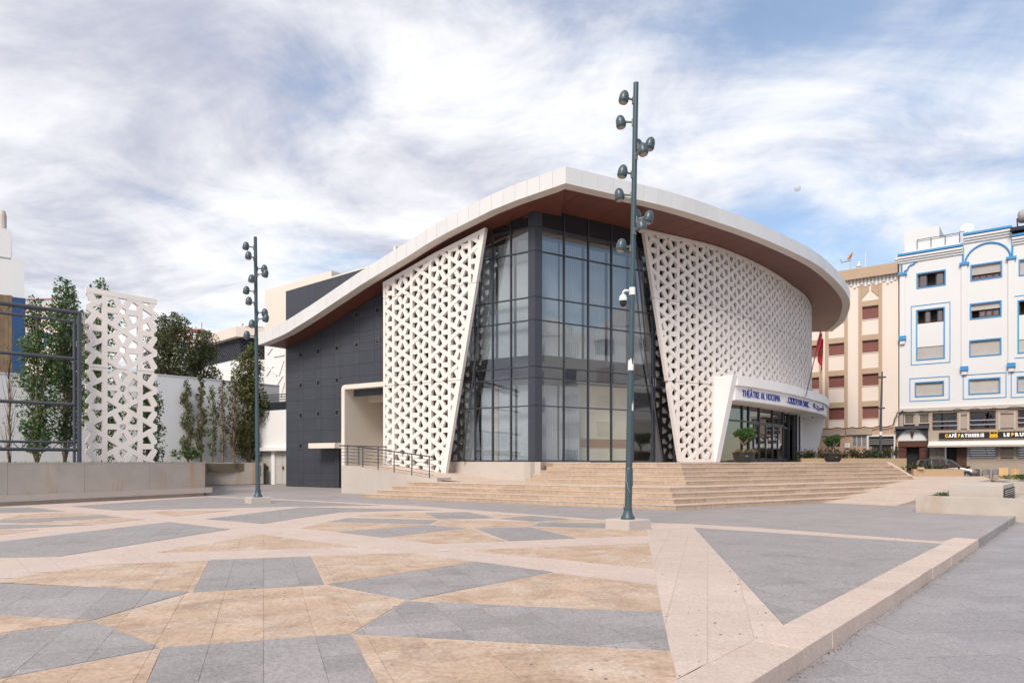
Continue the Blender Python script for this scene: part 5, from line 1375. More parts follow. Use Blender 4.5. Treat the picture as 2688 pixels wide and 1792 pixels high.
# torn paper notices and cable on the main post
def wrap(zc, h, a0, a1, r_, seed):
    r = random.Random(seed); b = MB(); vs = []; n = 8
    for k in range(n + 1):
        a = a0 + (a1 - a0) * k / n; q = PP(zc); d = Vector((math.cos(a), math.sin(a), 0)) * r_
        q2 = PP(zc + h * r.uniform(.35, 1.0)); vs += [q + d, q2 + d]
    return b.add(vs, [(2 * k, 2 * k + 2, 2 * k + 3, 2 * k + 1) for k in range(n)])
tag(wrap(zpx(972), .36, R_(190), R_(345), .07, 3).build('torn_notice', MT['paper_white']), 'torn white paper stuck above the collar of the main lamp post', 'paper', 'torn notices on the main lamp post')
tag(wrap(zpx(1078), .28, R_(290), R_(345), .081, 9).build('torn_notice', MT['paper_white']), 'small torn white paper on the lower shaft of the main lamp post', 'paper', 'torn notices on the main lamp post')
cbp = [PP(1.42) + Vector((-.01, -.085, 0)), PP(1.4) + Vector((-.05, -.09, 0)), PP(1.2) + Vector((-.075, -.08, 0)), PP(.98) + Vector((-.04, -.1, 0)), PP(.85) + Vector((.02, -.1, 0))]
tag(MB().tube(cbp, .005, 5).build('loose_cable', MT['alloy']), 'loose white cable hanging from the hatch of the main lamp post', 'cable')
# dome camera
cz = zpx(764); cc = empty('security_camera', 'white security dome camera clamped on the main lamp post', 'camera')
q = PP(cz)
MB().lathe((q.x, q.y, cz - .09), [(.072, 0), (.072, .17)], 18).build('clamp', MT['white_plastic'], cc, smooth='auto')
MB().tube([q + Vector((-.06, -.02, 0)), q + Vector((-.17, -.03, .01)), q + Vector((-.215, -.04, -.03)), q + Vector((-.22, -.04, -.09))], .027, 10).build('arm', MT['white_plastic'], cc, smooth=True)
MB().lathe(q + Vector((-.22, -.04, -.235)), [(.09, 0), (.093, .05), (.08, .105), (.045, .14), (.028, .155)], 18).build('housing', MT['white_plastic'], cc, smooth='auto')
MB().lathe(q + Vector((-.22, -.04, -.345)), [(.02, -.034), (.055, -.016), (.076, .03), (.083, .075), (.083, .109)], 18).build('dome', MT['black_plastic'], cc, smooth='auto')

# ================================================================== RIGHT PLANTERS, VENT BLOCK
bx0 = Vector((12.5, 21.15)); bd = Vector((.755, -.655)); be = Vector((.655, .755))
pb = empty('concrete_planter', 'low stained concrete planter box around a vent block at the right kerb', 'planter')
Lf, Lb, wt = 2.75, 5.4, .28
def qp(a, b): v = bx0 + bd * a + be * b; return (v.x, v.y)
for (a0, a1, b0, b1) in ((0, Lf, 0, wt), (0, wt, wt + .001, Lb), (Lf - wt, Lf, wt + .001, Lb), (wt + .001, Lf - wt - .001, Lb - wt, Lb)):
    MB().prism([qp(a0, b0), qp(a1, b0), qp(a1, b1), qp(a0, b1)], -.17 if a1 > 2 else -.01, .51).build('wall', MT['concrete'], pb, bevel=.01)
MB().prism([qp(wt, wt), qp(Lf - wt, wt), qp(Lf - wt, Lb - wt), qp(wt, Lb - wt)], 0, .32).build('soil', MT['earth'], pb)
vb = empty('vent_block', 'pale concrete vent block with louvred side grilles in the planter', 'vent')
v0, v1, w0, w1 = .78, 2.15, .7, 3.9
MB().prism([qp(v0, w0), qp(v1, w0), qp(v1, w1), qp(v0, w1)], .3, .87).build('body', MT['concrete_clean'], vb, bevel=.012)
for k in range(4):
    b0 = w0 + .15 + k * .77
    fr = MB().prism([qp(v1 + .001, b0), qp(v1 + .03, b0), qp(v1 + .03, b0 + .66), qp(v1 + .001, b0 + .66)], .34, .74).build('grille', MT['joint_dark'], vb)
    for s in range(6):
        z = .36 + s * .062; MB().prism([qp(v1 + .031, b0 + .02), qp(v1 + .05, b0 + .02), qp(v1 + .05, b0 + .64), qp(v1 + .031, b0 + .64)], z, z + .03).build('slat', MT['alloy'], fr)
bush('planter_weed', 'small green weed in the left corner of the concrete planter', (*qp(.55, 1.2), .5), .2, .25, .1, 'grass_green', 220, .03, cat='plant', seed=44)
pr2 = MB().prism([(18.6, 28.0), (24, 26), (26, 29), (20.2, 31)], -.02, .3)
far_pl = empty('far_planter', 'low pale planter at the right edge below the cafe', 'planter')
cA = atY(2655, 1265, 31.0)
MB().prism([(23.0, 31.5), (31, 28), (33, 33), (25, 36)], 0, .62).build('wall', MT['concrete'], far_pl)
bush('hedge', None, (26.0, 32.5, .78), 2.2, 1.2, .2, 'grass_green', 5000, .045, parent=far_pl, seed=46, part='hedge')
# planters with roses behind the steps
def rose_planter(name, label, x0, x1, y, d, z0, z1, seed, hs=1.0):
    t = empty(name, label, 'planter', 'ochre rose planters behind the steps')
    MB().box(x0, x1, y, y + .25, z0, z1).build('front_wall', MT['ochre_render'], t, bevel=.01)
    MB().box(x1 - .25, x1, y + .251, y + d, z0, z1).build('end_wall', MT['ochre_render'], t, bevel=.01)
    MB().box(x0, x1 - .26, y + .251, y + d, z0, z1 - .12).build('soil', MT['earth'], t)
    r = random.Random(seed); n = max(3, int((x1 - x0) / .75))
    for k in range(n):
        c = (x0 + (x1 - x0 - .4) * (k + .5) / n, y + .8 + r.uniform(-.2, .3), z1 + r.uniform(.1, .32) * hs)
        bb = bush('rose_bush', None, c, .55, .6, .45 * hs, 'leaf_rose', int(520 * hs), .07, parent=t, seed=seed + k, part='rose_bush')
        st_ = MB()
        for _ in range(6): st_.tube([(c[0] + r.uniform(-.2, .2), c[1], z1 - .1), (c[0] + r.uniform(-.5, .5), c[1] + r.uniform(-.3, .3), z1 + r.uniform(.4, .9) * hs)], .012, 4)
        st_.build('stem', MT['bark'], bb)
        if r.random() < .45:
            f_ = MB(); leaf_cloud(f_, [(c[0] + r.uniform(-.4, .4), c[1] - .5, c[2] + r.uniform(0, .5), .05, .05, .045, 1)], 16, .035, rr=r); f_.build('rose', MT['petal'], bb, fix=False)
    return t
rose_planter('rose_planter', 'long ochre planter with rose bushes behind the potted tree', 19.5, 26.6, 46.0, 2.4, .9, 1.74, 60)
rose_planter('rose_planter', 'lower ochre planter with straggly roses in front of the brown car', 23.6, 26.55, 40.1, 1.6, .55, 1.09, 80, hs=.45)
br_ = MB().prism([(23.75, 40.0), (24.1, 39.9), (24.2, 40.15), (23.9, 40.3)], 1.09, 1.2).build('loose_brick', MT['base_stone_pink']); tag(br_, 'loose reddish brick lying on the corner of the lower rose planter', 'brick')
# potted trees
def pot_tree(label, u, Y, sc_, seed):
    x = (u - CX) / FPX * Y; z = TERR; t = empty('potted_tree', label, 'potted tree', 'potted clipped trees by the entrance')
    MB().lathe((x, Y, z), [(.36 * sc_, .003), (.4 * sc_, .02), (.5 * sc_, .2 * sc_), (.545 * sc_, .42 * sc_), (.56 * sc_, .47 * sc_), (.595 * sc_, .475 * sc_), (.595 * sc_, .5 * sc_), (.53 * sc_, .5 * sc_), (.5 * sc_, .42 * sc_)], 28).build('pot', MT['pot_black'], t, smooth='auto')
    MB().fbox(Frame((x - .02, Y - .535 * sc_), (1, 0), (0, -1)), -.05, .05, z + .3 * sc_, z + .33 * sc_, -.02, .012).build('pot_badge', MT['alloy'], t)
    r = random.Random(seed); tk = MB()
    tk.tube([(x, Y, z + .3), (x + .03, Y, z + .75 * sc_), (x - .02, Y, z + .95 * sc_)], [.07, .05, .05], 8)
    for k in range(7):
        a = r.uniform(0, 6.28); tk.tube([(x - .01, Y, z + .85 * sc_), (x + .2 * math.cos(a), Y + .2 * math.sin(a), z + 1.1 * sc_), (x + .4 * math.cos(a), Y + .35 * math.sin(a), z + 1.3 * sc_)], [.045, .03, .012], 6)
    tk.build('trunk', MT['bark_pale'], t, smooth=True)
    cl = [(x + r.uniform(-.36, .36) * sc_, Y + r.uniform(-.36, .36) * sc_, z + (1.38 + r.uniform(-.16, .26)) * sc_, .24 * sc_, .24 * sc_, .17 * sc_, 1) for _ in range(24)]
    m = MB(); leaf_cloud(m, cl, 3800, .05, rr=r); m.build('crown', MT['leaf_ficus'], t, fix=False)
    cl = [(x + r.uniform(-.5, .5) * sc_, Y + r.uniform(-.4, .4) * sc_, z + .55 * sc_, .2, .2, .1, 1) for _ in range(14)]
    m = MB(); leaf_cloud(m, cl, 900, .055, rr=r); m.build('underplanting', MT['leaf_dry'], t, fix=False)
pot_tree('clipped round tree in a black bowl pot before the glass doors', 1952, 34.6, 1.0, 51)
pot_tree('clipped round tree in a black bowl pot beside the ochre planter', 2186, 44.0, 1.0, 52)
# flag on a slanting pole above the canopy
fp = empty('flag', 'drooping red flag with green star on a slanting pole above the entrance', 'flag')
qa = cL.p(cL.su(2110, OT), zp1 - .5, OT + .12); tdir = (cL.p(cL.su(2110, OT), 0, 2.0) - cL.p(cL.su(2110, OT), 0, 1.0))
qb = Vector((qa.x + .95, qa.y - .1, qa.z + 4.3))
MB().tube([qa, qb], .03, 8).build('pole', MT['rail_metal'], fp)
for z in (0, .5): MB().tube([qa + Vector((.1 * z, 0, z)), qa + Vector((-.1 + .1 * z, .3, z))], .03, 6).build('bracket', MT['alloy'], fp)
vs = []; nu, nv = 9, 14
for j in range(nv + 1):
    for i in range(nu + 1):
        f_, g_ = i / nu, j / nv; base = qb.lerp(qa, .03 + .33 * (1 - (1 - f_) ** 1.0) * 0 + .0)
        a = qb + (qa - qb) * (.02 + .30 * g_ * (1 - f_) )
        x = a.x + .1 * f_ + .035 * math.sin(f_ * 9 + g_ * 2) * f_; z = qb.z - .05 - (1.25 * g_ * (1 - f_) + f_ * (.6 + 2.3 * g_)); y = a.y + .16 * math.sin(f_ * 11 + g_ * 3)
        vs.append((x, y, z))
MB().add(vs, [(j * (nu + 1) + i, j * (nu + 1) + i + 1, (j + 1) * (nu + 1) + i + 1, (j + 1) * (nu + 1) + i) for j in range(nv) for i in range(nu)]).build('cloth', MT['flag_red'], fp, smooth=True, fix=False)
sp = []
m_ = Vector(vs[7 * (nu + 1) + 6]) + Vector((0, -.2, 0))
for k in range(6):
    a = R_(90 + 144 * k); sp.append(m_ + Vector((.13 * math.cos(a) * .7, 0, .2 * math.sin(a))))
MB().tube(sp, .022, 5).build('star', MT['flag_green'], fp)
# cross-armed street lamp beyond the planter
x47 = lambda u, Y: (u - CX) / FPX * Y
sl_ = empty('street_light', 'slim dark street light with two short cross arms before the beige building', 'street light')
Yl = 49.5
z_ = lambda v: EYE + (HY - v) * Yl / FPX
MB().tube([(x47(2311, Yl), Yl, .5), (x47(2312, Yl), Yl, z_(1120)), (x47(2315.8, Yl), Yl, z_(975))], [.09, .085, .05], 10).build('pole', MT['steel_grey'], sl_)
for v, w_ in ((990, 20), (1071, 15)):
    MB().tube([(x47(2315 - w_ / 2, Yl), Yl, z_(v)), (x47(2315 + w_ / 2, Yl), Yl, z_(v - .5))], [.07, .06], 8).build('cross_arm', MT['steel_grey'], sl_)
MB().lathe((x47(2311.5, Yl), Yl, z_(1142)), [(.1, 0), (.1, .28)], 10).build('sticker', MT['paper_white'], sl_)

# ---- moon
mo = MB(); dirm = Vector(((2093 - CX) / FPX, 1, (HY - 495) / FPX)).normalized() * 5200
mo.lathe(dirm + Vector((0, 0, EYE)), [(21 * math.sin(math.pi * k / 16), -21 * math.cos(math.pi * k / 16)) for k in range(17)], 24)
tag(mo.build('moon', MT['moon'], smooth=True), 'pale daytime moon in the blue sky right of the lamp post', 'moon')

# ================================================================== BUILDINGS ACROSS THE STREET
fR = Frame((43.2, 59.7), (-.787, .617), (-.6, -.8))      # u grows to the left along the street front
def rz(x, v): return fR.sv(x, v)[1]
def rect(x0, x1, v0, v1):
    """photo rectangle -> (u_left_small, u_right, z_bottom, z_top) on the street front"""
    xm = (x0 + x1) / 2; a, b = fR.su(x1), fR.su(x0)
    return a, b, rz(xm, v1), rz(xm, v0)
def fr_box(r, o0, o1, m, name, parent, bev=0): return MB().fbox(fR, r[0], r[1], r[2], r[3], o0, o1).build(name, MT[m], parent, bevel=bev)
def ring(r, t, o0, o1, m, name, parent):
    a, b, c, d = r; k = MB()
    k.fbox(fR, a, b, d - t, d, o0, o1); k.fbox(fR, a, b, c, c + t, o0, o1); k.fbox(fR, a, a + t, c + t, d - t, o0, o1); k.fbox(fR, b - t, b, c + t, d - t, o0, o1)
    return k.build(name, MT[m], parent)
def wall_with_holes(u0, u1, z0, z1, holes, o0, o1, m, name, parent):
    """wall slab cut into strips around rectangular openings"""
    us = sorted(set([u0, u1] + [h[0] for h in holes] + [h[1] for h in holes])); us = [u for u in us if u0 <= u <= u1]; k = MB()
    for a, b in zip(us, us[1:]):
        if b - a < 1e-4: continue
        hs = sorted([(h[2], h[3]) for h in holes if h[0] <= a + 1e-5 and h[1] >= b - 1e-5]); z = z0
        for c, d in hs:
            if c > z: k.fbox(fR, a, b, z, c, o0, o1)
            z = max(z, d)
        if z < z1: k.fbox(fR, a, b, z, z1, o0, o1)
    return k.build(name, MT[m], parent, fix=False)
def slats(r, o, m, name, parent, pitch=.075):
    k = MB(); n = max(2, int((r[3] - r[2]) / pitch))
    for i in range(n):
        z0, z1 = r[2] + (r[3] - r[2]) * i / n, r[2] + (r[3] - r[2]) * (i + 1) / n
        k.hexa([fR.p(r[0], z0, o - .02), fR.p(r[1], z0, o - .02), fR.p(r[1], z0, o + .022), fR.p(r[0], z0, o + .022), fR.p(r[0], z1 - .006, o - .02), fR.p(r[1], z1 - .006, o - .02), fR.p(r[1], z1 - .006, o + .006), fR.p(r[0], z1 - .006, o + .006)])
    return k.build(name, MT[m], parent)

# ---- beige building
BE = empty('beige_apartment_building', 'beige apartment building with tan window strips and red shutters', 'building')
uB0, uB1 = fR.su(2358), fR.su(2040)
zbase = rz(2285, 1121); ztopb = rz(2300, 722)
zw = [(rz(2285, a), rz(2285, b)) for a, b in ((837, 803), (924.5, 892.5), (1011.5, 980.5), (1098, 1066.5))]
colx_ = [(2263, 2306), (2175, 2216), (2108, 2150)]
holes = []
for x0, x1 in colx_:
    a, b = fR.su(x1), fR.su(x0)
    for c, d in zw: holes.append((a, b, c, d))
wall_with_holes(uB0, uB1, zbase, ztopb, holes, -.35, 0, 'apartment_beige', 'wall', BE)
MB().fbox(fR, uB0, uB1, 0, ztopb, -8, -.6).build('core', MT['dark_room'], BE)
for h in holes:
    wi = slats(h, -.18, 'shutter_red', 'shutter', BE)
    MB().fbox(fR, h[0], h[1], h[2] - .07, h[2] - .002, -.15, .05).build('sill', MT['apartment_beige'], wi)
for ci, (x0, x1) in enumerate(colx_):
    a, b = fR.su(x1), fR.su(x0); t = .32
    zt_c = rz(2285, 745) if ci == 0 else ztopb - 1.0
    MB().fbox(fR, a - t, a - .02, zbase, zt_c, .002, .07).build('tan_strip', MT['trim_tan'], BE)
    MB().fbox(fR, b + .02, b + t, zbase, zt_c, .002, .07).build('tan_strip', MT['trim_tan'], BE)
    for c, d in zw: MB().fbox(fR, a - .019, b + .019, d + .02, d + .55, .002, .06).build('tan_band', MT['trim_tan'], BE)
    if ci == 0:
        z0, z1 = rz(2285, 792), zt_c; n = 6; am = (a + b) / 2
        for s in (-1, 1):
            pl_ = [(am + s * .1, z1), (am + s * (b - a) / 2, z1), (am + s * (b - a) / 2, z0 + .45)]
            for k in range(n):
                f_ = k / n; pl_ += [(am + s * ((b - a) / 2 * (1 - f_) - .05 * (1 - f_)), z0 + .45 + (z1 - z0 - 1.0) * f_), (am + s * ((b - a) / 2 * (1 - (k + 1) / n) + .1), z0 + .45 + (z1 - z0 - 1.0) * f_)]
            pl_.append((am + s * .1, z0 + .45 + (z1 - z0 - 1.0)))
            MB().fpoly(fR, pl_, .002, .065).build('stepped_arch', MT['trim_tan'], BE)
zc0 = rz(2300, 727)
MB().fbox(fR, uB0, uB1, zc0 - .0, zc0 + 1.0, -1.2, .5).build('cornice', MT['trim_tan'], BE)
for k in range(38):
    u = uB0 + .15 + k * .32; h = .55 + .25 * ((k * 7) % 3) / 2
    if u < uB1: MB().fbox(fR, u, u + .17, zc0 - h, zc0 - .002, .002, .12).build('dentil', MT['apartment_white'], BE)
for u_px in (2356, 2255): MB().lathe(fR.p(fR.su(u_px), zc0 + 1.0, .1), [(.18, -.01), (.12, .12), (.25, .25), (.25, .4), (.1, .5), (.13, .62), (.02, .75)], 12).build('finial', MT['apartment_white'], BE)
# ground floor, pink stone
gholes = [rect(2170, 2206, 1147, 1172), rect(2237, 2275, 1144, 1171), rect(2281, 2347, 1145, 1190)]
MB().fbox(fR, uB0, uB1, 0, .02, -.3, .1)
gh = [(h[0], h[1], h[2], h[3]) for h in gholes]; gh[2] = (gh[2][0], gh[2][1], .12, gh[2][3])
wall_with_holes(uB0, uB1, 0, zbase - .02, gh, -.35, .12, 'base_stone_pink', 'stone_base', BE)
for k, h in enumerate(gh[:2]):
    MB().fbox(fR, h[0] - .5, h[1] + .5, h[3] + .12, h[3] + .62, .121, .3).build('lintel_slab', MT['cafe_stone'], BE)
    w_ = MB().fbox(fR, h[0], h[1], h[2], h[3], -.3, -.25).build('window', MT['dark_room'], BE); gq = MB()
    for i in range(9): z = h[2] + (h[3] - h[2]) * (i + .5) / 9; gq.fbox(fR, h[0], h[1], z - .018, z + .018, .02, .05)
    for i in range(4): u = h[0] + (h[1] - h[0]) * i / 3; gq.fbox(fR, u - .025, u + .025, h[2], h[3], .051, .08)
    gq.build('grille', MT['apartment_white'] if k else MT['steel_grey'], w_)
h = gh[2]
gate = MB().fbox(fR, h[0], h[1], h[2], h[3], -.3, -.25).build('gate', MT['dark_room'], BE)
ring((h[0] - .14, h[1] + .14, h[2], h[3] + .14), .14, .121, .2, 'apartment_white', 'gate_surround', BE)
gq = MB(); um = (h[0] + h[1]) / 2
for i in range(4): z = h[3] - .1 - i * .2; gq.fbox(fR, h[0], h[1], z - .025, z + .025, .0, .04)
for i in range(24): u = h[0] + (h[1] - h[0]) * (i + .5) / 24; gq.fbox(fR, u - .02, u + .02, h[2], h[3] - .95, .0, .04) if abs(u - um) > .85 else None
for i in range(12): a = R_(8 + 15 * i); gq.tube([fR.p(um + .2 * math.cos(a), h[2] + .6 + .2 * math.sin(a), .03), fR.p(um + .85 * math.cos(a), h[2] + .6 + 1.7 * math.sin(a), .03)], .025, 5)
gq.build('gate_bars', MT['shutter_grey'], gate)
for x in (2219, 2226): fr_box(rect(x, x + 6, 1163, 1175), .121, .3, 'white_plastic', 'meter_box', BE)
# satellite dish and mast on the beige roof
ds = empty('satellite_dish', 'orange satellite dish on the beige roof beside the theatre eave', 'dish', 'satellite dishes on the roofs')
pz_ = fR.p(fR.su(2230), zc0 + 1.0, -.4)
MB().tube([pz_ - Vector((0, 0, .02)), pz_ + Vector((0, 0, 1.3))], .05, 6).build('mast', MT['alloy'], ds)
MB().lathe(pz_ + Vector((0, 0, 1.5)), [(.05, -.1), (.3, -.02), (.45, .08), (.47, .1)], 16, (-.8, .1, .45)).build('reflector', MT['dish_orange'], ds)
MB().tube([pz_ + Vector((0, 0, 1.1)), pz_ + Vector((-.9, 0, .9)), pz_ + Vector((-.95, 0, 1.2))], .035, 5).build('feed_arm', MT['steel_grey'], ds)
am_ = MB().tube([fR.p(fR.su(2273), zc0 + .9, .2), fR.p(fR.su(2273), zc0 + 2.4, .2)], .04, 6).build('roof_mast', MT['apartment_white']); tag(am_, 'thin white mast on the beige cornice', 'mast')

# ---- white building with blue trim
WB = empty('white_apartment_building', 'white apartment building with blue window trim above the cafe', 'building')
uW0, uW1 = fR.su(2790), fR.su(2361.5)
zst = rz(2500, 1076)                      # top of the stone cafe front
O1 = .12
def rz_l(x, v): return rz(x, v)
wins_ = []
specs = [  # outer rect, style
 (2409.5, 2480, 715.6, 751, 'open'), (2408.5, 2477.5, 812.5, 941, 'tall'), (2405, 2475.5, 1004, 1037.5, 'shut'),
 (2551, 2627.5, 693.5, 731, 'half'), (2549.5, 2626, 796, 832.5, 'half'), (2548, 2625.5, 893, 931.5, 'shut'), (2546, 2623, 995, 1031, 'shut'),
 (2678, 2756, 679, 717, 'shut'), (2675, 2752, 787, 922, 'tall'), (2673, 2750, 988, 1026, 'shut')]
for x0, x1, v0, v1, st in specs: wins_.append((rect(x0, x1, v0, v1), st))
ztw = rz(2440, 662)
wall_with_holes(uW0, uW1, zst, ztw, [w_[0] for w_ in wins_], -.3, O1, 'apartment_white', 'wall', WB)
MB().fbox(fR, uW0, uW1, 0, ztw - .3, -9, -.75).build('core', MT['dark_room'], WB)
MB().fbox(fR, uW1 - .25, uW1, zst, ztw, -9, -.301).build('side_wall', MT['apartment_white'], WB)
def glaz(r, parent, cas, o=-.22):
    """row of casements; cas = string of o(pen) / g(lass)"""
    n = len(cas); fo = ring(r, .07, o - .03, o + .05, 'wood_brown', 'window_frame', parent)
    for i, c in enumerate(cas):
        a, b = r[0] + .07 + (r[1] - r[0] - .14) * i / n, r[0] + .07 + (r[1] - r[0] - .14) * (i + 1) / n
        if c == 'g':
            ring((a + .005, b - .005, r[2] + .07, r[3] - .07), .09, o - .02, o + .04, 'wood_brown', 'casement', parent)
            MB().fbox(fR, a + .09, b - .09, r[2] + .16, r[3] - .16, o - .005, o + .005).build('pane', MT['glass_win'], parent)
for k, (r, st) in enumerate(wins_):
    wo = ring((r[0] - .1, r[1] + .1, r[2] - .1, r[3] + .1), .1, O1 + .001, O1 + .05, 'blue_trim', 'window_trim', WB)
    if st == 'open': glaz(r, wo, 'gog')
    if st == 'shut': slats(r, -.05, 'shutter_grey', 'shutter', wo); 
    if st == 'half':
        zm = r[2] + (r[3] - r[2]) * (.36 if k == 3 else .58); slats((r[0], r[1], zm, r[3]), -.05, 'shutter_grey', 'shutter', wo); glaz((r[0], r[1], r[2], zm), wo, 'gggo' if k == 4 else 'gggg')
    if st == 'tall':
        h = r[3] - r[2]; z1, z2 = r[3] - h * .27, r[2] + h * .25
        glaz((r[0], r[1], z1, r[3]), wo, 'gogo'); MB().fbox(fR, r[0], r[1], z2, z1 - .002, -.2, .03).build('infill_panel', MT['apartment_white'], wo)
        slats((r[0], r[1], r[2], z2 - .002), -.05, 'shutter_grey', 'shutter', wo)
    if st == 'tall' or (k in (2, 6, 9)):
        ring((r[0] - .52, r[1] + .52, r[2] - .5, r[3] + .5), .06, O1 + .001, O1 + .035, 'blue_trim', 'outer_trim', wo)
# pilasters with blue capitals and brackets
for x, vc, vb in ((2370, 724, 883), (2532, 697, 962), (2655, 682, 953)):
    u = fR.su(x); zc1, zb1 = rz(x, vc), rz(x, vb)
    MB().fbox(fR, u - .22, u + .22, zb1, zc1, O1, O1 + .16).build('pilaster', MT['apartment_white'], WB)
    MB().fbox(fR, u - .36, u + .36, zc1, zc1 + .22, O1, O1 + .3).build('capital', MT['blue_trim'], WB)
    MB().fbox(fR, u - .3, u + .3, zb1 - .38, zb1 - .001, O1, O1 + .34).build('bracket', MT['blue_trim'], WB)
    MB().fbox(fR, u - .2, u + .2, zb1 - .75, zb1 - .381, O1, O1 + .22).build('bracket_foot', MT['apartment_white'], WB)
Z6 = lambda x, y: (2340 + x / 5.408, 540 + y / 5.408)
def line(pts, r_, m, name, parent, o=O1 + .05):
    q = []
    for x, y in pts: s = fR.sv(*Z6(x, y)); q.append(fR.p(s[0], s[1], o))
    return MB().tube(q, r_, 6).build(name, MT[m], parent)
line([(148, 740), (148, 972), (185, 962), (195, 930), (232, 915), (245, 880), (270, 852), (325, 832), (330, 812), (365, 797), (372, 778), (1012, 678)], .075, 'blue_trim', 'arch_line', WB)
arc = [(1040, 850)] + [(1365 + 330 * math.cos(R_(a)) * (1 if a < 90 else 1), 0) for a in ()] 
pa_ = []
for k in range(21):
    a = math.pi - math.pi * k / 20; x = 1368 + 325 * math.cos(a); y = 850 - (850 - 745) * (x - 1043) / 650 - 265 * math.sin(a); pa_.append((x, y))
line(pa_, .075, 'blue_trim', 'arch_line', WB)
line([(1020, 595), (1018, 845)], .07, 'blue_trim', 'arch_line', WB); line([(1722, 485), (1716, 745)], .07, 'blue_trim', 'arch_line', WB)
line([(1722, 552), (2400, 440)], .07, 'blue_trim', 'arch_line', WB)
# cornices and parapets
uc = fR.su(2529); ur = fR.su(2657)
zA1 = rz(2440, 662); zB1 = fR.sv(*Z6(1370, 380))[1]; zC1 = fR.sv(*Z6(1800, 440))[1]
for (a, b, z) in ((uc, uW1 + .1, zA1), (ur, uc, zB1), (uW0, ur, zC1)):
    MB().fbox(fR, a, b, z - .02, z + .16, -1, .52).build('blue_coping', MT['blue_trim'], WB)
    for k in range(3): MB().fbox(fR, a, b, z - .28 - k * .2, z - .1 - k * .2, O1, .46 - .11 * k).build('moulding', MT['apartment_white'], WB)
MB().fbox(fR, ur, uc, zA1 - .4, zB1 - .021, -.6, O1 - .002).build('parapet', MT['apartment_white'], WB)
MB().fbox(fR, uW0, ur - .001, zA1 - .4, max(zC1 - .021, zA1), -.6, O1 - .004).build('parapet', MT['apartment_white'], WB)
zR0 = zA1 + .16
MB().fbox(fR, uc + .1, uW1 - .2, zR0, zR0 + .3, -.9, -.1).build('parapet', MT['apartment_white'], WB)
rlr = empty('roof_railing'); rlr.parent = WB
u = uc + .3; us_ = []
while u < uW1 - .6: us_.append(u); u += 1.12
for u in us_: MB().tube([fR.p(u, zR0 + .3, -.3), fR.p(u, zR0 + 1.25, -.3)], .03, 5).build('post', MT['steel_grey'], rlr)
MB().tube([fR.p(us_[0], zR0 + 1.25, -.3), fR.p(us_[-1], zR0 + 1.25, -.3)], .035, 5).build('rail', MT['steel_grey'], rlr)
MB().fbox(fR, uc + .2, uW1 - .5, zR0 + .3, zR0 + 1.18, -.5, -.42).build('infill', MT['apartment_white'], rlr)
MB().fbox(fR, fR.su(2466, -3), fR.su(2374, -3), zR0, zR0 + 3.0, -7, -3).build('roof_room', MT['apartment_white'], WB)
MB().fbox(fR, fR.su(2434, -3), fR.su(2403, -3), zR0 + 1.25, zR0 + 1.6, -3, -2.97).build('roof_room_window', MT['wood_brown'], WB)
sd = empty('satellite_dish', 'cream satellite dish on the white roof left of the raised cornice', 'dish', 'satellite dishes on the roofs')
q = fR.p(fR.su(2537), zB1 + .1, -.6)
MB().tube([q, q + Vector((0, 0, .8))], .05, 6).build('mast', MT['alloy'], sd)
MB().lathe(q + Vector((0, 0, .75)), [(.04, -.08), (.3, -.03), (.5, .08), (.52, .1)], 20, (-.45, -.75, .5)).build('reflector', MT['dish_cream'], sd)
MB().tube([q + Vector((0, 0, .5)), q + Vector((-1.0, -.5, .3))], .03, 5).build('feed_arm', MT['steel_grey'], sd)
wt_ = empty('water_tank', 'round metal solar water tank on the white roof at the right edge', 'tank')
q = fR.p(fR.su(2684), zC1 + .2, -.8)
MB().lathe(q + Vector((-.2, .3, 1.75)), [(.35, 0), (.52, .1), (.56, .3), (.56, 1.5), (.35, 1.7)], 16, (1, -.6, 0)).build('drum', MT['tank_steel'], wt_)
for s in (-.4, .9): MB().tube([q + Vector((s, 0, -.1)), q + Vector((s * .6 - .1, .2, 1.6))], .06, 5).build('leg', MT['wood_brown'], wt_)
MB().fbox(Frame((q.x - 1.1, q.y), (1, -.7), (-.3, -1)), 0, 1.8, q.z + .2, q.z + .5, -.6, .9).build('collector', MT['joint_dark'], wt_)

# ---- cafe front (stone base of the white building)
CF = empty('cafe', 'brown stone cafe front with black sign and pale awning', 'cafe')
ug0 = fR.su(2790)
upw = [rect(2448, 2513, 1083, 1129), rect(2545.5, 2614, 1078.5, 1126.5), rect(2672, 2745, 1074, 1121)]
low_ = [rect(2485, 2512, 1173, 1232), rect(2543.5, 2614.5, 1172, 1203.5), rect(2673, 2745, 1170, 1203)]
grw = [rect(2372, 2402, 1086, 1120), rect(2412, 2440, 1085, 1118)]
portal = rect(2362, 2430, 1150, 1235)
low_[0] = (low_[0][0], low_[0][1], .1, low_[0][3])
pz0 = (fR.su(2437), fR.su(2354), 0.0, rz(2395, 1122))
wdoor = rect(2453, 2482, 1173, 1232)
hl = upw + low_ + grw + [(pz0[0], pz0[1] + 1, 0, pz0[3])]
wall_with_holes(ug0, fR.su(2361.5), 0, zst, hl, -.3, O1 + .05, 'cafe_stone', 'stone_wall', CF)
MB().fbox(fR, ug0, fR.su(2361.5) - .001, zst - .02, zst + .28, -.3, O1 + .22).build('string_course', MT['cafe_stone_pale'], CF)
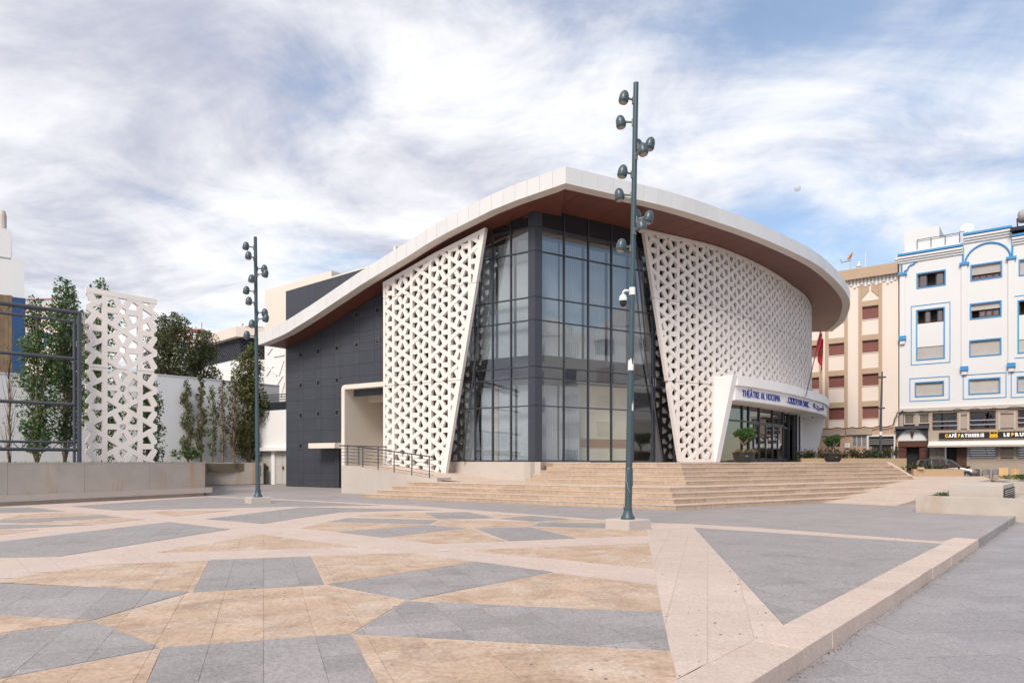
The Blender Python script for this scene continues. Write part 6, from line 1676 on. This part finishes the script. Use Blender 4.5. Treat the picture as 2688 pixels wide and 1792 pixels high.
for r in grw:
    MB().fbox(fR, r[0], r[1], r[2], r[3], -.2, -.05).build('red_panel', MT['wood_red'], CF)
    um = (r[0] + r[1]) / 2; g_ = (um - .42, um + .42, r[2] + .25, r[3] - .02)
    gg = ring(g_, .05, -.04, .06, 'dish_cream', 'grille_frame', CF); k_ = MB()
    MB().fbox(fR, g_[0] + .05, g_[1] - .05, g_[2] + .05, g_[3] - .05, -.045, -.03).build('dark_back', MT['dark_room'], gg)
    for i in range(1, 8): u = g_[0] + (g_[1] - g_[0]) * i / 8; k_.fbox(fR, u - .012, u + .012, g_[2] + .05, g_[3] - .05, -.01, .02)
    for i in range(1, 11): z = g_[2] + (g_[3] - g_[2]) * i / 11; k_.fbox(fR, g_[0] + .05, g_[1] - .05, z - .012, z + .012, .021, .04)
    k_.build('grille_bars', MT['cafe_stone'], gg)
for r in upw:
    wo = ring(r, .11, -.15, .1, 'wood_brown', 'cafe_window', CF)
    um = r[0] + (r[1] - r[0]) * .42
    MB().fbox(fR, um - .05, um + .05, r[2] + .11, r[3] - .11, -.12, .05).build('mullion', MT['wood_brown'], wo)
    MB().fbox(fR, r[0] + .11, r[1] - .11, r[2] + .11, r[3] - .11, -.06, -.05).build('pane', MT['glass_cafe'], wo)
    for z in (r[2] + .42, r[2] + .82): MB().fbox(fR, r[0], r[1], z - .04, z + .04, .18, .24).build('guard_rail', MT['alloy'], wo)
for r in low_[1:]:
    wo = ring(r, .1, -.15, .1, 'wood_brown', 'cafe_window', CF)
    MB().fbox(fR, r[0] + .1, r[1] - .1, r[2] + .1, r[3] - .1, -.06, -.05).build('pane', MT['glass_cafe'], wo)
    for k in range(5): z = r[2] + (r[3] - r[2]) * (k + .5) / 5; MB().fbox(fR, r[0], r[1], z - .035, z + .035, .18, .23).build('guard_rail', MT['alloy'], wo)
for x0, x1, va, vb in ((2522, 2539, 1090, 1126), (2626, 2661, 1086, 1124), (2522, 2539, 1178, 1202), (2626, 2661, 1176, 1202)):
    a, b = fR.su(x1), fR.su(x0)
    MB().fbox(fR, a - .15, a, rz(x0, vb + 4), rz(x0, va - 6), O1 + .051, O1 + .1).build('pale_strip', MT['cafe_stone_pale'], CF); MB().fbox(fR, b, b + .15, rz(x0, vb + 4), rz(x0, va - 6), O1 + .051, O1 + .1).build('pale_strip', MT['cafe_stone_pale'], CF)
    for v in (va, vb): MB().fbox(fR, a + .02, b - .02, rz((x0 + x1) / 2, v) - .04, rz((x0 + x1) / 2, v) + .04, O1 + .051, O1 + .08).build('brown_line', MT['wood_brown'], CF)
dd = MB().fbox(fR, low_[0][0], low_[0][1], .1, low_[0][3], -.28, -.25).build('dark_doorway', MT['dark_room'], CF)
MB().fbox(fR, low_[0][0] - .75, low_[0][0] - .02, .1, low_[0][3], O1 + .051, O1 + .12).build('open_door_leaf', MT['wood_brown'], CF)
MB().fbox(fR, low_[0][1], low_[0][1] + .12, .1, low_[0][3], O1 + .051, O1 + .2).build('door_post', MT['alloy'], CF)
r = (wdoor[0] + .1, wdoor[1] - .1, .1, wdoor[3])
MB().fbox(fR, r[0], r[1], r[2], r[3], O1 + .051, O1 + .07).build('grille_back', MT['wood_red'], CF)
k_ = MB()
for i in range(7): u = r[0] + (r[1] - r[0]) * (i + .5) / 7; k_.fbox(fR, u - .022, u + .022, r[2], r[3], O1 + .1, O1 + .14)
for i in range(8): z = r[2] + (r[3] - r[2]) * (i + .5) / 8; k_.fbox(fR, r[0] + (i % 2) * .3, r[1] - ((i + 1) % 2) * .3, z - .022, z + .022, O1 + .141, O1 + .17)
k_.build('white_grille', MT['cafe_stone_pale'], CF)
# arched dark portal
pt = empty('house_portal'); pt.parent = CF
a, b = fR.su(2437), fR.su(2354); zt_p = rz(2395, 1122); zsp = rz(2395, 1157); um = (a + b) / 2
ow = 1.3
poly = [(b, zsp), (b, zt_p), (a, zt_p), (a, zsp)]
archp = [(um + (-ow) * math.cos(math.pi * k / 14), zsp + 1.15 * math.sin(math.pi * k / 14)) for k in range(15)]
for k in range(14):
    p, q_ = archp[k], archp[k + 1]; MB().fpoly(fR, [p, q_, (q_[0], zt_p - .12), (p[0], zt_p - .12)], .0, O1 + .2).build('arch_stone', MT['joint_dark'], pt)
MB().fbox(fR, a, um - ow, zsp - .001, zt_p - .12, 0, O1 + .2).build('spandrel', MT['steel_grey'], pt); MB().fbox(fR, um + ow, b, zsp - .001, zt_p - .12, 0, O1 + .2).build('spandrel', MT['steel_grey'], pt)
MB().fbox(fR, a - .08, b + .08, zt_p - .119, zt_p + .14, 0, O1 + .4).build('portal_cornice', MT['steel_grey'], pt)
MB().fpoly(fR, [(um + (-ow + .02) * math.cos(math.pi * k / 14), zsp + .02 + 1.12 * math.sin(math.pi * k / 14)) for k in range(15)], -.05, .0).build('tympanum', MT['apartment_white'], pt)
MB().lathe(fR.p(um, zsp + .3, .1), [(.04, 0), (.16, .45), (.1, .6)], 8).build('lantern', MT['wood_brown'], pt)
for c, d in ((a, um - ow), (um + ow, b)):
    MB().fbox(fR, c + .1, d - .1, 0, zsp - .5, 0, O1 + .12).build('column', MT['joint_dark'], pt); MB().fbox(fR, c, d, zsp - .5, zsp - .002, 0, O1 + .25).build('capital', MT['steel_grey'], pt)
MB().fbox(fR, um - ow, um + ow, zsp - .55, zsp - .01, -.12, .05).build('carved_lintel', MT['wood_brown'], pt)
for c, d in ((um - ow, um - .55), (um + .5, um + ow)):
    dl_ = MB().fbox(fR, c, d, 0, zsp - .56, -.2, -.1).build('door_leaf', MT['wood_red'], pt)
    for k in range(4): z = .3 + k * .75; MB().fbox(fR, c + .1, d - .1, z, z + .6, -.1, -.06).build('door_panel', MT['wood_brown'], pt)
MB().fbox(fR, um - .55, um + .5, 0, zsp - .56, -.9, -.8).build('dark_opening', MT['dark_room'], pt)
# sign
sgr = (fR.su(2790), fR.su(2466.5), rz(2560, 1149.5), rz(2560, 1134.5))
zs0, zs1 = rz(2467, 1151.5), rz(2467, 1136)
sg = MB().fbox(fR, sgr[0], sgr[1], zs0, zs1, O1 + .051, O1 + .25).build('cafe_sign', MT['sign_black'], CF)
lh = (zs1 - zs0) * .5
place_text('CAFÉ', fR, fR.su(2482), fR.su(2512), zs0 + (zs1 - zs0) * .24, lh, O1 + .27, {'C': 'sign_yellow', '*': 'sign_white'}, sg, sgn=-1, ex=.02, bold=.03)
place_text('PATISSERIE', fR, fR.su(2516), fR.su(2584), zs0 + (zs1 - zs0) * .24, lh, O1 + .27, {'P': 'sign_yellow', '*': 'sign_white'}, sg, sgn=-1, ex=.02, bold=.03)
place_text('LE', fR, fR.su(2635), fR.su(2651), zs0 + (zs1 - zs0) * .24, lh, O1 + .27, {'*': 'sign_white'}, sg, sgn=-1, ex=.02, bold=.03)
place_text('BRUN', fR, fR.su(2655), fR.su(2700), zs0 + (zs1 - zs0) * .24, lh, O1 + .27, {'B': 'sign_yellow', '*': 'sign_white'}, sg, sgn=-1, ex=.02, bold=.03)
bx_ = (fR.su(2619), fR.su(2599), zs0 + .03, zs1 + .06)
ring(bx_, .05, O1 + .251, O1 + .3, 'sign_yellow', 'emblem_frame', sg)
um = (bx_[0] + bx_[1]) / 2; zm = (bx_[2] + bx_[3]) / 2
MB().fpoly(fR, [(um - .26, zm + .02), (um + .26, zm + .02), (um + .2, zm - .16), (um - .2, zm - .16)], O1 + .252, O1 + .28).build('emblem_cup', MT['sign_yellow'], sg)
MB().tube([fR.p(um, zm + .06, O1 + .27), fR.p(um - .06, zm + .16, O1 + .27), fR.p(um + .03, zm + .26, O1 + .27)], .022, 5).build('emblem_steam', MT['sign_yellow'], sg)
MB().fbox(fR, um - .34, um + .34, zm - .22, zm - .18, O1 + .252, O1 + .28).build('emblem_saucer', MT['sign_yellow'], sg)
# awning
za0, za1 = rz(2437, 1158), rz(2437, 1170)
ua0, ua1 = fR.su(2790), fR.su(2440)
q = [fR.p(ua0, za0, O1 + .06), fR.p(ua1, za0, O1 + .06), fR.p(ua1 + .0, za1 + .02, 1.25), fR.p(ua0, za1 + .02, 1.25)]
MB().hexa([v - Vector((0, 0, .03)) for v in q] + q).build('awning', MT['awning'], CF)
MB().hexa([fR.p(ua0, za1 - .14, 1.25), fR.p(ua1, za1 - .14, 1.25), fR.p(ua1, za1 - .14, 1.3), fR.p(ua0, za1 - .14, 1.3), fR.p(ua0, za1 + .03, 1.25), fR.p(ua1, za1 + .03, 1.25), fR.p(ua1, za1 + .03, 1.3), fR.p(ua0, za1 + .03, 1.3)]).build('awning_rail', MT['cafe_stone_pale'], CF)
# sagging cables along the two fronts
def cable(name, label, pts, o=.35, r_=.05):
    q = []
    for i, (x, v) in enumerate(pts): s = fR.sv(x, v); q.append(fR.p(s[0], s[1], o))
    out_ = []
    for a_, b_ in zip(q, q[1:]):
        for k in range(5): t_ = k / 5; p = a_.lerp(b_, t_); out_.append(p - Vector((0, 0, .12 * math.sin(math.pi * t_) + rnd.uniform(0, .03))))
    out_.append(q[-1]); return tag(MB().tube(out_, r_, 5).build(name, MT['cable']), label, 'cable', 'cable bundles on the street fronts')
cable('cable_bundle', 'sagging black cable bundle along the beige building', [(2150, 1123), (2200, 1122), (2240, 1121), (2270, 1120), (2310, 1118), (2345, 1116), (2350, 1098), (2357, 1082), (2372, 1078)])
cable('cable_bundle', 'black cables running along the top of the cafe front', [(2368, 1079), (2420, 1078), (2470, 1077), (2515, 1073), (2560, 1072), (2610, 1071), (2660, 1067), (2720, 1064)], o=.45, r_=.03)

# ---- building seen only as a reflection in the glazing
fX = Frame((44, 46), (.12, -1), (-1, 0)); XB = empty('reflected_building', 'white block with arched top mirrored in the theatre glazing', 'building')
MB().fbox(fX, 0, 44, 0, 17, -9, 0).build('wall', MT['apartment_white'], XB)
for k in range(9):
    for j in range(5): MB().fbox(fX, 2 + k * 4.7, 4.2 + k * 4.7, 1.2 + j * 3.2, 2.9 + j * 3.2, .001, .06).build('window', MT['shutter_grey' if (k + j) % 3 else 'glass_win'], XB)
for k in range(3):
    c = 8 + 14 * k; MB().fpoly(fX, [(c + 5 * math.cos(math.pi * i / 12), 16.9 + 2.6 * math.sin(math.pi * i / 12)) for i in range(13)], -.6, .1).build('gable', MT['apartment_white'], XB)

# ================================================================== CARS
def loft(sections, m, name, parent, smooth='auto'):
    b = MB(); n = len(sections[0]); vs = [p for s in sections for p in s]; fs = []
    for i in range(len(sections) - 1):
        for j in range(n): fs.append((i * n + j, i * n + (j + 1) % n, (i + 1) * n + (j + 1) % n, (i + 1) * n + j))
    fs.append(tuple(range(n))[::-1]); fs.append(tuple((len(sections) - 1) * n + j for j in range(n)))
    return b.add(vs, fs).build(name, MT[m], parent, smooth=smooth)
def car(name, label, pos, ang, paint, L=4.5, Hc=1.66, Wd=1.74):
    """estate car; local x forward, y left, z up; body lofted from cross sections"""
    t = empty(name, label, 'car', 'cars parked along the street'); t.location = (*pos, 0.03); t.rotation_euler = (0, 0, ang)
    h = Wd / 2
    def sec(x, zb, zw, hw): return [(x, -hw * .93, zb), (x, -hw, zb + .12), (x, -hw, zb + .35), (x, -hw * .985, zw - .1), (x, -hw * .93, zw), (x, hw * .93, zw), (x, hw * .985, zw - .1), (x, hw, zb + .35), (x, hw, zb + .12), (x, hw * .93, zb)]
    k = Hc / 1.66
    body = [sec(-.5 * L, .42, .85, h * .86), sec(-.49 * L, .28, .95 * k, h * .94), (sec(-.44 * L, .22, .99 * k, h)), sec(-.2 * L, .2, .98 * k, h), sec(.1 * L, .2, .97 * k, h), sec(.24 * L, .2, .95 * k, h), sec(.36 * L, .2, .84 * k, h * .98), sec(.45 * L, .21, .72 * k, h * .93), sec(.485 * L, .24, .62 * k, h * .84), sec(.5 * L, .3, .52 * k, h * .72)]
    loft(body, paint, 'body', t)
    def cab(x, z0, z1, w0, w1): return [(x, -w0, z0), (x, -w1, z1), (x, -w1 * .86, z1 + .045), (x, w1 * .86, z1 + .045), (x, w1, z1), (x, w0, z0)]
    # roof and pillars as a skeleton over a dark glass house
    gh_ = [[(-.485 * L, -h * .9, .93 * k), (-.43 * L, -h * .74, (Hc - .1)), (-.43 * L, h * .74, (Hc - .1)), (-.485 * L, h * .9, .93 * k)]]
    xs = [(-.486, .93, .90, -.44, .73), (.255, .93, .90, .06, .72)]
    b = MB()
    q = []
    for (xb, zb, wb, xt, wt2) in xs: q += [(xb * L, -h * wb, zb * k), (xb * L, h * wb, zb * k), (xt * L, h * wt2, Hc - .06), (xt * L, -h * wt2, Hc - .06)]
    b.add(q, [(0, 1, 2, 3), (7, 6, 5, 4), (0, 3, 7, 4), (1, 5, 6, 2), (3, 2, 6, 7), (0, 4, 5, 1)]).build('windows', MT['car_glass'], t)
    loft([[(x * L, -h * w_, z), (x * L, -h * w_ * .8, z + .055), (x * L, h * w_ * .8, z + .055), (x * L, h * w_, z), (x * L, h * w_ * .9, z - .05), (x * L, -h * w_ * .9, z - .05)] for x, z, w_ in ((-.452, Hc - .1, .72), (-.42, Hc - .055, .75), (-.2, Hc - .03, .76), (0, Hc - .05, .75), (.07, Hc - .1, .73))], paint, 'roof', t)
    for s in (-1, 1):
        for (xb, xt, wd_) in ((-.49, -.445, .2), (-.25, -.235, .09), (.0, -.01, .08), (.262, .066, .07)):
            p0, p1 = Vector((xb * L, s * h * .905, .92 * k)), Vector((xt * L, s * h * .735, Hc - .06))
            d_ = Vector((wd_ / 2, 0, 0)); MB().hexa([p0 - d_, p0 + d_, p0 + d_ - Vector((0, s * .05, 0)), p0 - d_ - Vector((0, s * .05, 0)), p1 - d_, p1 + d_, p1 + d_ - Vector((0, s * .05, 0)), p1 - d_ - Vector((0, s * .05, 0))]).build('pillar', MT[paint], t)
        MB().tube([(-.38 * L, s * h * .66, Hc + .05), (-.05 * L, s * h * .66, Hc + .05)], .02, 6).build('roof_rail', MT['car_black'], t)
        MB().lathe((.2 * L, s * (h + .1), 1.0 * k), [(.02, -.09), (.09, -.06), (.1, .05), (.04, .1)], 10, (1, 0, 0)).build('door_mirror', MT['car_black'], t, smooth=True)
        MB().hexa([(.39 * L, s * h * .96, .6), (.47 * L, s * h * .8, .56), (.47 * L, s * h * .55, .6), (.41 * L, s * h * .6, .74), (.36 * L, s * h * .99, .72), (.455 * L, s * h * .86, .66), (.455 * L, s * h * .6, .7), (.38 * L, s * h * .7, .82)]).build('headlight', MT['headlight'], t)
        MB().hexa([(-.502 * L, s * h * .86, .8), (-.47 * L, s * h * .985, .8), (-.46 * L, s * h * .9, .8), (-.49 * L, s * h * .7, .8), (-.5 * L, s * h * .86, 1.15), (-.475 * L, s * h * .955, 1.15), (-.46 * L, s * h * .8, 1.15), (-.485 * L, s * h * .7, 1.15)]).build('tail_light', MT['tail_red'], t)
        for x in (-.3 * L, .315 * L):
            MB().lathe((x, s * (h - .02), .32), [(.36, 0), (.36, .024)], 24, (0, s, 0)).build('wheel_arch', MT['car_black'], t)
            wh = empty('wheel'); wh.parent = t
            MB().lathe((x, s * (h - .16), .31), [(.2, 0), (.3, .02), (.315, .07), (.315, .15), (.3, .195), (.2, .2)], 24, (0, s, 0)).build('tyre', MT['tyre'], wh, smooth='auto')
            MB().lathe((x, s * (h + .02), .31), [(.2, 0), (.21, .02), (.17, .022)], 20, (0, s, 0)).build('rim', MT['car_black'], wh)
            sp_ = MB()
            for i in range(5):
                a = 2 * math.pi * i / 5 + .3; c_, s_ = math.cos(a), math.sin(a); y0 = s * (h + .045); pp = Vector((x, y0, .31)); rdl = Vector((c_, 0, s_)); tg_ = Vector((-s_, 0, c_))
                sp_.hexa([pp - tg_ * .03, pp + tg_ * .03, pp + tg_ * .03 - Vector((0, s * .02, 0)), pp - tg_ * .03 - Vector((0, s * .02, 0)), pp + rdl * .2 - tg_ * .05, pp + rdl * .2 + tg_ * .05, pp + rdl * .2 + tg_ * .05 - Vector((0, s * .02, 0)), pp + rdl * .2 - tg_ * .05 - Vector((0, s * .02, 0))])
            sp_.build('spokes', MT['alloy'], wh)
        MB().fbox(Frame((0, s * h), (1, 0), (0, s)), -.42 * L, .3 * L, .24, .3, -.03, .02).build('side_sill', MT['car_black'], t)
        for x in (-.12, .1): MB().fbox(Frame((0, s * h), (1, 0), (0, s)), x * L, x * L + .18, .84 * k, .87 * k, -.02, .035).build('door_handle', MT[paint], t)
    MB().box(.47 * L, .502 * L, -.5, .5, .3, .44).build('bumper_grille', MT['car_black'], t)
    return t
sd_ = Vector((.787, -.617)); ang = math.atan2(sd_.y, sd_.x)
pc = Vector((x47(2487, 57.6), 57.6)) + Vector((.0, .0))
car('brown_car', 'brown estate car parked in front of the cafe', pc, ang, 'car_brown')
car('white_car', 'white car half hidden behind the potted tree and planter', (x47(2150, 60.5), 60.5), ang, 'car_white', 4.3, 1.6)
car('grey_car', 'grey car mostly hidden behind the rose bushes', (x47(2278, 62.0), 62.0), ang, 'car_grey', 4.2, 1.48)

# ================================================================== CAFE FURNITURE
def cafe_chair(label, u, Y, m, rz_):
    t = empty('cafe_chair', label, 'chair', 'plastic chairs outside the cafe'); t.location = (x47(u, Y), Y, 0.006); t.rotation_euler = (0, 0, rz_); w_ = .27
    MB().hexa([(-w_, -.26, .42), (w_, -.26, .42), (w_ * .9, .22, .4), (-w_ * .9, .22, .4), (-w_, -.26, .455), (w_, -.26, .455), (w_ * .9, .22, .435), (-w_ * .9, .22, .435)]).build('seat', MT[m], t, bevel=.01)
    q = []
    for k in range(7):
        a = -1 + 2 * k / 6; x = a * w_ * (.95 + .05); y = .2 + .08 * (1 - a * a); q += [(x, y, .44), (x * 1.02, y + .1, .86 - .07 * a * a)]
    MB().add(q + [(p[0], p[1] + .025, p[2]) for p in q], [(2 * k, 2 * k + 1, 2 * k + 3, 2 * k + 2) for k in range(6)] + [(14 + 2 * k, 16 + 2 * k, 17 + 2 * k, 15 + 2 * k) for k in range(6)] + [(2 * k + 1, 15 + 2 * k, 17 + 2 * k, 2 * k + 3) for k in range(6)]).build('backrest', MT[m], t, smooth='auto')
    for sx_ in (-1, 1):
        MB().tube([(sx_ * w_, -.24, .0), (sx_ * w_ * .98, -.24, .42)], .024, 6).build('leg', MT[m], t); MB().tube([(sx_ * w_, .3, .0), (sx_ * w_ * .9, .22, .42)], .024, 6).build('leg', MT[m], t)
        MB().tube([(sx_ * w_, -.22, .42), (sx_ * w_ * 1.05, -.2, .64), (sx_ * w_ * 1.05, .1, .67), (sx_ * w_, .25, .66)], .024, 6).build('armrest', MT[m], t)
cafe_chair('dark charcoal plastic chair nearest the brown car', 2561, 59.2, 'chair_dark', R_(-38))
cafe_chair('middle grey plastic armchair outside the cafe', 2588, 58.6, 'chair_grey', R_(-38))
cafe_chair('grey plastic armchair beside the pale leaning tabletop', 2615, 57.9, 'chair_grey', R_(-36))
def leaning(name, label, u, Y, w_, h, slat):
    t = empty(name, label, 'table top', 'table tops leaning outside the cafe'); t.location = (x47(u, Y), Y, .006); t.rotation_euler = (0, 0, R_(-38)); a = R_(12)
    up = Vector((0, math.sin(a), math.cos(a))); fwd = Vector((0, -math.cos(a), math.sin(a)))
    def pl_(x0, x1, z0, z1, d0, d1): return MB().hexa([Vector((x, 0, 0)) + up * z + fwd * d for z in (z0,) for x, d in ((x0, d0), (x1, d0), (x1, d1), (x0, d1))] + [Vector((x, 0, 0)) + up * z1 + fwd * d for x, d in ((x0, d0), (x1, d0), (x1, d1), (x0, d1))])
    pl_(-w_ / 2, w_ / 2, 0, h, 0, .03).build('board', MT['wood_pale' if not slat else 'counter_wood'], t)
    if slat:
        for k in range(9): pl_(-w_ / 2 + .04, w_ / 2 - .04, .06 + k * (h - .1) / 9, .06 + k * (h - .1) / 9 + .06, .031, .05).build('slat', MT['wood_pale'], t)
        pl_(-.04, .04, .02, h - .02, .051, .08).build('batten', MT['wood_pale'], t)
leaning('table_top', 'smooth pale wooden tabletop leaning by the cafe chairs', 2634, 56.9, .62, 1.0, False)
leaning('table_top', 'slatted wooden tabletop leaning at the right of the smooth one', 2665, 56.0, .62, .95, True)
bush('potted_plant', 'small round green plant under the cafe window', (x47(2533, 60.6), 60.6, .8), .42, .3, .4, 'leaf_ficus', 500, .07, cat='plant', seed=90)
